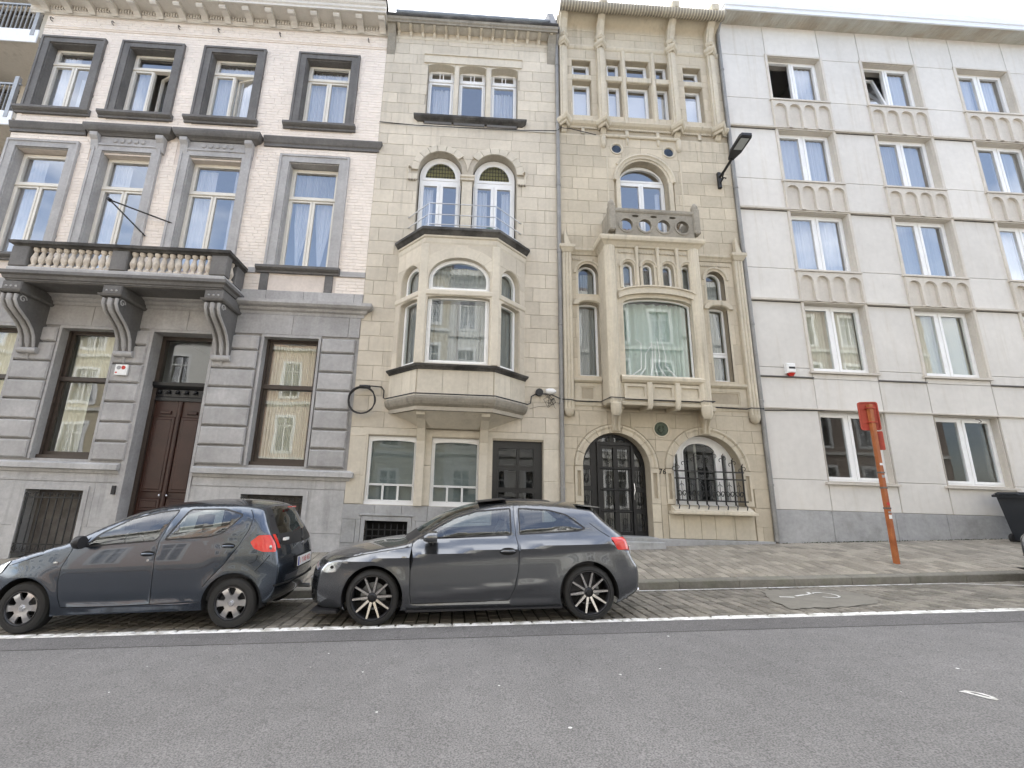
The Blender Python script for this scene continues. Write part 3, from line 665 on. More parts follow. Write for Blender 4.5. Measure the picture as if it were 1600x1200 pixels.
# main cornice
B = MB(); B.mould([(-11.9, YF), (-2.33, YF)], [(-.01, 13.76), (.04, 13.76), (.05, 13.80), (.08, 13.83), (.08, 13.955), (-.01, 13.955)]); B.build('cornice_bed', m_corn, b1)
B = MB(); B.box(-11.9, -2.33, 9.5, 10.0, 13.955, 14.0); B.build('cornice_soffit', m_corn, b1)
B = MB(); B.mould([(-11.9, 9.5), (-2.33, 9.5)], [(-.02, 13.94), (.03, 13.94), (.03, 14.0), (.06, 14.03), (.06, 14.10), (.10, 14.14), (.13, 14.22), (-.02, 14.22)]); B.build('cornice_fascia', m_corn, b1)
B = MB(); B.mould([(-11.9, 9.36), (-2.30, 9.36)], [(-.03, 14.22), (.01, 14.22), (.04, 14.26), (.04, 14.36), (-.3, 14.36), (-.3, 14.22)]); B.build('gutter', m_black, b1)
mods = [-11.55+.62*k for k in range(20)]
mods = [x for x in [-2.46-.60*k for k in range(16)] if x > -11.8]
for j, x in enumerate(mods):
    B = MB(); B.prism([(9.92, 13.76), (9.88, 13.80), (9.80, 13.84), (9.66, 13.86), (9.58, 13.84), (9.54, 13.88), (9.54, 13.956), (9.92, 13.956)], 'x', x-.085, x+.085)
    mo = B.build('modillion', m_corn, b1)
    g = MB()
    for k in range(3): g.tube([(x-.05+k*.05+.02*math.cos(t), 9.565-.006*k, 13.90+.02*math.sin(t)) for t in frange(0, 5.5, 7)], .006, 5)
    g.build('scroll', m_upvc, mo, smooth=50)
    if j < len(mods)-1:
        d = MB()
        for k in range(6): xx = x-.60+.12+k*.072; d.cbox(xx, xx+.040, 9.875, 9.93, 13.84, 13.95, .005)
        d.build('dentils', m_corn, b1)
for x in (-11.3, -9.7, -7.95, -6.9, -5.25, -2.85): MB().tube([(x, YF, 13.62), (x, YF-.07, 13.60), (x+.01, YF-.10, 13.55), (x+.02, YF-.08, 13.50), (x+.02, YF-.03, 13.51)], .013, 6).build('wall_hook', m_rust, b1, smooth=60)
MB().plate([(-11.9, 14.3), (-2.33, 14.3), (-2.33, 15.1), (-11.9, 15.1)], [], 11.0, 11.1).build('parapet', m_roofw, b1)
MB().prism([(9.7, 14.3), (14.5, 17.2), (14.5, 14.3)], 'x', -11.45, -2.62).build('roof', m_slate, b1)
B = MB(); B.prism([(10.3, 13.9), (10.3, 14.75), (12.5, 16.2), (12.5, 13.9)], 'x', -2.60, -2.05); B.build('party_wall', m_panb, b1)
B = MB(); B.prism([(10.25, 14.68), (10.25, 14.80), (12.5, 16.3), (12.5, 16.18)], 'x', -2.08, -1.98); B.build('flashing', m_slate, b1)
# balcony
bal = MB(); BX0, BX1, BY = -9.75, -5.12, 9.12
P = [(BX0, YF), (BX0, BY), (BX1, BY), (BX1, YF)]
bal.mould(P, [(-.25, 5.62), (-.08, 5.62), (-.06, 5.66), (-.02, 5.68), (.0, 5.74), (.05, 5.77), (.05, 5.84), (-.25, 5.86)])
bal.box(BX0+.05, BX1-.05, BY+.05, YF, 5.64, 5.85)
bal = bal.build('balcony', m_greyd, b1)
MB().mould(P, [(-.20, 5.845), (-.03, 5.845), (-.03, 5.93), (-.06, 5.97), (-.20, 5.97)]).build('plinth_rail', m_grey, bal)
MB().mould(P, [(-.26, 6.43), (-.05, 6.43), (-.03, 6.46), (.02, 6.48), (.03, 6.54), (-.02, 6.57), (-.26, 6.57)]).build('hand_rail', m_black, bal)
piers = [(-9.72, -9.36), (-7.62, -7.27), (-5.50, -5.15)]
for a, b in piers: MB().cbox(a, b, BY+.03, BY+.23, 5.97, 6.43, .015).build('pier', m_greyd, bal)
for s in (BX0+.04, BX1-.24): MB().cbox(s, s+.20, 9.62, 9.99, 5.97, 6.43, .015).build('pier', m_greyd, bal)
BALP = [(.075, 0), (.075, .04), (.045, .06), (.035, .08), (.05, .12), (.068, .17), (.070, .21), (.055, .27), (.036, .34), (.032, .37), (.05, .385), (.05, .40), (.062, .42), (.062, .46)]
me0 = None
for a, b in ((-9.36, -7.62), (-7.27, -5.50)):
    for k in range(11):
        c = a+(b-a)*(k+.5)/11
        o_ = MB().lathe(BALP, (c, BY+.13, 5.97), 'z', 12).build('baluster', m_bal, bal, smooth=40)
for s in (BX0+.13, BX1-.13):
    for k in range(2): MB().lathe(BALP, (s, 9.40+k*.13, 5.97), 'z', 12).build('baluster', m_bal, bal, smooth=40)
for c in (-9.52, -7.45, -5.32):
    S = [(9.99, 4.30), (9.86, 4.32), (9.83, 4.46), (9.79, 4.60), (9.70, 4.75), (9.57, 4.88), (9.41, 4.99), (9.27, 5.09), (9.19, 5.21), (9.19, 5.33), (9.27, 5.40), (9.99, 5.40)]
    B = MB(); B.prism(S, 'x', c-.165, c+.165); br = B.build('scroll_bracket', m_greyd, bal)
    g = MB()
    for dx in (-.135, .135): g.tube([(c+dx, y_-.004, z_) for y_, z_ in S[1:10]], [.026]+[.032]*7+[.036], 8)
    g.tube([(c, y_+.002, z_) for y_, z_ in S[1:10]], [.02]+[.05]*7+[.05], 8)
    for sx in (-.17, .17):
        g.tube([(c+sx, 9.31+(.085-.009*t)*math.cos(t), 5.27+(.085-.009*t)*math.sin(t)) for t in frange(0, 8, 24)], .014, 6)
    g.tube([(c-.20, 9.88, 4.30), (c+.20, 9.88, 4.30)], .07, 12)
    g.tube([(c, 9.91, 4.26), (c, 9.93, 4.10)], [.05, .015], 8)
    g.build('volute', m_grey, br, smooth=50)
    MB().cbox(c-.20, c+.20, 9.16, 9.99, 5.40, 5.625, .02).build('bracket_block', m_greyd, br)
    for k in range(3): MB().lathe([(0, -.02), (.02, -.012), (.026, 0)], (c-.1+k*.1, 9.16, 5.5), 'y', 8).build('stud', m_grey, br)
    MB().mould([(c-.2, YF), (c-.2, 9.16), (c+.2, 9.16), (c+.2, YF)], [(-.01, 5.36), (.03, 5.38), (.05, 5.42), (-.01, 5.42)]).build('abacus', m_greyd, br)
rooms(b1, -11.4, -2.4, [1.5, 5.2, 10.1, 14.2], m=m_room, parts=(-9.3, -7.3, -5.1)); MB().box(-11.4, -2.4, 10.6, 10.65, -.5, 1.5).build('basement_wall', m_dark, b1)
# flag pole holder, enamel sign, bell panel
t_ = thing('flagpole_stay', 'thin black iron flagpole bracket with two stays above the stone balcony', 'flagpole bracket', (-7.6, 9.5, 7.6))
B = MB(); B.tube([(-8.35, 9.62, 7.97), (-7.62, 9.95, 7.27)], .018, 6); B.tube([(-8.35, 9.62, 7.97), (-6.98, 9.96, 7.62)], .018, 6); B.build('stay', m_iron, t_)
MB().lathe([(0, -.05), (.04, -.045), (.045, .045), (0, .05)], (-8.35, 9.6, 7.97), 'y', 10).build('socket', m_iron, t_)
t_ = thing('wall_sign', 'small white square sign with red and grey dots, left of the brown door', 'sign', (-7.42, 9.88, 3.92))
MB().cbox(-7.56, -7.29, 9.86, 9.9, 3.82, 4.06, .004).build('board', m_wht, t_)
MB().lathe([(0, -.004), (.045, -.003), (.045, 0)], (-7.38, 9.86, 3.99), 'y', 14).build('red_dot', m_redp, t_); MB().lathe([(0, -.004), (.045, -.003), (.045, 0)], (-7.48, 9.86, 3.985), 'y', 14).build('grey_dot', m_gryp, t_)
MB().box(-7.54, -7.50, 9.857, 9.861, 3.86, 3.89).build('red_mark', m_redp, t_)
MB().cbox(-7.14, -7.06, 9.92, 9.95, 1.28, 1.46, .005).build('bell_panel', m_trim, b1)

# ------------------------------------------------------------------ building 0: block of flats at the far left
b0 = thing('apartment_block', 'set back pale block of flats with railed balconies at the far left edge', 'apartment block', (-15, 11.5, -.3))
op = [rc(-15.5, -13.3, z, z+2.3) for z in (-.1, 2.9, 5.7, 8.55, 11.4-.9, 14.2)]
op = [rc(-15.5, -13.25, z+.1, z+2.3) for z in (2.0, 4.6, 7.5, 10.45, 13.4)]
MB().plate([(-22, -1), (-11.46, -1), (-11.46, 16.6), (-22, 16.6)], [poly(s) for s in op], 11.45, 11.75).build('wall', m_panb, b0)
for z in (4.35, 7.25, 10.2, 12.8, 15.8):
    bl = MB().box(-21, -11.55, 10.0, 11.45, z, z+.22).build('balcony', m_panb, b0)
    MB().cbox(-21, -11.55, 9.97, 10.0, z-.02, z+.40, .01).build('balcony_front', m_roofw, bl)
    g = MB()
    for k in range(60): x = -11.75-k*.12; g.box(x-.008, x+.008, 10.0, 10.03, z+.40, z+1.25)
    g.box(-21, -11.6, 9.99, 10.04, z+1.22, z+1.27); g.box(-11.75, -11.65, 9.96, 10.05, z+.2, z+1.45)
    g.build('railing', m_zinc, bl)
for s in op: window(b0, inset(s, .01), 11.55, [rc(s[1]+.05, (s[1]+s[2])/2-.03, s[3]+.05, s[4]-.05), rc((s[1]+s[2])/2+.03, s[2]-.05, s[3]+.05, s[4]-.05)], m_brownf)
rooms(b0, -21.9, -11.6, [-.9, 2, 4.5, 7.4, 10.3, 13.3, 16.5], y0=11.8, y1=14, m=m_roomd)

# ------------------------------------------------------------------ building 2: pale limestone house with a bay window
b2 = thing('bay_window_house', 'narrow pale limestone house with a canted stone bay window and twin arched windows above', 'house', (0, 10, .35))
X2a, X2b = -2.33, 2.36
A1 = ar(-1.24, -.11, 7.45, 9.55, .58); A2 = ar(.16, 1.30, 7.45, 9.55, .58)
T2 = rc(-1.16, 1.30, 11.19, 12.93)
g2 = [rc(-1.92, -.84, 1.24, 2.71), rc(-.52, .555, 1.24, 2.71), rc(.83, 1.95, .35, 2.70), rc(-1.87, -.93, .43, .93)]
bayhole = [(-1.35, 4.2), (1.3, 4.2), (1.3, 6.9), (-1.35, 6.9)]
MB().plate([(X2a, -.3), (X2b, -.3), (X2b, 14.2), (X2a, 14.2)], [poly(s) for s in [A1, A2, T2]+g2]+[bayhole], YF, YF+.42).build('stone_wall', m_limej, b2)
ring = [ar(-1.43, .08, 7.0, 9.55, .77), ar(-.03, 1.49, 7.0, 9.55, .77)]
hol = [ar(-1.24-.19, -.11+.13, 9.35, 9.55, .77), ar(.16-.13, 1.30+.19, 9.35, 9.55, .77), rc(-1.25, 1.31, 7, 9.56), rc(-1.17, 1.31, 11.0, 12.94), rc(-1.27, 1.40, 12.94, 13.215), rc(-1.20, 1.31, 10.96, 11.2)]
hol += [rc(-1.62, 1.62, 2.9, 7.3), rc(-1.98, -.50, 1.0, 2.75), rc(-.99, .61, 1.0, 2.90), rc(.77, 2.02, .2, 2.76), rc(-2.33, 2.36, 10.90, 10.95)]
zc = [1.24, 1.62, 2.0, 2.38, 2.89, 3.24, 3.6, 3.95, 4.30, 4.65, 5.02, 5.38, 5.72, 6.06, 6.42, 6.78, 7.12, 7.48, 7.84, 8.2, 8.56, 8.92, 9.26, 9.6, 9.95, 10.28, 10.60, 10.92, 11.26, 11.58, 11.9, 12.22, 12.55, 12.88, 13.22, 13.58, 13.98]
hol = [h for h in hol if h != rc(-1.62, 1.62, 2.9, 7.3)]+[[(-1.48, 3.3), (1.45, 3.3), (1.45, 7.2), (-1.48, 7.2)]]
masonry(b2, m_lime, 'stone_block', X2a, X2b, zc, .62, hol, YF-.022, .026, .007, 21, .004)
MB().box(X2a, X2b, YF-.035, YF-.0, 10.905, 10.945).build('string_course', m_limes, b2)
# voussoirs round the twin arches
def ring_stones(p, m, xc, zc_, a, b, wd, y, n, seed, a0=0, a1=180, out=.03, joint=.5, nm='arch_stone'):
    q = random.Random(seed)
    for k in range(n):
        t0 = a0+(a1-a0)*k/n+joint; t1 = a0+(a1-a0)*(k+1)/n-joint
        MB().arch(xc, zc_, a, b, [(.0, y+.01), (.0, y-out), (wd-.02, y-out), (wd, y-out+.02), (wd, y+.01)], t0, t1, 4, q.uniform(-1, 1)).build(nm, m, p)
for xc in (-.675, .73):
    s0, s1 = (38, 180) if xc < 0 else (0, 142)
    ring_stones(b2, m_limes, xc, 9.55, .565, .58, .19, YF-.02, 7, int(xc*10), s0, s1)
for x0, x1, sg in ((-1.50, -1.25, -1), (1.31, 1.53, 1)):
    B = MB(); B.cbox(x0, x1, YF-.06, YF+.02, 9.25, 9.42, .012); im = B.build('impost', m_limes, b2)
    for k in range(3): MB().lathe([(0, -.04), (.025, -.02), (.02, .02), (0, .03)], (x0+.05+k*.07, YF-.05, 9.24), 'z', 8).build('drop', m_tang, im, smooth=50)
    g = MB(); c = x0 if sg < 0 else x1; g.tube([(c-sg*.03, YF-.03, 9.42), (c+sg*.01, YF-.045, 9.56), (c-sg*.02, YF-.06, 9.64), (c-sg*.08, YF-.05, 9.60)], [.03, .03, .035, .02], 7); g.build('curl', m_limes, im, smooth=60)
B = MB(); B.cbox(-.11, .16, YF-.025, YF+.25, 7.4, 9.30, .02); B = B.build('arch_pier', m_limes, b2); MB().mould([(-.13, YF+.2), (-.13, YF-.04), (.18, YF-.04), (.18, YF+.2)], [(-.02, 9.30), (.02, 9.31), (.02, 9.35), (.0, 9.37), (.035, 9.40), (.035, 9.45), (-.02, 9.45)]).build('capital', m_limes, b2)
for sh, s in ((A1, 0), (A2, 1)):
    a, b = sh[1]+.03, sh[2]-.03; mid = (a+b)/2; y = YF+.20
    top = ar(a+.07, b-.07, 9.42, 9.50, .52)
    wo = window(b2, ar(a, b, 7.5, 9.55, .56), y, [top, rc(a+.04, mid-.005, 7.55, 9.33), rc(mid+.005, b-.04, 7.55, 9.33)], m_upvc, g_win, .075, .08,
                [(s_white, a+.1, a+.38, 7.6, 9.25), (s_white, b-.33, b-.12, 7.6, 9.25)] if s else [(s_white, a+.1, a+.36, 7.6, 9.25)], label='arched balcony door with leaded fanlight')
    for ch in list(wo.children):
        if ch.name.startswith('pane'): ch.data.materials[0] = g_lead; break
    g = MB()
    for k in range(1, 11): x = a+.12+(b-a-.24)*k/11; h = .44*math.sqrt(max(0, 1-((x-mid)/(mid-a-.1))**2)); g.box(x-.006, x+.006, y+.012, y+.02, 9.5, 9.5+h)
    for k in range(4): z = 9.56+k*.11; h = (mid-a-.12)*math.sqrt(max(0, 1-((z-9.5)/.46)**2)); g.box(mid-h, mid+h, y+.013, y+.021, z-.005, z+.005)
    g.build('lead_bars', m_iron, wo)
    MB().box(a+.05, b-.05, y+.10, y+.11, 9.4, 10.05).build('blind', MATS['pale limestone'], wo)
# triple window
lt = MB(); lt.plate([(-1.27, 12.94), (-1.16, 12.94)]+[(-1.16, 12.94)]*0+[(1.30, 12.94), (1.40, 12.94), (1.40, 13.215), (-1.27, 13.215)], [], YF-.06, YF+.02); lt = lt.build('lintel', m_limes, b2)
MB().mould([(-1.28, YF-.03), (1.41, YF-.03)], [(-.01, 13.17), (.06, 13.19), (.06, 13.22), (-.01, 13.24)]).build('drip_moulding', m_limes, b2)
for a, b in ((-1.16, -.44), (-.31, .43), (.57, 1.30)):
    c = (a+b)/2; B = MB(); top = [(a, 12.94)]+[(c+(b-a)/2*math.cos(t), 12.84+.09*math.sin(t)) for t in frange(math.pi, 0, 10)]+[(b, 12.94)]
    B.plate(top, [], YF-.03, YF+.25); B.build('segmental_head', m_limes, b2)
for a, b in ((-.44, -.31), (.43, .57)):
    MB().cbox(a, b, YF-.03, YF+.26, 11.19, 12.95, .02).build('mullion', m_limes, b2)
for k, (a, b) in enumerate(((-1.15, -.45), (-.30, .42), (.58, 1.29))):
    y = YF+.20; f = .035
    wo = window(b2, rc(a, b, 11.20, 12.93), y, [rc(a+f, b-f, 11.24, 12.52), rc(a+f, b-f, 12.60, 12.90)], m_upvc, g_win, .055, .07,
                [(s_white, a+.1, b-.1, 11.3, 12.45)] if k == 0 else [(s_white, a+.1, b-.1, 11.28, 12.42)] if k == 2 else None,
                bars=[((a+b)/2-.06, (a+b)/2-.035, 12.63, 12.86), ((a+b)/2+.035, (a+b)/2+.06, 12.63, 12.86)])
    MB().cbox(a+.02, b-.02, y-.035, y, 12.53, 12.59, .01).build('transom', m_upvc, wo)
B = MB(); B.mould([(-1.30, YF), (-1.30, YF-.005), (1.38, YF-.005), (1.38, YF)], [(-.01, 11.02), (.05, 11.02), (.08, 11.05), (.12, 11.08), (.15, 11.12), (.15, 11.17), (.02, 11.20), (-.01, 11.20)]); B.build('window_sill', m_black, b2)
B = MB()
for a, b in ((-1.17, -.45), (-.40, .42), (.48, 1.28)): B.cbox(a, b, YF-.06, YF+.01, 10.95, 11.03, .008)
B.build('sill_apron', m_greyd, b2)
# eaves
MB().box(X2a, X2b, 9.70, YF+.3, 13.98, 14.0).build('eaves_soffit', m_corn, b2)
B = MB(); B.mould([(X2a, 9.70), (X2b, 9.70)], [(-.03, 13.95), (.01, 13.95), (.02, 13.99), (.05, 14.02), (.06, 14.09), (-.03, 14.09)]); B.build('eaves_board', m_tang, b2)
B = MB(); B.mould([(X2a-.1, 9.66), (X2b, 9.66)], [(-.02, 14.09), (.03, 14.09), (.05, 14.12), (.05, 14.16), (-.2, 14.17), (-.2, 14.1)]); B.build('gutter', m_black, b2)
for x in [-2.02+.324*k for k in range(14)]:
    B = MB(); B.prism([(YF-.01, 13.78), (YF-.06, 13.82), (YF-.10, 13.90), (9.72, 13.93), (9.72, 13.978), (YF-.01, 13.978)], 'x', x-.035, x+.035); B.build('eaves_bracket', m_limes, b2)
MB().mould([(X2a, YF), (X2b, YF)], [(-.01, 13.72), (.03, 13.72), (.05, 13.77), (-.01, 13.80)]).build('string_course', m_limes, b2)
for x in (-2.21, 2.22):
    B = MB(); B.prism([(YF-.02, 13.15), (YF-.06, 13.3), (YF-.09, 13.55), (YF-.14, 13.75), (9.74, 13.95), (9.68, 14.1), (YF-.02, 14.1)], 'x', x-.11, x+.11); B.build('corner_corbel', m_tang, b2)
MB().prism([(9.75, 14.12), (10.35, 15.15), (14, 17.6), (14, 14.12)], 'x', X2a+.1, X2b-.02).build('mansard_roof', m_roofw, b2)
MB().box(X2a+.1, X2b-.05, 10.20, 10.36, 15.02, 15.06).build('roof_seam', m_zinc, b2)
MB().prism([(9.72, 14.12), (9.86, 14.12), (10.6, 15.6), (14, 18), (14, 18.1), (10.5, 15.7)], 'x', X2b-.12, X2b+.05).build('roof_verge', m_slate, b2)
# the bay
bay = thing('dummy', '', ''); bpy.data.objects.remove(bay)
BP = [(-1.55, YF), (-.87, 9.25), (.75, 9.25), (1.52, YF)]
def off(path, d):
    B = MB(); B.mould(path, [(d, 0), (d, 1), (d-.01, 1)]); n = 3
    return [(B.v[i*n][0], B.v[i*n][1]) for i in range(len(path))]
B = MB(); B.mould(off(BP, .01), [(-.08, 7.02), (.0, 7.02), (.02, 7.08), (.02, 7.18), (.05, 7.20), (.05, 7.24), (-.08, 7.24)])
bay = B.build('bay_window', m_limes, b2, label='canted stone bay window on two corbels')
XF.append(Matrix())
MB().mould(off(BP, .03), [(-.1, 7.24), (.04, 7.24), (.09, 7.30), (.13, 7.33), (.13, 7.39), (-.1, 7.47)]).build('bay_cornice', m_black, bay)
B = MB(); cp = off(BP, .06); B.prism(cp, 'z', 7.40, 7.46); B.build('bay_roof', m_zinc, bay)
def facet(A, Bp, zlo, zhi, opn, seed, mid):
    A = Vector(A); Bp = Vector(Bp); Lf = (Bp-A).length; d = (Bp-A)/Lf; n = Vector((d.y, -d.x))
    X = Matrix(((d.x, -n.x, 0, A.x), (d.y, -n.y, 0, A.y), (0, 0, 1, 0), (0, 0, 0, 1)))   # local x along, local y inwards
    XF.append(X)
    MB().plate([(0, zlo), (Lf, zlo), (Lf, zhi), (0, zhi)], [poly(s) for s in opn], .0, .24).build('bay_wall', m_limes, bay)
    hh = [inset(s, -.015) for s in opn]
    q = random.Random(seed)
    masonry(bay, m_lime, 'stone_block', .0, Lf, [zlo, 4.6, 4.98, 5.36, 5.78, 5.92, 6.28, 6.62, zhi] if not mid else [zlo, 4.62, 5.0, 5.4, 5.78, 5.92, 6.25, zhi], .5, hh, -.014, .016, .005, seed, .003)
    for (k, s) in enumerate(opn):
        y = .10 if mid else .12
        if s[0] == 'r' or k == 0:
            f = .03; c = inset(s, f+.01)
            wo = window(bay, inset(s, .005), y, [c], m_upvc, g_winb, .05, .08)
            if mid: curtain(wo, s_grey, s[1]+.06, (s[1]+s[2])/2-.02, s[3]+.05, s[4]-.05, y+.12, seed=4, wl=.1); curtain(wo, s_grey, (s[1]+s[2])/2+.02, s[2]-.06, s[3]+.05, s[4]-.05, y+.12, seed=9, wl=.1)
            else: curtain(wo, s_grey, s[1]+.06, s[2]-.06, s[3]+.05, s[4]-.04, y+.12, seed=seed, wl=.09)
        else:
            wo = window(bay, inset(s, .005), y, [inset(s, .04)], m_upvc, g_winb, .045, .08)
            curtain(wo, s_grey, s[1]+.07, s[2]-.07, s[3]+.05, s[4]+s[5]*.7, y+.12, seed=seed+3, wl=.08, amp=.012)
    XF.pop(); return X, Lf
ops_l = [ar(.21, .84, 4.22, 5.70, .06), ar(.21, .84, 5.92, 6.30, .33)]
facet(BP[0], BP[1], 4.2, 7.05, ops_l, 31, False)
opm = [ar(.12, 1.50, 4.22, 5.72, .06), ar(.12, 1.50, 5.93, 6.22, .50)]
facet(BP[1], BP[2], 4.2, 7.05, opm, 32, True)
facet(BP[2], BP[3], 4.2, 7.05, [ar(.21, .86, 4.22, 5.70, .06), ar(.21, .86, 5.92, 6.30, .33)], 33, False)
XF.append(Matrix.Translation((-.87, 9.25, 0)))
for k in range(7):
    t0 = 20+140*k/7+.5; t1 = 20+140*(k+1)/7-.5; MB().arch(.81, 6.22, .69, .50, [(.0, .02), (.0, -.018), (.26, -.018), (.26, .02)], t0, t1, 4, R.uniform(-1, 1)).build('arch_stone', m_limes, bay)
XF.pop()
MB().mould(off(BP, .012), [(-.06, 5.79), (.015, 5.79), (.025, 5.81), (.025, 5.89), (.0, 5.92), (-.06, 5.92)]).build('transom_beam', m_limes, bay)
for c in BP[1:3]: MB().cbox(c[0]-.09, c[0]+.09, c[1]-.035, c[1]+.1, 4.2, 7.03, .02).build('corner_shaft', m_limes, bay)
MB().mould(off(BP, .02), [(-.2, 4.07), (.03, 4.07), (.05, 4.10), (.10, 4.13), (.12, 4.17), (.0, 4.21), (-.2, 4.21)]).build('bay_sill', m_black, bay)
ap = off(BP, .0); 
for k in range(3):
    A = Vector(ap[k]); C = Vector(ap[k+1]); nn = 2 if k != 1 else 3
    for j in range(nn):
        p, q = A.lerp(C, (j+.006)/nn), A.lerp(C, (j+.994)/nn); d = (q-p).normalized(); n = Vector((d.y, -d.x))
        B = MB(); B.prism([tuple(p+n*0), tuple(p+n*.03), tuple(q+n*.03), tuple(q+n*0)], 'z', 3.50, 4.075, R.uniform(-1, 1)); B.build('apron_stone', m_limes, bay)
B = MB(); B.prism(ap, 'z', 3.2, 4.2); B.build('bay_floor', m_limej, bay)
MB().mould(off(BP, .03), [(-.1, 3.20), (-.06, 3.20), (-.03, 3.28), (.03, 3.33), (.06, 3.38), (.08, 3.44), (.08, 3.47), (.0, 3.51), (-.1, 3.51)]).build('bay_ledge', m_tang, bay)
B = MB(); a_ = off(BP, -.04); b_ = [(-.75, 9.97), (-.55, 9.80), (.45, 9.80), (.65, 9.97)]
B.add([(x, y, 3.22) for x, y in a_]+[(x, y, 2.90) for x, y in b_], [(i, i+1, i+5, i+4) for i in range(3)]+[(4, 5, 6, 7), (3, 2, 1, 0)]); B.build('bay_soffit', m_limes, bay, smooth=20)
for c in (-.765, .615):
    B = MB(); B.prism([(YF-.0, 1.24), (YF-.10, 1.24), (YF-.10, 2.35), (YF-.13, 2.62), (YF-.25, 2.88), (9.52, 3.06), (9.36, 3.12), (9.34, 3.24), (YF, 3.24)], 'x', c-.09, c+.09); B.build('corbel', m_limes, bay)
XF.pop()
# balcony rail on the bay
rl = MB()
RP = [(-1.40, 9.98), (-.84, 9.33), (.73, 9.33), (1.42, 9.98)]
for z in (7.60, 7.86, 8.15): rl.tube([(x, y, z) for x, y in RP], .014, 7)
for x, y in RP[1:3]: rl.tube([(x, y, 7.42), (x, y, 8.16)], .014, 7)
rl.build('balcony_rail', m_steel, b2, smooth=60)
t_ = MB().lathe([(.17, 0), (.165, .05), (.12, .12), (.0, .15)], (.60, 9.45, 7.46), 'z', 16).build('tarpaulin_tub', m_gpl, None, smooth=50); tagm(t_, 'small dark green dome lying on the bay roof behind the rail', 'cover')
# ground floor
for k, s in enumerate(g2[:2]):
    a, b, z0, z1 = s[1:]; y = YF+.06
    c = ar(a+.05, b-.05, 1.66, 2.58, .06)
    cw = (b-a-.14)/3
    wo = window(b2, rc(a, b, z0, z1), y, [c]+[rc(a+.05+j*(b-a-.1)/3, a+.05+(j+1)*(b-a-.1)/3, 1.32, 1.66) for j in range(3)], m_upvc, g_film, .02, .08)
    MB().box(a+.03, b-.03, y+.085, y+.095, z0+.03, z1-.03).build('frosted_film', m_frost, wo)
    MB().box(a-.0, b+.0, y-.05, y-.001, z0, z0+.07).build('window_sill', m_upvc, wo)
dsh = g2[2]; a, b, z0, z1 = dsh[1:]; y = YF+.12
mid = (a+b)/2+.02; cells = []
for j in range(4):
    for (u, v) in ((a+.15, mid-.03), (mid+.03, b-.19)): cells.append(rc(u, v, 2.54-.48*j-.38, 2.54-.48*j))
B = MB(); B.plate(poly(rc(a, b, z0, z1)), [poly(c) for c in cells], y, y+.06)
for c in cells: B.plate(poly(inset(c, -.02)), [poly(inset(c, .005))], y-.02, y+.01)
dd = B.build('front_door', m_doorb, b2, label='black eight panel front door with small panes')
for c in cells: MB().box(c[1], c[2], y+.03, y+.036, c[3], c[4]).build('pane', g_film, dd)
MB().box(a, b, y+.10, y+.12, z0, z1).build('door_lining', m_dark, dd)
for x in (-1.97, .79, 1.99): pass
MB().plate([(-1.98, 1.24), (-1.93, 1.24), (-1.93, 2.73), (.56, 2.73), (.56, 1.24), (.60, 1.24), (.60, 2.78), (-1.98, 2.78)], [], YF-.025, YF+.005).build('window_surround', m_limes, b2)
for (a, b, t) in ((-2.33, -1.96, 0), (-.84, -.52, 0), (.57, .82, 0), (1.96, 2.32, 0)):
    z = 1.24
    while z < 2.85: h = R.uniform(.5, .9); h = min(h, 2.86-z); MB().cbox(a+.004, b-.004, YF-.032, YF+.01, z+.004, z+h-.004, .006, R.uniform(-1, 1)).build('pier_stone', m_limes, b2); z += h
MB().mould([(-2.05, YF), (2.33, YF)], [(-.01, 2.74), (.03, 2.74), (.035, 2.88), (-.01, 2.90)]).build('door_string', m_limes, b2)
masonry(b2, m_plin, 'plinth_stone', X2a, .80, [-.2, .45, .93, 1.235], .7, [rc(-1.94, -.86, .0, 1.03)], YF-.05, .06, .006, 61, .006)
masonry(b2, m_plin, 'plinth_stone', 1.96, X2b, [-.2, .6, 1.235], .5, [], YF-.05, .06, .006, 62, .006)
B = MB(); B.plate([(-1.93, .36), (-1.93, 1.0), (-.87, 1.0), (-.87, .36)], [[(-1.85, .40), (-.95, .40), (-.95, .91), (-1.85, .91)]], YF-.055, YF+.02); bw = B.build('basement_window', m_plin, b2)
MB().mould([(-1.99, YF-.04), (-.81, YF-.04)], [(0, 1.01), (.03, 1.015), (.03, 1.045), (0, 1.05)]).build('lintel_ledge', m_plin, bw)
MB().box(-1.86, -.94, YF+.2, YF+.22, .4, .93).build('backing', m_dark, bw)
g = MB()
for k in range(7): x = -1.80+k*.128; g.tube([(x, YF-.04, .40), (x, YF-.04, .80), (x, YF-.05, .86)], [.012, .012, .002], 6)
for z in (.47, .60, .73): g.box(-1.86, -.94, YF-.05, YF-.03, z-.01, z+.01)
g.build('iron_grille', m_iron, bw, smooth=40)
MB().tbox(.78, 2.0, YF-.22, YF+.12, 0, gz(1.4, 10)+.11, .01).build('doorstep', m_plin, b2)
rooms(b2, X2a+.03, X2b-.03, [-.2, 1.1, 3.6, 7.3, 10.9, 14.1], parts=(.7,))
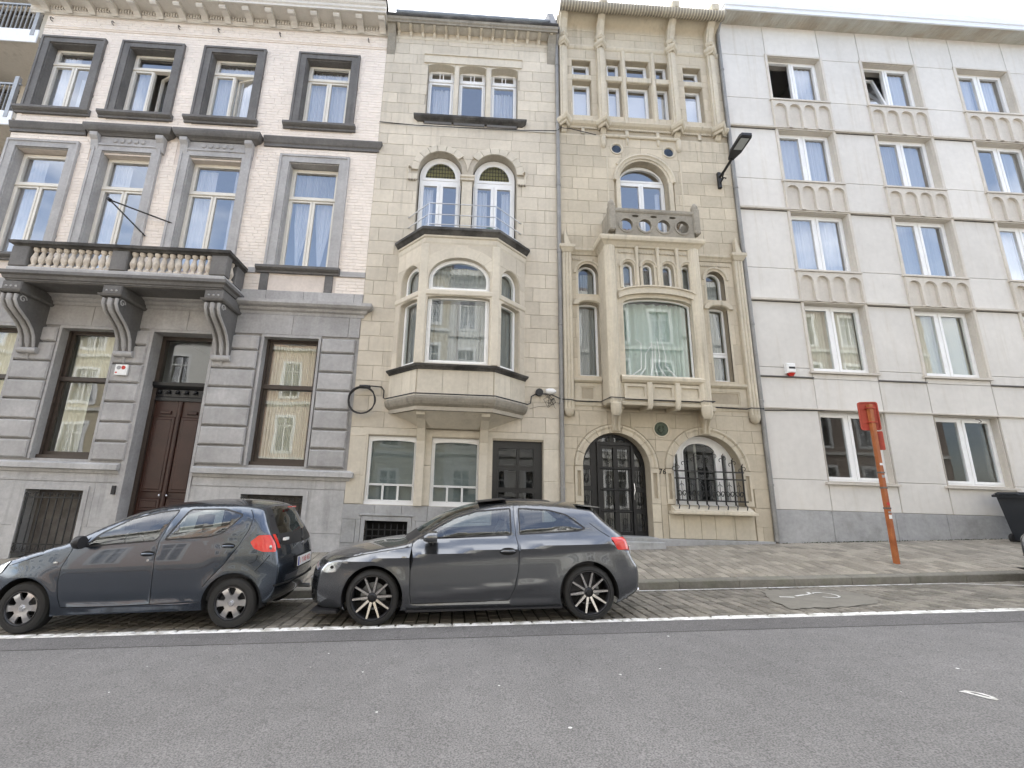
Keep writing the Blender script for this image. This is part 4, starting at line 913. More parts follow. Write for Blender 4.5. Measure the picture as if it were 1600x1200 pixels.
# cable coil and junction
t_ = thing('cable_coil', 'black cable coiled in a ring hanging at the joint between grey and limestone houses', 'cable coil', (-2.12, 9.9, 3.49))
B = MB(); q = random.Random(2)
for k in range(4):
    r_ = .30+.008*q.uniform(-1, 1); B.tube([(-2.12+q.uniform(-.008, .008)+r_*math.cos(t)*.98, 9.86+.018*k-.03, 3.47+r_*math.sin(t)) for t in frange(0, 6.283, 28)[:-1]], .013, 6, closed=True)
B.build('coil', m_trim, t_, smooth=60); MB().lathe([(0, -.13), (.04, -.12), (.045, 0), (.04, .12), (0, .13)], (-2.08, 9.88, 3.78), 'x', 10).build('splice', m_trim, t_, smooth=50)
t_ = thing('facade_cable', 'black cable running across both stone houses below the bay windows', 'cable', (0, 9.9, 3.5))
B = MB(); lg = off(BP, .10)
B.tube([(-1.95, 9.87, 3.80), (-1.72, 9.93, 3.80), (-1.66, 9.94, 3.72), (-1.66, 9.93, 3.55)]+[(x, y, 3.53) for x, y in lg]+[(1.66, 9.93, 3.56), (1.68, 9.93, 3.72), (1.78, 9.93, 3.78), (2.1, 9.93, 3.80)], .014, 6)
B.tube([(2.1, 9.93, 3.80), (2.35, 9.9, 3.68), (2.55, 9.80, 3.66), (2.72, 9.93, 3.66), (3.28, 9.93, 3.66), (3.32, 9.37, 3.66), (3.62, 9.36, 3.65), (3.66, 9.46, 3.65), (5.33, 9.46, 3.64), (5.36, 9.36, 3.65), (5.62, 9.37, 3.65), (5.66, 9.93, 3.64), (6.7, 9.93, 3.62), (6.72, 9.82, 3.63), (7.02, 9.82, 3.63), (7.1, 9.95, 3.62), (9, 9.97, 3.68)], .012, 6)
B.build('cable_run', m_trim, t_, smooth=60)
t_ = thing('junction_box', 'small round and oblong cable junction fittings beside the drainpipe right of the bay', 'junction box', (2.1, 9.9, 3.8))
MB().lathe([(0, -.05), (.085, -.045), (.09, .02), (.07, .05)], (1.86, 9.93, 3.82), 'y', 16).build('round_box', m_trim, t_, smooth=40)
MB().lathe([(0, -.12), (.05, -.11), (.07, -.04), (.07, .05), (.03, .12), (0, .13)], (2.12, 9.91, 3.85), 'x', 12).build('oblong_box', m_wht, t_, smooth=50)
g = MB(); q = random.Random(5)
for k in range(5): g.tube([(1.98+.07*k*.6, 9.92, 3.78), (1.95+q.uniform(0, .25), 9.9, 3.66), (2.0+q.uniform(0, .25), 9.92, 3.5+q.uniform(-.06, .06)), (2.05+q.uniform(-.1, .2), 9.93, 3.6), (2.2, 9.93, 3.7)], .005, 5)
g.tube([(2.1, 9.95, 3.52), (1.85, 9.96, 3.5), (1.65, 9.97, 3.44)], .004, 5); g.build('loose_wires', m_trim, t_, smooth=60)
t_ = tagm(MB().tube([(-2.33, 9.93, 10.90), (-1.4, 9.93, 10.86), (1.4, 9.93, 10.90), (2.35, 9.9, 10.93), (2.42, 9.80, 10.93), (2.65, 9.80, 10.93), (3.4, 9.93, 10.90)], .011, 6).build('upper_cable', m_trim, None, smooth=60), 'thin black cable strung across the limestone house under its top window', 'cable')
def pipe(x, z0, z1, lab, jog=None):
    p = thing('drainpipe', lab, 'drainpipe', (x, 9.93, z0))
    B = MB(); B.tube([(x, 9.93, z0), (x, 9.93, z1)], .05, 12); B.build('pipe', m_pipe, p, smooth=60)
    z = z0+1.2
    while z < z1: MB().lathe([(.05, -.03), (.06, -.025), (.06, .025), (.05, .03)], (x, 9.93, z), 'z', 12).build('bracket', m_pipe, p, smooth=50); z += 1.9
    MB().tube([(x, 9.93, z1), (x, 9.86, z1+.12), (x-.02, 9.74, z1+.22)], .05, 10).build('swan_neck', m_pipe, p, smooth=60)
pipe(2.37, .5, 13.75, 'grey drainpipe between the bay window house and the art nouveau house')
pipe(7.05, .72, 14.6, 'grey drainpipe between the art nouveau house and the modern flats')

# ------------------------------------------------------------------ building 3: sandstone art nouveau house
b3 = thing('art_nouveau_house', 'tan sandstone house with rectangular oriel, small ring balustrade balcony and arched door', 'house', (4.7, 10, .6))
X3a, X3b = 2.42, 7.02
Dr = ar(2.84, 4.36, .62, 2.21, .76); Wn = ar(4.88, 6.46, 1.42, 2.21, .78)
DA = ar(3.99, 5.28, 7.6, 9.56, .645)
SL = [ar(2.83, 3.33, 6.33, 6.88, .26), ar(2.83, 3.33, 4.27, 6.04, .08)]
SR = [ar(6.04, 6.50, 6.33, 6.86, .25), ar(6.04, 6.50, 4.27, 6.08, .08)]
TW = []
for a, b, zt, zb in ((2.81, 3.33, 13.38, 11.56), (3.79, 4.17, 13.47, 11.58), (4.33, 4.98, 13.47, 11.58), (5.17, 5.54, 13.47, 11.58), (5.96, 6.46, 13.36, 11.56)):
    TW += [rc(a, b, 12.90, zt), rc(a, b, zb, 12.70)]
orh = [(3.75, 4.2), (5.2, 4.2), (5.2, 7.1), (3.75, 7.1)]
MB().plate([(X3a, -.2), (X3b, -.2), (X3b, 15.0), (X3a, 15.0)], [poly(s) for s in [Dr, Wn, DA]+SL+SR+TW]+[orh], YF, YF+.42).build('stone_wall', m_tanj, b3)
hh = [ar(2.84-.2, 4.36+.2, .4, 2.21, .96), ar(4.88-.19, 6.46+.19, .4, 2.21, .97), ar(3.99-.15, 5.28+.15, 7.5, 9.56, .80), rc(4.72, 6.6, .5, 1.43)]
hh += [rc(2.66, 3.56, 3.6, 7.52), rc(5.68, 6.80, 3.6, 7.52), [(3.3, 3.5), (5.63, 3.5), (5.63, 7.6), (3.3, 7.6)], rc(2.42, 2.68, 3.3, 7.55), rc(6.74, 7.02, 3.3, 7.55), rc(2.42, 7.02, 10.9, 11.33), rc(2.42, 7.02, 11.3, 15)]
hh += [[(3.95+.17*math.cos(t), 10.54+.17*math.sin(t)) for t in frange(0, 6.283, 16)[:-1]], [(5.36+.17*math.cos(t), 10.52+.17*math.sin(t)) for t in frange(0, 6.283, 16)[:-1]], [(4.665+.2*math.cos(t), 3.09+.2*math.sin(t)) for t in frange(0, 6.283, 16)[:-1]]]
zc = [.62, 1.01, 1.41, 1.82, 2.20, 2.58, 2.84, 3.11, 3.45, 3.62]
masonry(b3, m_tan, 'stone_block', X3a, X3b, zc, .55, hh, YF-.022, .026, .007, 41, .004)
zc = [7.52, 7.9, 8.24, 8.58, 8.92, 9.26, 9.6, 9.94, 10.28, 10.60, 10.92]
masonry(b3, m_tan, 'stone_block', X3a, X3b, zc, .52, hh, YF-.022, .026, .006, 42, .003)
hh2 = TW+[rc(4.2, 4.31, 11, 14), rc(5.03, 5.14, 11, 14)]
masonry(b3, m_tan, 'stone_block', X3a, X3b, [11.3, 11.58, 11.95, 12.33, 12.72, 12.9, 13.16, 13.47, 13.82], .5, [inset(s, -.012) for s in TW], YF-.02, .024, .006, 43, .003)
masonry(b3, m_tan, 'stone_block', X3a, X3b, [13.9, 14.2, 14.45], .7, [], YF-.02, .024, .006, 44, .003)
masonry(b3, m_tan, 'stone_block', X3a, X3b, [3.66, 4.17, 4.7, 5.2, 5.7, 6.2, 6.7, 7.35], .5, SL+SR+[(lambda: [(3.4, 3.5), (5.6, 3.5), (5.6, 7.6), (3.4, 7.6)])(), rc(2.70, 3.40, 3.5, 4.2), rc(5.7, 6.75, 3.5, 4.2)], YF-.02, .024, .005, 45, .003)
# crowning cove, gutter, buttresses
cove = [(YF+.02, 14.42)]+[(YF-.02-.36*(1-math.cos(t)), 14.45+.30*math.sin(t)) for t in frange(0, math.pi/2, 8)]+[(YF+.02, 14.75)]
MB().prism(cove, 'x', X3a, X3b).build('cove_cornice', m_tan, b3, smooth=30)
MB().mould([(X3a, YF), (X3b, YF)], [(-.01, 14.42), (.03, 14.42), (.03, 14.46), (-.01, 14.47)]).build('string_course', m_tans, b3)
B = MB(); B.tube([(X3a-.02, 9.56, 14.76), (X3b+.02, 9.56, 14.76)], .125, 14); B.build('rolled_gutter', m_tang, b3, smooth=60)
B = MB()
for k in range(56): x = X3a+.04+k*.082; B.lathe([(.126, -.014), (.142, -.008), (.142, .008), (.126, .014)], (x, 9.56, 14.76), 'x', 12)
B.build('gutter_beading', m_tans, b3, smooth=60)
for (a, b, h) in ((2.7, 3.5, .10), (3.75, 5.5, .16), (5.8, 6.6, .10)):
    B = MB(); n = 10; pr = [(a+(b-a)*i/n, 14.86+h*math.sin(math.pi*i/n)) for i in range(n+1)]; B.plate([(a, 14.8), (b, 14.8)]+pr[::-1], [], 9.60, 9.70); B.build('arched_crest', m_tang, b3)
BU = [2.545, 3.60, 5.62, 6.74]
for c in BU:
    S = [(YF, 11.3), (YF-.13, 11.3), (YF-.13, 13.8), (YF-.13, 14.05), (YF-.16, 14.3), (YF-.26, 14.55), (YF-.42, 14.72), (YF-.56, 14.82), (YF-.58, 15.02), (YF-.44, 15.05), (YF, 15.0)]
    B = MB(); B.prism(S, 'x', c-.10, c+.10); bu = B.build('buttress', m_tans, b3)
    B = MB(); B.prism([(YF, 11.3)]+[(y-.025, z) for y, z in S[1:8]]+[(YF, 14.8)], 'x', c-.045, c+.045); B.build('rib', m_tans, bu)
    for z, k in ((13.78, 1.0), (11.15, 1.3), (14.08, .55)):
        yb = YF-.13 if z < 14 else YF-.14
        w_ = .10
        P = [(c-w_-.02*k, YF), (c-w_-.02*k, yb+.02), (c, yb-.11*k), (c+w_+.02*k, yb+.02), (c+w_+.02*k, YF)]
        MB().mould(P, [(-.03, z-.05*k), (.0, z-.04*k), (.01, z), (.035*k, z+.02), (.055*k, z+.06*k), (.06*k, z+.11*k), (-.03, z+.12*k)]).build('buttress_band', m_tans if z > 12 else m_tans, bu)
    B = MB(); 
    B.prism([(YF, 10.95), (YF-.05, 10.98), (YF-.12, 11.12), (YF-.14, 11.25), (YF, 11.25)], 'x', c-.07, c+.07); B.build('corbel', m_tans, bu)
ST1 = [(-.01, 13.76), (.03, 13.77), (.05, 13.80), (.07, 13.85), (.07, 13.88), (-.01, 13.90)]
ST2 = [(-.01, 11.14), (.02, 11.14), (.04, 11.18), (.10, 11.22), (.14, 11.28), (.14, 11.31), (.02, 11.37), (-.01, 11.37)]
xs = [X3a]+[q for c in BU for q in (c-.11, c+.11)]+[X3b]
for i in range(0, len(xs), 2):
    if xs[i+1]-xs[i] < .05: continue
    for pr in (ST1, ST2): MB().mould([(xs[i], YF), (xs[i+1], YF)], pr).build('string_course', m_tans, b3)
    B = MB(); n = max(1, int((xs[i+1]-xs[i])/.05))
    for k in range(n): B.box(xs[i]+k*.05, xs[i]+k*.05+.028, YF-.05, YF, 11.11, 11.145)
    B.build('small_dentils', m_tans, b3)
for x in (3.06, 4.25, 5.09, 6.24): MB().cbox(x-.045, x+.045, YF-.05, YF, 10.95, 11.14, .01).build('mini_pilaster', m_tans, b3)
MB().mould([(X3a, YF), (3.55, YF)], [(-.01, 10.89), (.025, 10.89), (.025, 10.93), (-.01, 10.94)]).build('string_course', m_tans, b3)
MB().mould([(5.66, YF), (X3b, YF)], [(-.01, 10.89), (.025, 10.89), (.025, 10.93), (-.01, 10.94)]).build('string_course', m_tans, b3)
MB().mould([(3.52, YF), (3.60, YF-.05), (4.20, YF-.05), (4.25, YF-.08), (4.30, YF-.05), (5.04, YF-.05), (5.09, YF-.08), (5.14, YF-.05), (5.64, YF-.05), (5.70, YF)], [(-.04, 10.87), (.01, 10.87), (.03, 10.90), (.03, 10.94), (-.04, 10.96)]).build('string_course', m_tans, b3)
for x in (3.60, 4.25, 5.09, 5.64):
    k = 1.4 if x in (3.60, 5.64) else .8
    B = MB(); B.lathe([(0, -.24*k), (.03*k, -.22*k), (.045*k, -.14*k), (.05*k, 0), (.04*k, .02)], (x, YF-.03, 10.86), 'z', 10); B.build('pendant', m_tans, b3, smooth=50)
for x in (4.255, 5.085): MB().tube([(x, YF-.02, 11.35), (x, YF-.02, 13.76)], .055, 10).build('window_shaft', m_tans, b3, smooth=60)
for x0, x1 in ((3.72, 4.20), (4.31, 5.03), (5.14, 5.58)): MB().cbox(x0, x1, YF-.05, YF+.14, 12.72, 12.90, .02).build('stone_transom', m_tans, b3)
for x0, x1 in ((2.81, 3.33), (5.96, 6.46)): MB().cbox(x0, x1, YF-.035, YF+.14, 12.72, 12.90, .02).build('stone_transom', m_tans, b3)
for s in TW:
    a, b, z0, z1 = s[1:]; y = YF+.15
    wo = window(b3, rc(a, b, z0, z1), y, [rc(a+.035, b-.035, z0+.03, z1-.03)], m_upvc, g_win, .045, .07)
    if z1 < 13: MB().box(a+.05, b-.05, y+.10, y+.105, z0+.05, z1-.18).build('blind', m_wht, wo)
for cx, cz in ((3.95, 10.54), (5.36, 10.52)):
    ro = MB().arch(cx, cz, .125, .125, [(0, YF+.0), (0, YF-.02), (.02, YF-.045), (.05, YF-.045), (.06, YF-.02), (.06, YF)], 0, 360, 24).build('round_window', m_tans, b3, smooth=50)
    MB().lathe([(0, 0), (.127, 0)], (cx, YF-.015, cz), 'y', 20).build('pane', g_winb, ro); MB().lathe([(0, 0), (.127, 0)], (cx, YF-.003, cz), 'y', 20).build('backing', m_greyd, ro)
# arched balcony door
ad = MB()
ad.arch(4.635, 9.56, .645, .645, [(0, YF+.02), (0, YF-.02), (.04, YF-.03), (.05, YF-.06), (.10, YF-.07), (.13, YF-.10), (.17, YF-.09), (.17, YF+.02)], 0, 180, 30)
for x in (3.99, 5.28):
    sg = -1 if x < 4.5 else 1; q = sorted([x, x+sg*.10])
    ad.box(q[0], q[1], YF-.06, YF+.02, 7.6, 9.56)
wo = window(b3, ar(4.0, 5.27, 7.6, 9.56, .63), YF+.20, [ar(4.04, 5.23, 9.70, 9.70, .45), rc(4.04, 4.625, 7.65, 9.64), rc(4.645, 5.23, 7.65, 9.64)], m_upvc, g_win, .055, .08, [(s_white, 5.08, 5.2, 7.7, 9.5)], label='large arched balcony door')
ad.build('door_surround', m_tans, wo, smooth=30)
MB().arch(4.635, 9.56, .83, .83, [(0, YF+.0), (0, YF-.05), (.05, YF-.06), (.06, YF)], 35, 82, 8).build('label_mould', m_tans, wo); MB().arch(4.635, 9.56, .83, .83, [(0, YF+.0), (0, YF-.05), (.05, YF-.06), (.06, YF)], 98, 145, 8).build('label_mould', m_tans, wo)
MB().box(3.66, 3.70, YF-.035, YF, 7.9, 10.3).build('lesene', m_tans, wo); MB().box(5.62, 5.66, YF-.035, YF, 7.9, 10.3).build('lesene', m_tans, wo)
# oriel
OX0, OX1, OY = 3.34, 5.60, 9.5
B = MB(); P = [(OX0-.02, YF), (OX0-.02, OY-.06), (OX1+.02, OY-.06), (OX1+.02, YF)]
B.mould(P, [(-.3, 7.34), (-.02, 7.34), (.0, 7.38), (.05, 7.44), (.10, 7.47), (.12, 7.53), (.12, 7.58), (-.3, 7.62)]); B.box(OX0+.2, OX1-.2, OY+.2, YF, 7.40, 7.60)
ori = B.build('oriel_window', m_tans, b3, label='projecting stone oriel below the balcony')
sm = [ar(x, x+.27, 6.28, 6.84, .135) for x in (3.76, 4.235, 4.71, 5.17)]
tc_ = [(3.64, 6.12)]
big = [(3.73, 4.19), (5.36, 4.19), (5.36, 5.92)]+[(4.545+.815*math.cos(t), 5.92+.17*math.sin(t)) for t in frange(0, math.pi, 14)][1:-1]+[(3.73, 5.92)]
smp = []
for s in sm:
    c = (s[1]+s[2])/2; zb = 6.10+.20*math.sqrt(max(0, 1-((c-4.545)/1.0)**2)); smp.append(('a', s[1], s[2], zb+.06, 6.84, .135))
MB().plate([(OX0, 3.58), (OX1, 3.58), (OX1, 7.35), (OX0, 7.35)], [big]+[poly(s) for s in smp], OY, OY+.22).build('oriel_front', m_tans, ori)
for x0, x1 in ((OX0, OX0+.10), (OX1-.10, OX1)): MB().box(x0, x1, OY+.22, YF, 3.58, 7.35).build('oriel_side', m_tans, ori)
for i, c in enumerate((3.46, 5.48)):
    B = MB()
    for dx, rr_ in ((-.06, .055), (.0, .075), (.06, .055)): B.tube([(c+dx, OY-.03, 3.42), (c+dx, OY-.03, 7.36)], rr_, 10)
    B.cbox(c-.13, c+.13, OY-.05, OY+.02, 3.55, 7.36, .02)
    B.lathe([(0, -.17), (.07, -.15), (.115, -.06), (.12, .12), (.10, .14)], (c, OY-.03, 3.42), 'z', 10)
    B.build('oriel_shaft', m_tans, ori, smooth=40)
tr = MB(); n = 16; lo = []; hi = []
for i in range(n+1):
    x = 3.62+(5.44-3.62)*i/n; u = (x-4.53)/.91; z = 6.08+.22*math.sqrt(max(0, 1-u*u*.93)); hi.append((x, z+.03)); lo.append((x, z-.12))
tr.plate(lo+hi[::-1], [], OY-.07, OY+.10); tr.plate([(x, z+.0) for x, z in hi]+[(x, z+.035) for x, z in hi[::-1]], [], OY-.10, OY+.1); tr.build('curved_transom', m_tans, ori)
for i, s in enumerate(smp):
    xc = (s[1]+s[2])/2
    fo = MB(); fo.arch(xc, 6.84, .135, .135, [(0, OY+.1), (0, OY-.02), (.035, OY-.035), (.045, OY-.055), (.085, OY-.055), (.09, OY+.02)], 0, 180, 16)
    for sg in (-1, 1): q = sorted([xc+sg*.135, xc+sg*.20]); fo.box(q[0], q[1], OY-.03, OY+.02, s[3], 6.84)
    wo = window(ori, inset(s, .003), OY+.10, [inset(s, .02)], m_upvc, g_winb, .035, .06, name='lancet_window')
    curtain(wo, s_grey, s[1]+.04, s[2]-.04, s[3]+.04, 6.9, OY+.2, seed=i, amp=.006)
    fo = fo.build('hood_mould', m_tans, ori, smooth=30)
for x in (4.10, 4.605, 5.07):
    MB().tube([(x, OY-.05, 6.3), (x, OY-.05, 7.15), (x, OY-.05, 7.34)], [.035, .035, .05], 8).build('colonnette', m_tans, ori, smooth=50)
B = MB()
for k in range(30):
    x = 3.68+k*.062
    if all(abs(x+.018-c) > .06 for c in (4.10, 4.605, 5.07)): B.box(x, x+.034, OY-.03, OY+.01, 7.20, 7.24)
B.build('small_dentils', m_tans, ori)
wo = window(ori, rc(3.74, 5.35, 4.20, 6.09), OY+.12, [[0]] and [('a', 3.752, 5.338, 4.215, 5.90, .175)], m_upvc, g_winb, .022, .06, label='wide picture window with segmental head')
curtain(wo, s_green, 3.77, 5.32, 4.23, 6.04, OY+.30, seed=77, wl=.17, amp=.03)
g = MB(); q = random.Random(8)
for k in range(6):
    x = 4.2+k*.11+q.uniform(-.05, .05); g.tube([(x+.1*k-.25, OY+.22, 4.23), (x, OY+.22, 4.42+.02*k), (x+.03, OY+.23, 4.7+q.uniform(0, .35)), (x+q.uniform(-.15, .2), OY+.23, 5.0+q.uniform(0, .2))], [.022, .018, .012, .006], 6)
g.build('driftwood', m_upvc, wo, smooth=60)
MB().mould([(3.60, OY), (5.48, OY)], [(-.01, 4.02), (.05, 4.03), (.10, 4.08), (.11, 4.14), (.06, 4.19), (-.01, 4.20)]).build('window_sill', m_tans, ori)
for k in range(3):
    a = 3.66+k*.61; B = MB(); B.plate(poly(rc(a, a+.52, 3.66, 4.0)), [poly(rc(a+.07, a+.45, 3.72, 3.94))], OY-.04, OY+.01); B.build('apron_panel', m_tans, ori)
for x in (4.22, 4.84):
    B = MB(); B.cbox(x-.055, x+.055, OY-.09, OY, 3.55, 4.04, .015); B.lathe([(0, -.12), (.04, -.10), (.065, -.02), (.06, .03)], (x, OY-.03, 3.55), 'z', 9)
    B.prism([(OY, 3.56), (OY, 3.44), (YF-.05, 3.47), (YF-.05, 3.56)], 'x', x-.045, x+.045); B.build('apron_rib', m_tans, ori, smooth=30)
MB().box(OX0+.02, OX1-.02, OY+.0, YF, 3.56, 3.60).build('oriel_soffit', m_tans, ori)
MB().mould([(3.6, OY), (5.45, OY)], [(-.01, 3.52), (.02, 3.53), (.03, 3.58), (-.01, 3.62)]).build('base_mould', m_tans, ori)
# balcony on the oriel: posts, ringed balustrade
BYF = 9.40
rg = MB(); hs = []
for xc in (3.87, 4.325, 4.78, 5.24): hs.append([(xc+.165*math.cos(t), 7.90+.175*math.sin(t)) for t in frange(0, 6.283, 20)[:-1]])
for xc in (4.10, 4.55, 5.01): hs.append([(xc+.085*math.cos(t), 8.15+.035*math.sin(t)) for t in frange(0, 6.283, 10)[:-1]])
rg.plate(poly(rc(3.60, 5.52, 7.62, 8.23)), hs, BYF, BYF+.10)
for xc in (3.87, 4.325, 4.78, 5.24): rg.arch(xc, 7.90, .165, .175, [(-.01, BYF+.02), (-.01, BYF-.02), (.03, BYF-.02), (.03, BYF+.02)], 0, 360, 20)
bb = rg.build('ring_balustrade', m_tang, b3, smooth=30, label='carved stone balustrade with four open rings')
MB().mould([(3.56, BYF+.02), (5.56, BYF+.02)], [(-.12, 8.23), (.03, 8.23), (.05, 8.27), (.05, 8.33), (-.12, 8.36)]).build('hand_rail', m_tang, bb)
for x in (3.53, 5.59):
    B = MB(); B.cbox(x-.075, x+.075, BYF-.05, BYF+.14, 7.75, 8.40, .02); B.lathe([(.075, 0), (.085, .06), (.07, .12), (.03, .18), (0, .20)], (x, BYF+.04, 8.40), 'z', 10)
    B.lathe([(0, -.06), (.05, -.03), (.06, .02), (.05, .05)], (x, BYF-.01, 7.76), 'z', 9); B.build('post', m_tang, bb, smooth=40)
    MB().cbox(x-.06, x+.06, BYF+.15, 9.98, 7.62, 8.30, .015).build('side_parapet', m_tang, bb)
p_ = thing('flower_basket', 'basket of dried reddish flowers behind the left ring of the stone balustrade', 'flower basket', (3.85, 9.6, 7.62))
B = MB(); B.lathe([(.10, 0), (.14, .12)], (3.88, 9.62, 7.62), 'z', 10); B.build('basket', m_wood, p_); q = random.Random(3); B = MB()
for k in range(90):
    t = q.uniform(0, 6.28); r_ = q.uniform(0, .15); z = 7.75+q.uniform(0, .10); x, y = 3.88+r_*math.cos(t), 9.62+r_*math.sin(t); s_ = .022
    B.add([(x-s_, y, z), (x+s_, y-.01, z+q.uniform(-.02, .02)), (x, y+.01, z+s_*1.5)], [(0, 1, 2)])
B.build('flowers', m_basket, p_)
p_ = thing('potted_plant', 'small green potted plant behind the third ring of the stone balustrade', 'plant', (4.72, 9.6, 7.62))
MB().lathe([(.07, 0), (.09, .12)], (4.72, 9.62, 7.62), 'z', 12).build('pot', m_gryp, p_); B = MB()
for k in range(60):
    t = q.uniform(0, 6.28); l = q.uniform(.1, .22); x, y, z = 4.72, 9.62, 7.74+q.uniform(0, .08); dx, dy = math.cos(t)*l*.7, math.sin(t)*l*.7; dz = q.uniform(.0, .15)
    B.add([(x, y, z), (x+dx*.5-dy*.15, y+dy*.5+dx*.15, z+dz), (x+dx, y+dy, z+dz*.8), (x+dx*.5+dy*.15, y+dy*.5-dx*.15, z+dz*.9)], [(0, 1, 2, 3)])
B.build('leaves', m_leaf, p_)
p_ = thing('folding_chair', 'folded wooden chair leaning behind the fourth ring of the stone balustrade', 'chair', (5.2, 9.65, 7.62))
B = MB(); B.tube([(5.02, 9.65, 7.62), (5.30, 9.62, 8.25)], .018, 6); B.tube([(5.10, 9.75, 7.62), (5.38, 9.72, 8.25)], .018, 6); B.build('frame', m_wood, p_)
for k in range(4): MB().box(5.06+.05*k, 5.10+.05*k, 9.63, 9.78, 7.70+.115*k, 7.73+.115*k).build('slat', m_wood, p_)
# side shafts, strings, side windows
for c in (2.55, 6.87):
    B = MB()
    for dx in (-.075, .0, .075): B.tube([(c+dx, YF-.07, 3.42), (c+dx, YF-.07, 7.42)], .045, 9)
    B.cbox(c-.12, c+.12, YF-.08, YF, 3.42, 7.42, .02); B.lathe([(0, -.14), (.06, -.12), (.11, -.05), (.115, .06)], (c, YF-.05, 3.42), 'z', 10)
    sh_ = B.build('side_shaft', m_tans, b3, smooth=40)
    MB().mould([(c-.12, YF), (c-.12, YF-.12), (c+.12, YF-.12), (c+.12, YF)], [(-.06, 7.38), (.0, 7.39), (.04, 7.46), (.07, 7.50), (.07, 7.57), (-.06, 7.60)]).build('capital', m_tans, sh_)
    B = MB(); B.prism([(c-.07, 7.58), (c+.08, 7.58), (c+.05, 7.66), (c+.0, 7.80), (c-.04, 8.0), (c-.07, 7.9)], 'y', YF-.16, YF-.05); B.build('finial', m_tans, sh_)
for a, b in ((2.67, OX0-.02), (OX1+.02, 6.75)):
    MB().mould([(a, YF), (b, YF)], [(-.01, 7.36), (.03, 7.37), (.06, 7.43), (.10, 7.47), (.10, 7.53), (-.01, 7.55)]).build('string_course', m_tans, b3)
    B = MB(); k = a+.04
    while k < b-.06: B.box(k, k+.03, YF-.05, YF-.01, 7.22, 7.26); k += .055
    B.build('small_dentils', m_tans, b3)
    MB().mould([(a, YF), (b, YF)], [(-.01, 4.10), (.06, 4.11), (.10, 4.15), (.10, 4.20), (-.01, 4.22)]).build('window_sill', m_tans, b3)
    MB().mould([(a, YF), (b, YF)], [(-.01, 3.55), (.04, 3.56), (.05, 3.60), (.05, 3.64), (-.01, 3.66)]).build('string_course', m_tans, b3)
    B = MB(); B.plate(poly(rc(a+.02, b-.0, 3.66, 4.10)), [poly(rc(a+.16, b-.16, 3.70, 4.02))], YF-.03, YF); B.plate(poly(rc(a+.16, b-.16, 3.70, 4.02)), [poly(rc(a+.19, b-.19, 3.73, 3.99))], YF-.015, YF); B.build('apron_panel', m_tans, b3)
for S_, sd_ in ((SL, 0), (SR, 1)):
    for k, s in enumerate(S_):
        y = YF+.14; xc = (s[1]+s[2])/2; ha = (s[2]-s[1])/2
        cs = [inset(s, .015)]
        if sd_ == 1 and k == 1: cs = [('a', s[1]+.02, s[2]-.02, 4.98, s[4], .06), rc(s[1]+.02, s[2]-.02, s[3]+.02, 4.94)]
        wo = window(b3, inset(s, .003), y, cs, m_upvc, g_winb, .04, .07)
        curtain(wo, s_grey, s[1]+.05, s[2]-.05, s[3]+.05, s[4]+.1*(1-k), y+.13, seed=k+sd_*5, amp=.012)
        B = MB()
        if k == 0:
            B.arch(xc, s[4], ha, s[5], [(0, YF+.12), (0, YF-.02), (.04, YF-.03), (.06, YF-.06), (.10, YF-.06), (.10, YF)], 0, 180, 18)
            for sg in (-1, 1): q_ = sorted([xc+sg*ha, xc+sg*(ha+.05)]); B.box(q_[0], q_[1], YF-.03, YF+.01, s[3], s[4])
        else:
            B.arch(xc, s[4]+.0, ha, s[5], [(0, YF+.12), (.0, YF-.05), (.03, YF-.08), (.13, YF-.08), (.15, YF)], 0, 180, 14)
            for sg in (-1, 1): q_ = sorted([xc+sg*ha, xc+sg*(ha+.05)]); B.box(q_[0], q_[1], YF-.03, YF+.01, s[3], s[4])
        B.build('hood_mould', m_tans, wo, smooth=30)
# ground floor arches
def big_arch(sh, seed, n):
    xc = (sh[1]+sh[2])/2; a = (sh[2]-sh[1])/2; rise = sh[5]; q = random.Random(seed)
    for k in range(n):
        t0 = 180*k/n+.35; t1 = 180*(k+1)/n-.35; B = MB(); t = q.uniform(-1, 1)
        B.arch(xc, sh[4], a, rise, [(0, YF+.01), (0, YF-.03), (.10, YF-.03), (.105, YF-.045), (.12, YF-.045), (.125, YF-.06), (.17, YF-.06), (.185, YF+.01)], t0, t1, 5, t)
        B.build('arch_stone', m_tans, b3)
big_arch(Dr, 5, 9); big_arch(Wn, 6, 9)
for x0, x1 in ((2.66, 2.84), (4.36, 4.55), (4.70, 4.88), (6.46, 6.65)):
    B = MB(); B.plate(poly(rc(x0, x1, 1.44, 2.20)), [poly(rc(x0+.05, x1-.05, 1.55, 2.10))], YF-.035, YF+.01); B.build('jamb_panel', m_tans, b3)
    if x0 < 4.6:
        for k in range(2): MB().cbox(x0, x1, YF-.03, YF+.01, .66+k*.39, 1.04+k*.39, .006, R.uniform(-1, 1)).build('jamb_stone', m_tans, b3)
for c in (3.61, 5.68):
    B = MB(); B.prism([(YF-.0, 2.98), (YF-.07, 3.0), (YF-.10, 3.15), (YF-.16, 3.32), (9.62, 3.50), (9.62, 3.58), (YF, 3.58)], 'x', c-.09, c+.09)
    for dx in (-.05, .05): B.tube([(c+dx, YF-.075, 3.02), (c+dx, YF-.11, 3.16), (c+dx, YF-.18, 3.34), (c+dx, 9.62, 3.5)], .03, 7)
    B.build('keystone_corbel', m_tans, b3, smooth=40)
md = MB(); md.arch(4.665, 3.09, .16, .16, [(0, YF-.0), (0, YF-.03), (.03, YF-.03), (.04, YF)], 0, 360, 28); md = md.build('medallion', m_tans, b3, label='round green bronze relief medallion', smooth=40)
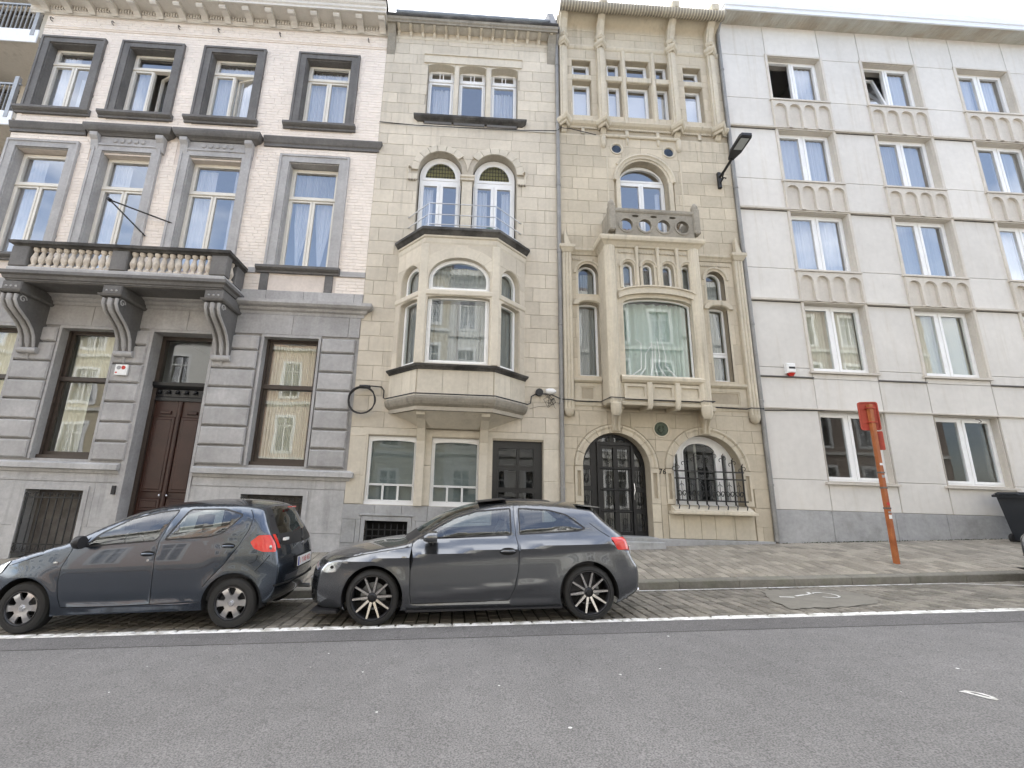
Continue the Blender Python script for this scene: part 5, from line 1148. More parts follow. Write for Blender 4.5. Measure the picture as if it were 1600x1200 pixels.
B = MB(); B.lathe([(0, -.035), (.05, -.045), (.08, -.03), (.11, -.03), (.14, -.02), (.162, -.03), (.162, 0)], (4.665, YF-.0, 3.09), 'y', 28)
for dx, dz, r_ in ((-.02, .03, .05), (.03, -.01, .045), (-.01, -.05, .06), (.05, .05, .03), (-.06, -.02, .035)): B.lathe([(0, -.065), (r_*.7, -.055), (r_, -.03)], (4.665+dx, YF-.005, 3.09+dz), 'y', 10)
B.build('relief', m_green, md, smooth=40)
def text(body, size, loc, m, parent, depth=.004, name='lettering', rot=(math.pi/2, 0, 0)):
    cu = bpy.data.curves.new(name, 'FONT'); cu.body = body; cu.size = size; cu.extrude = depth; cu.align_x = 'CENTER'; cu.align_y = 'CENTER'; cu.resolution_u = 2
    o = bpy.data.objects.new('tmp', cu); col.objects.link(o); dg = bpy.context.evaluated_depsgraph_get(); me = bpy.data.meshes.new_from_object(o.evaluated_get(dg))
    bpy.data.objects.remove(o); q = bpy.data.objects.new(name, me); col.objects.link(q); me.materials.clear(); me.materials.append(m)
    q.parent = parent; q.location = Vector(loc)-org(parent); q.rotation_euler = rot; return q
text('76', .17, (4.625, YF-.035, 2.13), m_iron, b3, name='house_number')
# door 76
y = YF+.26; dsh = Dr
dm = MB(); cells = []
cells_leaf = []
for j in range(4):
    zt = 2.62-j*.47
    for (u, v) in ((3.38, 3.63), (3.71, 3.98)): cells_leaf.append(rc(u, v, zt-.40 if j else zt-.40, zt))
side = []
for j in range(3):
    zt = 2.14-j*.47
    for (u, v) in ((2.90, 3.10), (4.12, 4.30)): side.append(rc(u, v, zt-.36, zt))
fan = [[(3.26, 2.79), (3.56, 2.79), (3.56, 2.90), (3.42, 2.87), (3.30, 2.83)], [(3.64, 2.79), (3.92, 2.79), (3.90, 2.83), (3.80, 2.87), (3.64, 2.90)]]
upp = [[(2.93, 2.24), (3.10, 2.24), (3.10, 2.62), (3.02, 2.52), (2.95, 2.38)], [(4.12, 2.24), (4.27, 2.24), (4.24, 2.38), (4.18, 2.5), (4.12, 2.58)]]
dm.plate(poly(inset(Dr, .005)), [poly(c) for c in cells_leaf+side]+fan+upp, y, y+.07)
dm.plate([(3.24, .75), (3.29, .75), (3.29, 2.71), (4.03, 2.71), (4.03, .75), (4.08, .75), (4.08, 2.77), (3.24, 2.77)], [], y-.05, y-.001)
dm.box(3.62, 3.72, y-.03, y, .8, 2.66)
d76 = dm.build('front_door', m_doorb, b3, label='arched black double door with glazed panels and iron tracery')
for c in cells_leaf+side: MB().box(c[1], c[2], y+.03, y+.036, c[3], c[4]).build('pane', g_winb, d76)
for f_ in fan+upp: MB().plate(f_, [], y+.03, y+.036).build('pane', g_winb, d76)
g = MB()
for c in cells_leaf+side:
    xc = (c[1]+c[2])/2
    for dx in (-.05, 0, .05): g.tube([(xc+dx, y-.01, c[3]), (xc+dx, y-.01, c[4])], .006, 5)
    g.tube([(xc+.045*math.cos(t), y-.015, (c[3]+c[4])/2+.09*math.sin(t)) for t in frange(0, 6.283, 10)[:-1]], .007, 5, closed=True)
    g.tube([(xc-.05, y-.015, c[3]+.12), (xc, y-.015, c[3]+.06), (xc+.05, y-.015, c[3]+.12)], .008, 5)
for z in (2.18, 1.71, 1.24): g.tube([(3.32, y-.03, z), (4.02, y-.03, z)], .018, 7)
g.build('iron_tracery', m_iron, d76, smooth=50)
MB().tube([(4.05, y-.09, 1.50), (4.04, y-.11, 1.62), (4.06, y-.11, 1.72), (4.05, y-.09, 1.86)], .011, 7).build('handle', m_chr, d76, smooth=60)
MB().box(2.9, 4.3, y+.20, y+.22, .6, 3.0).build('hall_backdrop', m_roomd, d76)
MB().tbox(2.80, 4.40, YF-.16, YF+.26, .3, .735, .012).build('doorstep', m_plin, b3)
MB().tbox(2.74, 4.46, YF-.34, YF-.16, .2, .66, .012).build('doorstep', m_plin, b3)
# barred window
y = YF+.24; wsh = Wn
wo = window(b3, inset(Wn, .004), y, [rc(5.02, 5.16, 1.5, 2.6), ('a', 5.22, 6.05, 1.5, 2.60, .26), rc(6.12, 6.30, 1.5, 2.6)], m_upvc, g_film, .04, .08, label='wide arched window behind an iron grille')
MB().cbox(4.72, 6.60, YF-.22, YF+.0, 1.24, 1.30, .01).build('sill_drip', m_tans, wo)
MB().prism([(YF+.2, 1.43), (YF-.02, 1.42), (YF-.20, 1.32), (YF-.20, 1.30), (YF+.2, 1.30)], 'x', 4.78, 6.54).build('window_sill', m_tans, wo)
g = MB(); gy = YF-.10
g.box(4.86, 6.44, gy-.01, gy+.01, 2.15, 2.18); g.box(4.86, 6.46, gy-.01, gy+.01, 1.99, 2.02); g.box(4.86, 6.48, gy-.01, gy+.01, 1.52, 1.55)
for k in range(8):
    x = 4.90+k*.215; h = 2.2+.38*math.sin(math.pi*(k+.8)/8.6)
    g.tube([(x, gy, 1.45), (x, gy, h), (x+.02, gy-.02, h+.05)], [.018, .018, .004], 6)
    g.tube([(x, gy, 1.48), (x+.01, gy-.05, 1.42), (x-.03, gy-.09, 1.36)], .012, 6)
    g.tube([(x+.04*math.cos(t)+.04, gy, h-.06+.04*math.sin(t)) for t in frange(3.1, -1.2, 6)], .008, 5)
    g.tube([(x-.04*math.cos(t)-.04, gy, h-.10+.04*math.sin(t)) for t in frange(3.1, -1.2, 6)], .008, 5)
    if k < 7:
        c = x+.107
        for sg in (-1, 1): g.tube([(c+sg*(.05+(.045-.004*t)*math.cos(t)), gy, 1.68+(.07-.006*t)*math.sin(t)) for t in frange(0, 6.5, 14)], .010, 5)
        g.tube([(c, gy, 1.55), (c, gy, 1.95)], .007, 5)
        g.tube([(c-.05, gy, 1.85), (c, gy, 1.90), (c+.05, gy, 1.85)], .007, 5)
g.build('iron_grille', m_iron, wo, smooth=50)
MB().box(4.95, 6.4, YF+.7, YF+.72, 1.4, 3.0).build('room_divider', m_dark, wo)
masonry(b3, m_tans, 'apron_stone', 4.70, 6.62, [.72, 1.235], .38, [], YF-.03, .035, .007, 51, .006)
MB().cbox(4.36, 7.0, YF-.09, YF+.02, .25, .715, .01).build('plinth', m_plin, b3)
MB().prism([(9.9, 14.8), (10.6, 15.2), (14, 17.5), (14, 14.8)], 'x', X3a, X3b).build('roof', m_slate, b3)
rooms(b3, X3a+.03, X3b-.03, [.4, 3.5, 7.4, 11.1, 14.7], parts=(3.6, 5.64))

# ------------------------------------------------------------------ building 4: modern flats
b4 = thing('modern_flats', 'plain pale panelled block of flats with arcaded relief panels under its windows', 'apartment block', (12.5, 10, 1))
XE = 18.6
CX = [(8.43, 10.02), (11.23, 12.83), (14.05, 15.66), (16.9, 18.4)]
RZ4 = [(12.47, 13.97), (9.86, 11.47), (7.27, 8.93), (4.62, 6.37), (2.04, 3.66)]
ops4 = [(c, r_, rc(c[0]+.02, c[1]-.02, r_[0], r_[1])) for c in CX for r_ in RZ4]
MB().plate([(7.08, .2), (XE, .2), (XE, 15.1), (7.08, 15.1)], [poly(o[2]) for o in ops4], YF, YF+.4).build('wall', m_panj, b4)
zs = [1.40, 2.065, 3.68, 4.43, 4.68, 6.39, 7.28, 8.95, 9.88, 11.48, 12.47, 13.95, 15.05]
gaps = [(7.10, 8.42), (10.035, 11.215), (12.845, 14.035), (15.675, 16.885), (18.42, XE)]
def panel(a, b, z0, z1, nm='facade_panel', out=.03):
    if b-a < .02 or z1-z0 < .02: return
    MB().cbox(a+.005, b-.005, YF-out, YF+.01, z0+.005, z1-.005, .005, R.uniform(-1, 1)).build(nm, m_pan, b4)
for a, b in gaps:
    for i in range(len(zs)-1): panel(a, b, zs[i], zs[i+1])
for c in CX:
    a, b = c
    panel(a-.008, b+.008, 1.40, 1.99); panel(a-.008, b+.008, 3.70, 4.43); panel(a-.008, b+.008, 4.43, 4.56); panel(a-.008, b+.008, 14.02, 15.05)
for (c, r_, s) in ops4:
    a, b, z0, z1 = s[1:]; k = RZ4.index(r_); ci = CX.index(c); y = YF+.13; mid = (a+b)/2
    opened = {0: (-1, 48)} if (k == 0 and ci == 0) else ({0: (9, -12)} if (k == 0 and ci == 1) else None)
    cur = [(s_white, mid+.03, b-.1, z0+.08, z1-.06), (s_white, a+.1, mid-.03, z0+.08, z1-.06)]
    if k == 0 and ci < 2: cur = [(s_white, mid+.03, b-.1, z0+.08, z1-.06)]
    if (k, ci) in ((1, 1), (2, 1)): cur = [(s_grey, a+.06, b-.06, z0+.08, z1-.06)]
    if (k, ci) == (1, 2): cur = [(s_grey, mid+.03, b-.06, z0+.08, z1-.06)]
    if k == 3: cur = [(s_cream, a+.06, b-.06, z0+.06, z1-.06)]
    if k == 4: cur = None
    lab = None
    if opened: lab = 'window with its left leaf open' if ci == 0 else 'window with its left leaf tilted in'
    wo = window(b4, rc(a, b, z0+.0, z1), y, [rc(a+.05, mid-.03, z0+.05, z1-.06), rc(mid+.03, b-.05, z0+.05, z1-.06)], m_upvc, g_film if k == 4 else g_winb if k > 2 else g_win, .065, .07, cur, lab, opened)
    MB().plate(poly(rc(a-.002, b+.002, z0-.002, z1+.002)), [poly(rc(a+.012, b-.012, z0+.012, z1-.012))], YF-.012, y-.001).build('reveal', m_panb, wo)
    if k != 4:
        for (u, v) in ((a-.075, a), (b, b+.075)): MB().cbox(u, v, YF-.06, YF+.02, z0-.0, z1+.05, .008).build('window_border', m_panb, wo)
        if k < 3 or k == 3: MB().box(a-.075, b+.075, YF-.05, YF+.10, z1+.005, z1+.055).build('window_head', m_panb, wo)
    MB().prism([(YF+.17, z0), (YF-.10, z0-.015), (YF-.10, z0-.06), (YF+.17, z0-.06)], 'x', a-.11, b+.06).build('window_sill', m_panb if k else m_panb, wo)
    if k < 3:                                                   # arcaded relief panel
        zlo = RZ4[k+1][1]+.06; zhi = z0-.07; ww = (b-a+.1)/4; hs = []
        for j in range(4):
            u = a-.05+ww*j+.045; v = a-.05+ww*(j+1)-.045; rs = (v-u)/2
            hs.append([(u, zlo+.001), (v, zlo+.001)]+[((u+v)/2+rs*math.cos(t), zhi-.09-rs+rs*math.sin(t)) for t in frange(0, math.pi, 12)])
        B = MB(); B.plate(poly(rc(a-.06, b+.06, zlo-.02, zhi)), [[(x, max(z, zlo)) for x, z in h] for h in hs], YF-.075, YF-.012); pn = B.build('arcade_panel', m_panb, b4)
        B = MB(); B.cbox(a-.06, b+.06, YF-.012, YF+.01, zlo-.02, zhi, .002); B.build('panel_ground', m_panb, pn)
        for j in range(1, 4): MB().cbox(a-.05+ww*j-.05, a-.05+ww*j+.05, YF-.095, YF-.01, zlo-.02, zlo+.03, .008).build('foot', m_panb, pn)
        MB().cbox(a-.078, a-.058, YF-.095, YF, zlo, zhi, .004).build('edge_strip', m_panb, pn)
BEL = [(0, -.035), (.075, -.03), (.08, .02), (.03, .035), (0, .035)]
for z in (11.50, 8.97, 6.41):
    for a, b in gaps:
        MB().mould([(a-.01, YF-.028), (b+.01, YF-.028)], [(o, z+h) for o, h in BEL]).build('belt_ledge', m_panb, b4)
        MB().box(a, b, YF-.045, YF-.0, z-.055, z-.036).build('belt_shade_strip', m_black, b4)  # dark strip standing in for the shade line below each ledge
MB().mould([(7.09, YF-.028), (XE, YF-.028)], [(o*.6, 3.69+h*.6) for o, h in BEL]).build('belt_ledge', m_panb, b4)
for a, b in gaps: MB().mould([(a, YF-.028), (b, YF-.028)], [(o*.5, 4.45+h*.5) for o, h in BEL]).build('belt_ledge', m_greyd, b4)
x = 7.09
for l in (1.3, 1.45, 1.2, 1.5, 1.1, 1.6, 1.3, 1.3, 1.2):
    MB().cbox(x+.003, min(x+l, XE)-.003, YF-.04, YF+.01, gz(x, 10)-.35, 1.395, .006, R.uniform(-1, 1)).build('plinth_slab', m_plin, b4); x += l
    if x > XE: break
MB().box(7.08, XE, 9.56, 10.3, 15.055, 15.075).build('eaves_backing', m_panj, b4)
x = 7.12; n = 0
while x < XE:
    MB().cbox(x, x+.078, 9.56, YF, 15.03, 15.055, .003, R.uniform(-1, 1)).build('soffit_slat', m_soff, b4); x += .09
B = MB(); B.mould([(7.10, YF+.2), (7.10, 9.555), (XE, 9.555)], [(-.02, 15.02), (.02, 15.02), (.02, 15.14), (.05, 15.16), (.05, 15.37), (-.02, 15.40)]); B.build('eaves_fascia', m_alu, b4)
MB().prism([(9.55, 15.32), (14, 16.2), (14, 15.3)], 'x', 7.10, XE).build('roof', m_zinc, b4)
MB().box(7.05, 7.10, 9.98, 12.6, 14.0, 15.1).build('gable_end', m_panb, b4)
MB().tube([(12.25, 9.97, 3.60), (12.25, 9.90, 3.58), (12.27, 9.88, 3.53), (12.22, 9.9, 3.50)][:4], .01, 6).build('wall_hook', m_rust, b4)
rooms(b4, 7.12, XE-.03, [.4, 1.9, 4.55, 7.2, 9.8, 12.4, 15.0], parts=(10.6, 13.4, 16.3))
t_ = thing('alarm_box', 'small white and red alarm siren box on the panelled wall', 'alarm box', (7.84, 9.92, 4.6))
MB().cbox(7.74, 7.95, 9.85, 9.97, 4.52, 4.76, .03).build('housing', m_wht, t_); MB().lathe([(0, -.05), (.05, -.045), (.085, .02)], (7.845, 9.91, 4.50), 'z', 12).build('strobe', m_redp, t_, smooth=50); MB().box(7.77, 7.92, 9.846, 9.85, 4.62, 4.67).build('label_strip', m_trim, t_)

# ------------------------------------------------------------------ cars
def crom(pts, n=6, hard=()):
    out = []; m = len(pts)
    for i in range(m-1):
        p1, p2 = pts[i], pts[i+1]; p0 = pts[i-1] if i > 0 and i not in hard else [2*a-b for a, b in zip(p1, p2)]
        p3 = pts[i+2] if i+2 < m and (i+1) not in hard else [2*b-a for a, b in zip(p1, p2)]
        for k in range(n):
            t = k/n; out.append(tuple(.5*((2*b)+(-a+c)*t+(2*a-5*b+4*c-d)*t*t+(-a+3*b-3*c+d)*t**3) for a, b, c, d in zip(p0, p1, p2, p3)))
    out.append(tuple(pts[-1])); return out
def rpoly(p, r=.04, n=4):
    o = []; m = len(p)
    for i in range(m):
        a, b, c = Vector(p[i-1]), Vector(p[i]), Vector(p[(i+1) % m]); d1 = (a-b); d2 = (c-b)
        q = min(r, d1.length*.45, d2.length*.45); s, e = b+d1.normalized()*q, b+d2.normalized()*q
        for k in range(n+1): t = k/n; o.append(tuple(s*(1-t)**2+b*2*t*(1-t)+e*t*t))
    return o
def shrink(p, d):
    m = len(p); ar_ = sum(p[i][0]*p[(i+1) % m][1]-p[(i+1) % m][0]*p[i][1] for i in range(m)); s = 1 if ar_ > 0 else -1; o = []
    for i in range(m):
        a, b, c = Vector(p[i-1]), Vector(p[i]), Vector(p[(i+1) % m])
        e1 = (b-a); e2 = (c-b)
        if e1.length < 1e-6 or e2.length < 1e-6: o.append(tuple(b)); continue
        e1.normalize(); e2.normalize(); n1 = Vector((-e1.y, e1.x))*s; n2 = Vector((-e2.y, e2.x))*s; nn = (n1+n2)
        o.append(tuple(b+nn*(d/max(.6, 1+n1.dot(n2)))))
    return o
def band(pts, wd):
    L_, R_ = [], []
    for i, p in enumerate(pts):
        p = Vector(p); d = (Vector(pts[min(i+1, len(pts)-1)])-Vector(pts[max(i-1, 0)])).normalized(); n = Vector((-d.y, d.x))*wd/2
        L_.append(tuple(p+n)); R_.append(tuple(p-n))
    return L_+R_[::-1]
def wheel(par, x, side, rad_, kind, W0, rim_r):
    y0 = side*(W0-.015); s = side                                # outer face of the tyre at y0
    B = MB(); wd = .20
    pr = [(rim_r-.005, y0-s*.02), (rim_r+.012, y0-s*.004), (rad_-.055, y0), (rad_-.02, y0-s*.012), (rad_, y0-s*.04), (rad_, y0-s*(wd-.03)), (rad_-.03, y0-s*wd), (rim_r, y0-s*wd), (rim_r-.02, y0-s*wd)]
    B.lathe(pr, (x, 0, rad_), 'y', 48, cap=False)
    wh = B.build('wheel', m_tyre, par, smooth=35, local=True)
    B = MB(); B.lathe([(rim_r+.004, y0-s*.006), (rim_r-.006, y0-s*.004), (rim_r-.02, y0-s*.02), (rim_r-.025, y0-s*.16), (rim_r-.03, y0-s*.19)], (x, 0, rad_), 'y', 48, cap=False)
    B.build('rim', m_rimd if kind == 'alloy' else m_rimd, wh, smooth=40, local=True)
    B = MB(); B.lathe([(0, y0-s*.12), (rim_r*.62, y0-s*.12), (rim_r*.62, y0-s*.14)], (x, 0, rad_), 'y', 32, cap=False); B.build('brake_disc', m_zinc, wh, local=True)
    B = MB(); B.lathe([(0, y0-s*.17), (rim_r-.02, y0-s*.17)], (x, 0, rad_), 'y', 32, cap=False); B.build('wheel_back', m_dark, wh, local=True)
    if kind == 'alloy':
        B = MB(); D = MB(); 
        for k in range(10):
            t = rad(36*k+4)
            def P(r, w_, yy): c, s2 = math.cos(t), math.sin(t); return (x+r*c-w_*s2, yy, rad_+r*s2+w_*c)
            r0, r1 = .055, rim_r-.004
            for M_, wa, wb, ya, yb, yd in ((B, .015, .0095, y0-s*.040, y0-s*.012, .006), (D, .020, .013, y0-s*.048, y0-s*.020, .03)):
                M_.add([P(r0, -wa, ya), P(r0, wa, ya), P(r1, wb, yb), P(r1, -wb, yb), P(r0, -wa, ya-s*yd), P(r0, wa, ya-s*yd), P(r1, wb, yb-s*yd), P(r1, -wb, yb-s*yd)],
                       [(0, 1, 2, 3), (4, 5, 6, 7), (0, 1, 5, 4), (1, 2, 6, 5), (2, 3, 7, 6), (3, 0, 4, 7)])
        B.arch(x, rad_, rim_r-.012, rim_r-.012, [(0, y0-s*.012), (.010, y0-s*.005), (.014, y0-s*.01)], 0, 360, 48)
        B.build('spokes', m_rimp, wh, local=True); D.build('spoke_flanks', m_rimd, wh, local=True)
        E = MB(); E.lathe([(0, y0-s*.028), (.030, y0-s*.03), (.036, y0-s*.04), (.07, y0-s*.055), (.07, y0-s*.08)], (x, 0, rad_), 'y', 24); E.build('hub_cap', m_rimd, wh, local=True, smooth=40)
        E = MB()
        for k in range(5): t = rad(72*k+50); E.lathe([(0, y0-s*.050), (.010, y0-s*.052), (.012, y0-s*.07)], (x+.055*math.cos(t), 0, rad_+.055*math.sin(t)), 'y', 8)
        E.build('wheel_bolts', m_chr, wh, local=True)
    else:
        hol = []
        for k in range(6):
            t = 60*k+30
            hol.append([(x+r_*math.cos(rad(t+a)), rad_+r_*math.sin(rad(t+a))) for r_, a in ((.088, -10), (.120, -15), (rim_r-.022, -17), (rim_r-.016, -8), (rim_r-.016, 8), (rim_r-.022, 17), (.120, 15), (.088, 10))])
        vs_, fs_, of_ = region([(x+(rim_r-.002)*math.cos(t), rad_+(rim_r-.002)*math.sin(t)) for t in frange(0, 6.2832, 60)[:-1]], hol, [(x+r_*math.cos(t+.1), rad_+r_*math.sin(t+.1)) for r_ in (.03, .06, .08) for t in frange(0, 6.28, 18)[:-1]])
        def yy(p): r_ = math.hypot(p[0]-x, p[1]-rad_)/rim_r; return y0-s*(.010+.022*abs(r_-.72)**1.0+(.0 if r_ < .93 else .01*(r_-.93)/.07))
        B = MB(); B.add([(p[0], yy(p), p[1]) for p in vs_], [f for f, q in zip(fs_, of_) if list(q) == [0]])
        for h in hol:
            n = len(h); B.add([(a, yy((a, b)), b) for a, b in h]+[(a, yy((a, b))-s*.03, b) for a, b in h], [(i, (i+1) % n, n+(i+1) % n, n+i) for i in range(n)])
        B.build('wheel_trim', m_rimm, wh, smooth=30, local=True)
        E = MB(); E.lathe([(0, y0-s*.006), (.018, y0-s*.006), (.020, y0-s*.010), (.032, y0-s*.010), (.038, y0-s*.02), (.038, y0-s*.03)], (x, 0, rad_), 'y', 20); E.build('hub_cap', m_chr, wh, local=True, smooth=40)
    return wh
def build_car(name, label, loc, S, body, tilt=math.atan(G)):
    car = thing(name, label, 'car', loc, None, (0, -tilt, 0))
    W0 = S['W']; path3 = crom(S['path'], 5, S.get('hard', ())); path = [(p[0], p[1]) for p in path3]
    bul = crom(S['bulge'], 5); fx0, rx0 = S['wheels']; Rw = S['R']; Ra = S['arch']
    def plan(x):                                               # narrowing of the plan towards nose and tail
        a = max(0, (S['nx']-x)/S['nl']); b = max(0, (x-S['tx'])/S['tl']); return S['nk']*a**2.2+S['tk']*b**2.2
    nP = len(path)
    segs = [(Vector(path[i]), Vector(path[i+1])) for i in range(nP-1)]
    def dist(x, z):
        best = 9
        for a, b in segs:
            if abs(a.x-x) > .35 and abs(b.x-x) > .35: continue
            ab = b-a; t = max(0, min(1, ((x-a.x)*ab.x+(z-a.y)*ab.y)/max(1e-9, ab.length_squared))); dx, dz = x-a.x-ab.x*t, z-a.y-ab.y*t
            d = math.sqrt(dx*dx+dz*dz); best = min(best, d)
        return best
    def sm(t): t = max(0, min(1, t)); return t*t*(3-2*t)
    re = S['re']
    def Wd(x, z, edge=None):
        zb = S['belt'](x); w = W0-plan(x)
        if z > zb: w -= S['tumble']*(z-zb)**1.08
        zc_ = S['creases'][0][2](x) if S.get('lean') else 9; w -= S.get('lean', 0)*max(0, min(z, zb)-zc_)
        lo = .28; w -= .055*max(0, (lo+.16-z)/.3)**1.6+.03*max(0, (z-.62)/(max(.1, zb-.62)))**2*(1 if z < zb else 1)
        for (cx0, cx1, cz, amp, hh) in S['creases']:
            zc = cz(x); f = sm((x-cx0)/.25)*sm((cx1-x)/.25); w += f*amp*(1-sm((z-zc)/hh) if z > zc else 1-sm((zc-z)/(hh*3.2)))
        for cx in (fx0, rx0):
            r_ = math.hypot(x-cx, z-Rw); w += S['flare']*math.exp(-((max(0, r_-Ra))/.075)**2)*(1 if z > .2 else .5)
        d = dist(x, z) if edge is None else edge
        rr_ = re(x, z)
        if d < rr_: w -= rr_*.62*(1-math.sqrt(max(0, 1-(1-d/rr_)**2)))
        return w
    # outline with wheel arches
    low = []
    zs_ = S['sill']; 
    xr, xf = path[-1][0], path[0][0]
    def archpts(cx):
        c = zs_(cx)-Rw; h = math.sqrt(Ra*Ra-c*c); a0 = math.atan2(c, h); a1 = math.pi-a0
        return [(cx+Ra*math.cos(a0+(a1-a0)*i/26), Rw+Ra*math.sin(a0+(a1-a0)*i/26)) for i in range(27)]
    low = archpts(rx0)+[(x, zs_(x)) for x in frange(rx0-Ra-.08, fx0+Ra+.08, 20)]+archpts(fx0)
    outline = path+low
    dl = [rpoly(p, S.get('dr', .05)) for p in S['glass']]
    inn = [shrink(p, .018) for p in dl]
    lights = [(nm, rpoly(p, .02, 3), m_) for nm, p, m_ in S['side_regions']]
    gaps = [band(g_, .007) for g_ in S['gaps']]
    pts = []
    x = xf
    while x < xr:
        z = .18
        while z < 1.45:
            pts.append((x, z)); z += .036
        x += .045
    # keep only points inside outline (ray test), add rows close to the top edge
    def inside(px, pz):
        c = False; m = len(outline)
        for i in range(m):
            a, b = outline[i], outline[i-1]
            if (a[1] > pz) != (b[1] > pz) and px < (b[0]-a[0])*(pz-a[1])/(b[1]-a[1])+a[0]: c = not c
        return c
    pts = [p for p in pts if inside(*p)]
    for i in range(1, nP-1):
        d = (Vector(path[i+1])-Vector(path[i-1])).normalized(); n = Vector((d.y, -d.x))
        for e in (.003, .010, .022, .040):
            q = Vector(path[i])+n*e
            if inside(*q): pts.append(tuple(q))
    regs = dl+inn+[l_[1] for l_ in lights]+gaps
    vs, fs, of = region(outline, regs, pts)
    nd, nl = len(dl), len(lights)
    pset = {}
    buck = {}
    def inpoly(px, pz, pl):
        c = False
        for i in range(len(pl)):
            a, b = pl[i], pl[i-1]
            if (a[1] > pz) != (b[1] > pz) and px < (b[0]-a[0])*(pz-a[1])/(b[1]-a[1])+a[0]: c = not c
        return c
    tests = [('glass%d' % k, inn[k]) for k in range(nd)]+[('trim', dl[k]) for k in range(nd)]+[('light%d' % k, lights[k][1]) for k in range(nl)]+[('gap', g_) for g_ in gaps]
    tests = [(k, pl, bbox(pl)) for k, pl in tests]
    for f in fs:
        cx = sum(vs[i][0] for i in f)/len(f); cz = sum(vs[i][1] for i in f)/len(f)
        if not inside(cx, cz): continue
        key = 'body'
        for k, pl, q in tests:
            if q[0] <= cx <= q[1] and q[2] <= cz <= q[3] and inpoly(cx, cz, pl): key = k; break
        buck.setdefault(key, []).append(f)
    wcache = {}
    onp = {(round(p[0], 4), round(p[1], 4)) for p in path}
    for i, p in enumerate(vs): wcache[i] = Wd(p[0], p[1], 0 if (round(p[0], 4), round(p[1], 4)) in onp else None)
    def lift(fl, sgn, offs):
        used = {}; V = []; F = []
        for f in fl:
            g_ = []
            for i in f:
                if i not in used: used[i] = len(V); V.append((vs[i][0], sgn*(wcache[i]+offs), vs[i][1]))
                g_.append(used[i])
            F.append(tuple(g_))
        return V, F
    shell = MB()
    for sg in (-1, 1): shell.add(*lift(buck['body'], sg, 0))
    # centre strip over nose, bonnet, screen, roof and tail
    T = [-1, -.985, -.96, -.93, -.88, -.8, -.7, -.55, -.4, -.2, 0, .2, .4, .55, .7, .8, .88, .93, .96, .985, 1]
    ring = []
    for i, p in enumerate(path):
        we = Wd(p[0], p[1], 0); b = bul[i]
        ring.append([(p[0]+b[0]*(1-abs(t)**2.4), we*t, p[1]+b[1]*(1-abs(t)**2.6)) for t in T])
    sb = {}
    def cls(i, j):
        t = abs((T[j]+T[j+1])/2); z = ring[i][j][2]
        for nm, i0, i1, t0, t1, m_ in S['strip']:
            if i0 <= i < i1 and t0 <= t < t1: return nm
        return 'body'
    for i in range(nP-1):
        for j in range(len(T)-1): sb.setdefault(cls(i, j), []).append((i, j))
    def stripmesh(cells, offs=0):
        B = MB()
        for i, j in cells: B.add([ring[i][j], ring[i][j+1], ring[i+1][j+1], ring[i+1][j]], [(0, 1, 2, 3)])
        return B
    q = stripmesh(sb['body']); shell.add(q.v, q.f)
    bo = shell.build('body', body, car, smooth=34, local=True, weld=.0008)
    for nm, i0, i1, t0, t1, m_ in S['strip']:
        if nm in sb:
            cells = sb.pop(nm); l_, r_ = [c for c in cells if c[1] < 10], [c for c in cells if c[1] >= 10]
            for cc in ([cells] if t0 == 0 else [l_, r_]):
                if cc: stripmesh(cc).build(nm, m_, car, smooth=40, local=True, weld=.0008)
    for sg in (-1, 1):
        if 'trim' in buck: B = MB(); B.add(*lift(buck['trim'], sg, -.002)); B.build('window_trim', m_trim, car, smooth=40, local=True)
        for k in range(nd):
            if 'glass%d' % k in buck: B = MB(); B.add(*lift(buck['glass%d' % k], sg, -.005)); B.build('side_window', g_car, car, smooth=60, local=True)
        if 'gap' in buck: B = MB(); B.add(*lift(buck['gap'], sg, -.007)); B.build('panel_gap', m_dark, car, local=True)
        for k, (nm, pl_, m_) in enumerate(lights):
            if 'light%d' % k in buck: B = MB(); B.add(*lift(buck['light%d' % k], sg, S.get('lo', .004))); B.build(nm, m_, car, smooth=50, local=True)
    # underside, arches, cabin
    B = MB(); B.box(path[0][0]+.2, path[-1][0]-.25, -W0+.10, W0-.10, .19, .26); B.build('underbody', m_dark, car, local=True)
    for cx in (fx0, rx0):
        for sg in (-1, 1):
            B = MB(); B.arch(cx, Rw, Ra-.004, Ra-.004, [(0, sg*(W0-.012)), (.01, sg*(W0-.25)), (0, sg*(W0-.25))], -12, 192, 20)
            B.add([(cx, sg*(W0-.26), Rw)]+[(cx+(Ra)*math.cos(t), sg*(W0-.26), Rw+Ra*math.sin(t)) for t in frange(-.3, 3.44, 20)], [(0, i, i+1) for i in range(1, 21)])
            B.build('wheel_arch_liner', m_dark, car, local=True)
    x0, x1, zf = S['cabin']
    cb = MB(); cb.box(x0, x1, -W0+.14, W0-.14, .27, .32); cb.box(x0-.06, x0, -W0+.10, W0-.10, .3, S['belt'](x0)-.06); 
    for sg in (-1, 1): cb.box(x0, x1, sg*(W0-.12)-.02, sg*(W0-.12)+.02, .3, S['belt'](x0)-.06)
    cb.build('cabin_tub', m_seat, car, local=True)
    B = MB(); B.prism([(x0-.28, .82), (x0-.10, S['belt'](x0)-.01), (x0+.10, S['belt'](x0)-.05), (x0+.12, .62), (x0-.05, .55)], 'y', -W0+.13, W0-.13); B.v = [(a, b, c) for a, b, c in B.v]
    B.build('dashboard', m_trim, car, local=True)
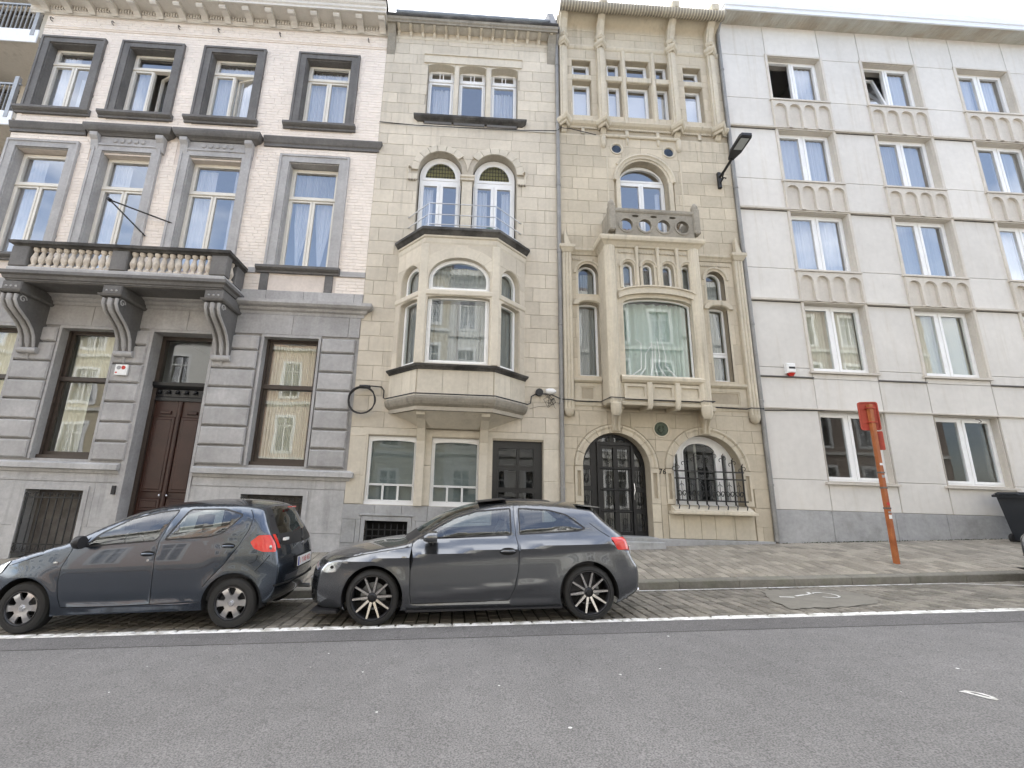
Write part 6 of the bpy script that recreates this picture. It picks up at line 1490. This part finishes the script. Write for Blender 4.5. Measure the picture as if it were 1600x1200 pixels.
    B = MB(); yc = -.36; B.tube([(x0+.25+.05*math.sin(t)*0-.06*math.cos(t), yc+.18*math.sin(t), S['belt'](x0)-.04+.17*math.cos(t)) for t in frange(0, 6.283, 22)[:-1]], .014, 6, closed=True); B.tube([(x0+.1, yc, .8), (x0+.25, yc, S['belt'](x0)-.04)], .03, 6); B.build('steering_wheel', m_trim, car, local=True, smooth=60)
    for k, sx in enumerate(S['seats']):
        for yc in (-.36, .36):
            B = MB(); B.prism([(sx, .42), (sx+.48, .38), (sx+.50, .52), (sx+.60, .85), (sx+.70, 1.06), (sx+.62, 1.08), (sx+.52, .92), (sx+.42, .60), (sx, .56)], 'y', yc-.22, yc+.22)
            B.prism([(sx+.64, 1.10), (sx+.74, 1.11), (sx+.76, 1.26), (sx+.68, 1.27)], 'y', yc-.13, yc+.13); B.tube([(sx+.67, yc, 1.04), (sx+.70, yc, 1.12)], .012, 6)
            B.build('seat', S.get('seatm', m_seat), car, local=True)
    for cx in (fx0, rx0):
        for sg in (-1, 1): wheel(car, cx, sg, Rw, S['wk'], W0-plan(cx)*.0, S['rim'])
    return car, Wd, ring, path
# five-door city car
cit = dict(W=.79, R=.280, rim=.185, arch=.335, wheels=(-.04, 2.315), wk='trim', flare=.012, tumble=.36,
  path=[(-.44, .20), (-.56, .24), (-.62, .34), (-.635, .46), (-.61, .60), (-.54, .70), (-.42, .765), (-.2, .835), (.05, .90), (.26, .965), (.38, 1.02), (.58, 1.125), (.82, 1.24), (1.08, 1.325), (1.4, 1.385), (1.75, 1.405), (2.1, 1.395), (2.35, 1.372), (2.50, 1.335), (2.56, 1.25), (2.62, 1.13), (2.68, 1.03), (2.735, .93), (2.775, .82), (2.80, .68), (2.80, .52), (2.775, .38), (2.71, .27), (2.60, .215)],
  bulge=[(-.10, 0), (-.13, 0), (-.14, 0), (-.14, 0), (-.13, .01), (-.12, .02), (-.10, .03), (-.05, .035), (-.03, .03), (-.06, .03), (-.10, .03), (-.10, .04), (-.08, .05), (-.05, .055), (0, .055), (0, .055), (0, .055), (.03, .05), (.08, .03), (.10, .02), (.10, 0), (.10, 0), (.10, 0), (.09, 0), (.08, 0), (.08, 0), (.08, 0), (.07, 0), (.05, 0)],
  nx=.25, nl=.9, nk=.17, tx=1.75, tl=1.05, tk=.09, belt=lambda x: .915+.065*x if x < 2.2 else 1.058-.05*(x-2.2),
  re=lambda x, z: .075 if x < .2 else .10, sill=lambda x: .185+.012*x,
  creases=[(.3, 2.0, lambda x: .29+.01*x, .022, .03), (-.6, .35, lambda x: .66+.15*x, .012, .10), (1.9, 2.8, lambda x: .86, .012, .10)],
  glass=[[(.52, .93), (.655, 1.085), (.94, 1.25), (1.26, 1.325), (1.51, 1.35), (1.37, .985)], [(1.445, .99), (1.62, 1.352), (2.07, 1.352), (2.32, 1.275), (2.14, 1.06), (1.97, 1.015)]],
  side_regions=[('taillight', [(2.46, .955), (2.55, 1.03), (2.67, 1.03), (2.735, .925), (2.76, .83), (2.62, .84), (2.52, .88)], m_red),
                ('headlight', [(-.30, .80), (-.52, .70), (-.575, .64), (-.50, .60), (-.38, .66)], m_lens)],
  gaps=[[(.42, .93), (.39, .84), (.34, .72), (.33, .55), (.36, .40), (.40, .29)], [(1.49, 1.372), (1.40, .985), (1.385, .80), (1.395, .5), (1.405, .30)], [(2.37, 1.33), (2.43, 1.24), (2.42, 1.10), (2.34, .93), (2.20, .72), (2.04, .55), (1.98, .47)],
        [(.40, .28), (1.0, .285), (1.96, .305)], [(2.70, .80), (2.62, .70), (2.55, .62)], [(.05, .895), (.10, .86), (-.1, .80), (-.3, .74)]],
  strip=[('windscreen', 50, 66, 0, .93, g_car), ('screen_edge', 50, 66, .93, .97, m_trim), ('rear_window', 90, 105, 0, .80, g_cart), ('rear_hatch_glass', 90, 105, .80, .985, m_trim), ('tail_panel', 105, 112, 0, .88, m_trim),
         ('taillight_rear', 105, 113, .93, 1.0, m_red), ('lower_grille', 8, 14, 0, .7, m_trim), ('cowl', 46, 50, 0, .9, m_trim)],
  cabin=(.62, 2.45, .3), seats=(1.0, 1.85), seatm=m_seat, lo=.008)
Yc = 5.80+.79; X0 = -4.86
c1, Wf, ring1, pth1 = build_car('city_car', 'dark blue grey five door hatchback with silver wheel trims, parked at left', (X0, Yc, gz(X0, 5.9)+.0), cit, m_car1)
def deco(car, Wf, items):
    for nm, m_, B in items: B.build(nm, m_, car, local=True, smooth=50)
def handle(Wf, x, z, l, chrome=False, sg=-1):
    w_ = Wf(x, z); B = MB(); B.lathe([(0, -.002), (l*.5, -.001), (l*.55, .0)], (0, 0, 0), 'y', 20); B.v = [(x+a, sg*(w_+.001+b*-1), z+c*.42) for a, b, c in B.v]
    H = MB(); H.tube([(x-l*.46, sg*(w_+.004), z), (x-l*.3, sg*(w_+.030), z+.004), (x+l*.3, sg*(w_+.030), z+.004), (x+l*.46, sg*(w_+.006), z)], [.008, .014, .014, .008], 8); return B, H
for sg in (-1, 1):
    for x, z in ((1.295, .845), (2.215, .915)):
        B, H = handle(Wf, x, z, .15, sg=sg); B.build('handle_recess', m_dark, c1, local=True); H.build('door_handle', m_car1, c1, local=True, smooth=60)
    w_ = Wf(1.305, .78); MB().lathe([(0, 0), (.014, 0), (.016, .004)], (1.31, sg*(w_+.002), .775), 'y', 10).build('lock', m_chr, c1, local=True)
    w_ = Wf(.27, .755); B = MB(); B.lathe([(0, -.006), (.03, 0)], (0, 0, 0), 'y', 12); B.v = [(.27+a, sg*(w_+.002-b), .765+c*.55) for a, b, c in B.v]; B.build('side_indicator', m_lens, c1, local=True)
    w_ = Wf(.55, .95); B = MB(); B.lathe([(0, -.075), (.05, -.07), (.085, -.03), (.09, .03), (.085, .045), (0, .05)], (0, 0, 0), 'x', 18)
    B.v = [(.56+a*.9, sg*(w_+.115+b*.95), 1.0+c*.82) for a, b, c in B.v]; mir = B.build('door_mirror', m_trim, c1, local=True, smooth=60)
    B = MB(); B.tube([(.56, sg*(w_-.04), .945), (.56, sg*(w_+.06), .965)], .022, 8); B.build('mirror_arm', m_trim, mir, local=True, smooth=60)
    B = MB(); B.prism([(.46, .925), (.535, .935), (.60, 1.045)], 'y', sg*(Wf(.54, .97)-.002), sg*(Wf(.54, .97)+.006)); B.build('mirror_triangle', m_trim, c1, local=True)
    w_ = Wf(2.48, .80); B = MB(); B.arch(2.49, .79, .072, .072, [(0, sg*w_), (0, sg*(w_+.0015)), (.004, sg*(w_+.0015)), (.004, sg*w_)], 190, 372, 20); B.build('fuel_flap_line', m_dark, c1, local=True)
    B = MB(); B.lathe([(0, -.006), (.030, -.004), (.036, .0)], (0, 0, 0), 'y', 16); w_ = Wf(2.70, .90); B.v = [(2.70+a*.5, sg*(w_+.012-b), .885+c*.8) for a, b, c in B.v]; B.build('taillight_bulb', m_lens, c1, local=True, smooth=50)
# tail details of the city car: x is the rear surface position at height z
def rearx(z, y, pth, ring, lim=90):
    best = None
    for i in range(lim, len(ring)-1):
        r_ = ring[i]; zc = r_[10][2]
        if best is None or abs(zc-z) < abs(best[0]-z):
            w_ = r_[-1][1]; t = min(1, abs(y)/w_); best = (zc, r_[-1][0]+(r_[10][0]-r_[-1][0])*(1-t**2.4))
    return best[1]
xr_ = rearx(.70, 0, pth1, ring1); B = MB(); B.cbox(-.26, .26, -.012, 0, -.057, .057, .003)
pl_ = thing('x', '', ''); bpy.data.objects.remove(pl_)
def yzplate(B, x, z, lean=0): return [(x+b*-1*-1+c*lean, a, z+c) for a, b, c in B.v]
B = MB(); B.box(2.886, 2.898, -.26, .26, .600, .715); plt = B.build('number_plate', m_wht, c1, local=True)
MB().box(2.8985, 2.8995, -.26, -.215, .603, .712).build('plate_band', m_blu, plt, local=True)
def cartext(body, size, x, y, z, m_, par, flip=False):
    cu = bpy.data.curves.new('lettering', 'FONT'); cu.body = body; cu.size = size; cu.extrude = .0006; cu.align_x = 'CENTER'; cu.align_y = 'CENTER'; cu.resolution_u = 2
    o = bpy.data.objects.new('tmp', cu); col.objects.link(o); dg = bpy.context.evaluated_depsgraph_get(); me = bpy.data.meshes.new_from_object(o.evaluated_get(dg)); bpy.data.objects.remove(o)
    me.materials.clear(); me.materials.append(m_); q = bpy.data.objects.new('lettering', me); col.objects.link(q); q.parent = par; q.location = (x, y, z); q.rotation_euler = (math.pi/2, 0, math.pi/2); return q
cartext('1 YAB 452', .095, 2.8995, .02, .657, m_redp, plt)
B = MB(); B.box(2.84, 2.887, -.30, .30, .58, .735); B.build('plate_recess', m_dark, c1, local=True)
B = MB(); B.box(2.655, 2.70, -.10, .10, 1.335, 1.352); B.build('high_brake_light', m_red, c1, local=True)
B = MB(); B.tube([(2.845, .02, .92), (2.80, .14, 1.02), (2.78, .26, 1.05)], .011, 6); B.lathe([(0, .03), (.028, .02), (.03, -.02)], (2.83, .0, .915), 'x', 12); B.build('rear_wiper', m_trim, c1, local=True, smooth=50)
B = MB(); B.arch(0, 0, .026, .020, [(0, 0), (0, .004), (.006, .004), (.006, 0)], 0, 360, 18); B.v = [(2.868+b, a, .87+c) for a, b, c in B.v]; B.build('badge', m_chr, c1, local=True)
B = MB(); B.box(2.80, 2.835, -.60, -.48, .955, .985); B.build('sticker', m_wht, c1, local=True)
B = MB(); B.mould([(2.775, -.70), (2.86, -.45), (2.885, 0), (2.86, .45), (2.775, .70)], [(-.03, .44), (.004, .44), (.006, .455), (-.03, .46)]); B.build('bumper_crease', m_dark, c1, local=True)
B = MB(); B.tube([(2.6, .42, .25), (2.86, .42, .24)], .028, 10); B.build('exhaust', m_zinc, c1, local=True, smooth=60)
# three-door graphite hatchback
hat = dict(lean=.52, W=.868, R=.312, rim=.245, arch=.362, wheels=(.0, 2.60), wk='alloy', flare=.010, tumble=.40,
  path=[(-.42, .165), (-.62, .175), (-.70, .23), (-.715, .36), (-.70, .49), (-.675, .60), (-.62, .675), (-.52, .725), (-.38, .765), (-.18, .81), (.05, .85), (.28, .885), (.42, .915), (.58, .995), (.78, 1.11), (1.0, 1.215), (1.25, 1.292), (1.5, 1.335), (1.8, 1.352), (2.1, 1.345), (2.4, 1.32), (2.64, 1.285), (2.78, 1.255), (2.86, 1.17), (2.96, 1.07), (3.08, .975), (3.14, .90), (3.17, .80), (3.20, .68), (3.255, .58), (3.26, .44), (3.23, .30), (3.10, .215)],
  bulge=[(-.12, 0), (-.17, 0), (-.18, 0), (-.18, 0), (-.18, 0), (-.18, 0), (-.17, .01), (-.16, .03), (-.13, .045), (-.06, .055), (-.03, .05), (-.06, .03), (-.10, .03), (-.12, .04), (-.10, .05), (-.08, .05), (-.05, .05), (0, .05), (0, .05), (0, .05), (0, .05), (.05, .045), (.10, .03), (.11, .01), (.10, 0), (.10, 0), (.10, 0), (.10, 0), (.10, 0), (.10, 0), (.10, 0), (.10, 0), (.06, 0)],
  nx=.30, nl=1.0, nk=.17, tx=2.2, tl=1.05, tk=.10, belt=lambda x: .905+.04*x if x < 2.2 else .993+.01*(x-2.2),
  re=lambda x, z: .07 if z < .7 else (.06 if x < .45 else .09), sill=lambda x: .165,
  creases=[(-.5, 3.1, lambda x: .745+.065*x if x < 1 else .81+.042*(x-1), .026, .03), (.35, 2.2, lambda x: .305+.085*(x-.4), .012, .025), (.3, 2.3, lambda x: .215, .016, .03)],
  glass=[[(.50, .945), (.73, 1.075), (.99, 1.20), (1.26, 1.272), (1.71, 1.302), (1.69, .975)], [(1.785, .980), (1.80, 1.303), (2.2, 1.275), (2.42, 1.215), (2.64, 1.045), (2.55, 1.008)]], dr=.03,
  side_regions=[('taillight', [(2.93, .935), (3.12, .935), (3.165, .88), (3.19, .775), (3.0, .79)], m_red),
                ('headlight', [(-.66, .60), (-.635, .665), (-.55, .70), (-.37, .715), (-.40, .66), (-.46, .595), (-.56, .585)], m_lens)],
  gaps=[[(.47, .935), (.455, .85), (.445, .60), (.445, .35), (.46, .235)], [(1.745, 1.33), (1.74, .98), (1.765, .8), (1.75, .6), (1.69, .38), (1.62, .25), (.47, .235)], [(-.64, .69), (-.5, .735), (-.3, .76), (.0, .81), (.3, .85), (.45, .87)], [(2.92, .94), (2.80, 1.02), (2.70, 1.10)]],
  strip=[('grille', 16, 27, 0, .55, m_trim), ('lower_intake', 5, 13, 0, .90, m_trim), ('windscreen', 65, 80, 0, .93, g_car), ('screen_edge', 65, 80, .93, .985, m_trim), ('cowl', 60, 65, 0, .93, m_trim), ('rear_window', 112, 122, 0, .86, g_cart), ('rear_edge', 112, 122, .86, .985, m_trim),
         ('taillight_rear', 129, 137, .70, 1.0, m_red), ('headlight_front', 22, 30, .60, 1.0, m_lens), ('roof_glass', 82, 98, 0, .70, m_trim)],
  cabin=(.62, 2.7, .3), seats=(1.05, 1.95), seatm=m_seat, lo=.003)
X1 = -.90; Yc2 = 5.74+.868
c2, Wf2, ring2, pth2 = build_car('hatchback_car', 'graphite grey three door hatchback with ten spoke alloys and tilted sunroof', (X1, Yc2, gz(X1, 5.9)), hat, m_car2)
def hatdeco(c2, Wf2, mb_):
    for sg in (-1, 1):
        B, H = handle(Wf2, 1.625, .805, .19, sg=sg); B.build('handle_recess', m_dark, c2, local=True); H.build('door_handle', mb_, c2, local=True, smooth=60)
        w_ = Wf2(.62, .95); B = MB(); B.lathe([(0, -.09), (.045, -.085), (.07, -.03), (.075, .03), (.07, .06), (0, .065)], (0, 0, 0), 'x', 18)
        B.v = [(.70+a*1.15, sg*(w_+.13+b*1.25), .985+c*.95) for a, b, c in B.v]; mir = B.build('door_mirror', mb_, c2, local=True, smooth=60)
        B = MB(); B.tube([(.68, sg*(w_-.03), .925), (.69, sg*(w_+.07), .945)], [.035, .03], 8); B.build('mirror_arm', m_trim, mir, local=True, smooth=60)
        B = MB(); B.box(.345, .40, sg*(Wf2(.37, .765)+.001), sg*(Wf2(.37, .765)+.004), .755, .772); B.build('fender_badge', m_chr, c2, local=True)
        B = MB()
        for z in (.24, .31, .38): B.box(-.70, -.60, sg*(.60)-.05, sg*(.60)+.09, z, z+.012)
        B.build('intake_bars', m_trim, c2, local=True)
        B = MB(); B.lathe([(0, 0), (.019, .0), (.024, -.02)], (0, 0, 0), 'y', 16); w_ = Wf2(-.50, .65); B.v = [(-.50+a, sg*(w_+.006+b*.3), .650+c*.8) for a, b, c in B.v]; B.build('headlight_projector', m_rimd, c2, local=True, smooth=50)
        B = MB(); B.prism([(-.62, .15), (-.40, .15), (-.42, .175), (-.72, .185)], 'y', sg*.45, sg*.82); B.build('splitter', m_trim, c2, local=True)
        B = MB(); B.prism([(.40, .15), (2.25, .155), (2.25, .17), (.40, .17)], 'y', sg*.76, sg*.862); B.build('sill_skirt', m_trim, c2, local=True)
        B = MB(); B.tube([(3.1, sg*.5, .27), (3.33, sg*.5, .26)], .035, 12); B.build('exhaust', m_chr, c2, local=True, smooth=60)
    B = MB(); B.prism([(1.30, 1.372), (1.68, 1.406), (1.68, 1.413), (1.30, 1.379)], 'y', -.42, .42); B.build('sunroof_panel', m_trim, c2, local=True)
    B = MB(); B.prism([(2.60, 1.335), (2.86, 1.30), (2.90, 1.283), (2.60, 1.315)], 'y', -.56, .56); B.build('roof_spoiler', mb_, c2, local=True)
    B = MB(); B.cbox(-.895, -.885, -.26, .26, .36, .46, .003); B.build('number_plate', m_wht, c2, local=True)
    B = MB(); B.cbox(3.355, 3.365, -.26, .26, .66, .77, .003); B.build('number_plate', m_wht, c2, local=True)
hatdeco(c2, Wf2, m_car2)
c3, Wf3, r3, p3 = build_car('parked_car', 'dark car whose nose just enters the right edge of the picture', (9.98, Yc2+.02, gz(9.98, 5.9)), hat, m_car3)
hatdeco(c3, Wf3, m_car3)

# ------------------------------------------------------------------ street furniture
PX, PY = 8.04, 8.27; pz = gz(PX, PY)
t_ = thing('sign_post', 'orange painted sign post with stickers, carrying the back of two red signs', 'sign post', (PX, PY, pz))
MB().cbox(PX-.036, PX+.036, PY-.036, PY+.036, pz-.1, pz+2.92, .006).build('post', m_org, t_)
def tilted(B, cx, ang): return [(cx+(x-cx)*math.cos(ang)-(y-PY)*math.sin(ang), PY+(x-cx)*math.sin(ang)+(y-PY)*math.cos(ang), z) for x, y, z in B.v]
B = MB(); B.plate(rpoly([(PX-.17, pz+2.42), (PX+.15, pz+2.42), (PX+.15, pz+2.98), (PX-.17, pz+2.98)], .05), [], PY+.055, PY+.07); B.plate(rpoly([(PX-.17, pz+2.42), (PX+.15, pz+2.42), (PX+.15, pz+2.98), (PX-.17, pz+2.98)], .05), [rpoly([(PX-.15, pz+2.44), (PX+.13, pz+2.44), (PX+.13, pz+2.96), (PX-.15, pz+2.96)], .04)], PY+.035, PY+.056)
B.v = tilted(B, PX, -.35); s1_ = B.build('sign_back', m_orr, t_)
B = MB()
for z in (pz+2.56, pz+2.84): B.box(PX-.15, PX+.13, PY+.045, PY+.056, z, z+.035); B.box(PX-.06, PX+.06, PY-.05, PY+.06, z, z+.02)
B.v = tilted(B, PX, -.35); B.build('clamp', m_orr, t_)
B = MB(); B.plate(rpoly([(PX+.02, pz+2.04), (PX+.13, pz+2.04), (PX+.13, pz+2.40), (PX+.02, pz+2.40)], .02), [], PY+.055, PY+.07); B.v = tilted(B, PX, -.7); B.build('small_sign_back', m_orr, t_)
for z in (pz+.95, pz+1.32, pz+1.6): MB().cbox(PX-.042, PX+.042, PY-.042, PY+.042, z, z+.03, .004).build('strap', m_rust, t_)
for i, (z, h, m_) in enumerate(((.78, .07, m_wht), (1.52, .05, m_gryp), (1.02, .05, m_redp), (1.75, .04, m_wht), (.88, .03, m_gryp))): MB().box(PX-.03, PX+.025, PY-.040, PY-.0365, pz+z, pz+z+h).build('sticker', m_, t_)
bx, by = 12.05, 9.45; bz = gz(bx, by)
t_ = thing('wheelie_bin', 'dark grey wheeled rubbish bin with a white sticker against the grey plinth', 'rubbish bin', (bx, by, bz))
def frus(B, x0, x1, y0, y1, z0, X0_, X1_, Y0_, Y1_, z1): B.add([(x0, y0, z0), (x1, y0, z0), (x1, y1, z0), (x0, y1, z0), (X0_, Y0_, z1), (X1_, Y0_, z1), (X1_, Y1_, z1), (X0_, Y1_, z1)], [(0, 1, 2, 3), (4, 5, 6, 7), (0, 1, 5, 4), (1, 2, 6, 5), (2, 3, 7, 6), (3, 0, 4, 7)])
B = MB(); frus(B, bx+.10, bx+.55, by-.22, by+.22, bz+.06, bx-.02, bx+.60, by-.29, by+.29, bz+.98); B.build('bin_body', m_bin, t_)
B = MB(); B.cbox(bx-.10, bx+.63, by-.31, by+.31, bz+.96, bz+1.01, .01); frus(B, bx-.08, bx+.63, by-.31, by+.31, bz+1.015, bx+.0, bx+.6, by-.26, by+.26, bz+1.07); B.build('lid', m_bin, t_)
MB().tube([(bx-.10, by-.2, bz+1.0), (bx-.13, by-.2, bz+1.03), (bx-.13, by+.2, bz+1.03), (bx-.10, by+.2, bz+1.0)], .018, 7).build('handle', m_bin, t_, smooth=60)
for sg in (-1, 1): MB().lathe([(0, -.03), (.10, -.03), (.10, .03), (0, .03)], (bx+.12, by+sg*.24, bz+.10), 'y', 16).build('wheel', m_tyre, t_)
B = MB(); B.plate([(bx+.16, bz+.72), (bx+.34, bz+.72), (bx+.34, bz+.86), (bx+.16, bz+.86)], [], -.004, 0); B.v = [(x, by-.29+y-.0+.07*(bz+.98-z)/.92, z) for x, y, z in B.v]; B.build('sticker', m_wht, t_)
t_ = thing('street_lamp', 'black bracket street lamp with flat head on the art nouveau house wall', 'street lamp', (6.64, 9.95, 9.7))
B = MB(); B.cbox(6.60, 6.68, 9.90, 9.98, 9.48, 9.95, .01); B.tube([(6.64, 9.92, 9.62), (6.64, 9.75, 9.66), (6.66, 9.70, 9.60)], .02, 6); B.build('wall_plate', m_iron, t_)
B = MB(); B.tube([(6.64, 9.94, 9.80), (6.64, 9.70, 9.82), (6.64, 9.38, 9.90)], .035, 8); B.tube([(6.64, 9.94, 9.55), (6.64, 9.72, 9.80)], .018, 6); B.build('arm', m_iron, t_, smooth=60)
B = MB(); hp = [(6.58, 9.42), (6.50, 9.20), (6.49, 8.80), (6.52, 8.74), (6.76, 8.74), (6.79, 8.80), (6.78, 9.20), (6.70, 9.42)]
B.prism(hp, 'z', 0, .07); B.v = [(x, y, 9.90+z+(9.42-y)*.20) for x, y, z in B.v]; B.build('lamp_head', m_trim, t_)
B = MB(); B.prism([(6.54, 9.12), (6.54, 8.82), (6.74, 8.82), (6.74, 9.12)], 'z', -.006, .001); B.v = [(x, y, 9.90+z+(9.42-y)*.20) for x, y, z in B.v]; B.build('lamp_panel', m_lampg, t_)

# ------------------------------------------------------------------ the houses across the street, seen reflected in panes and paint
YO = -4.2
def opp(x0, x1, h, m_, floors, nw, lab, seed):
    q = random.Random(seed); z0 = gz(x0, 0)-.3; o = thing('opposite_house', lab, 'house', ((x0+x1)/2, YO, z0), 'houses across the street')
    ops = []; fh = (h-.8)/floors; bw = (x1-x0)/nw
    for f in range(floors):
        for k in range(nw):
            c = x0+bw*(k+.5); ww = bw*.24; a = z0+.9+fh*f; ops.append(rc(c-ww, c+ww, a, a+fh*.62))
    B = MB(); B.plate(poly(rc(x0, x1, z0-1, z0+h)), [poly(s) for s in ops], YO, YO-.3); B.build('wall', m_, o)
    for s in ops:
        f = MB(); f.plate(poly(inset(s, -.09)), [poly(inset(s, .06))], YO+.03, YO-.1); mid = (s[1]+s[2])/2; f.box(mid-.03, mid+.03, YO-.1, YO-.05, s[3], s[4]); f.box(s[1], s[2], YO-.1, YO-.05, s[4]-.55, s[4]-.49)
        wo = f.build('window', m_upvc, o); MB().box(s[1], s[2], YO-.16, YO-.155, s[3], s[4]).build('pane', g_win, wo)
    for f in range(1, floors+1): MB().box(x0, x1, YO, YO+.10, z0+.9+fh*f-.45, z0+.9+fh*f-.28).build('string_course', m_opp[1], o)
    MB().box(x0, x1, YO-.3, YO+.45, z0+h, z0+h+.3).build('cornice', m_opp[1], o)
    MB().prism([(YO-.1, z0+h+.3), (YO-5, z0+h+3.2), (YO-5, z0+h+.3)], 'x', x0, x1).build('roof', m_tile, o)
    MB().box(x0+.05, x1-.05, YO-4, YO-3.9, z0, z0+h).build('interior', m_roomd, o)
for a in ((-27, -19, 12.8, m_opp[2], 4, 3, 'ochre house across the street, only reflected, far left', 1), (-19, -12.2, 13.8, m_opp[1], 4, 3, 'tall white house across the street, only reflected, left', 2), (-12.2, -6.4, 13.0, m_opp[0], 4, 3, 'pink stucco house across the street, only reflected', 3),
          (-6.4, -.6, 14.0, m_opp[2], 4, 3, 'ochre house across the street behind the camera, only reflected', 4), (-.6, 5.2, 13.2, m_opp[1], 4, 3, 'white house across the street behind the camera, only reflected', 5), (5.2, 12.5, 12.8, m_opp[4], 4, 3, 'grey rendered house across the street, only reflected', 6),
          (12.5, 19, 13.4, m_opp[1], 4, 3, 'white house across the street, only reflected, right', 7), (19, 28, 12.8, m_opp[3], 4, 3, 'brown brick house across the street, only reflected, far right', 8)): opp(*a)
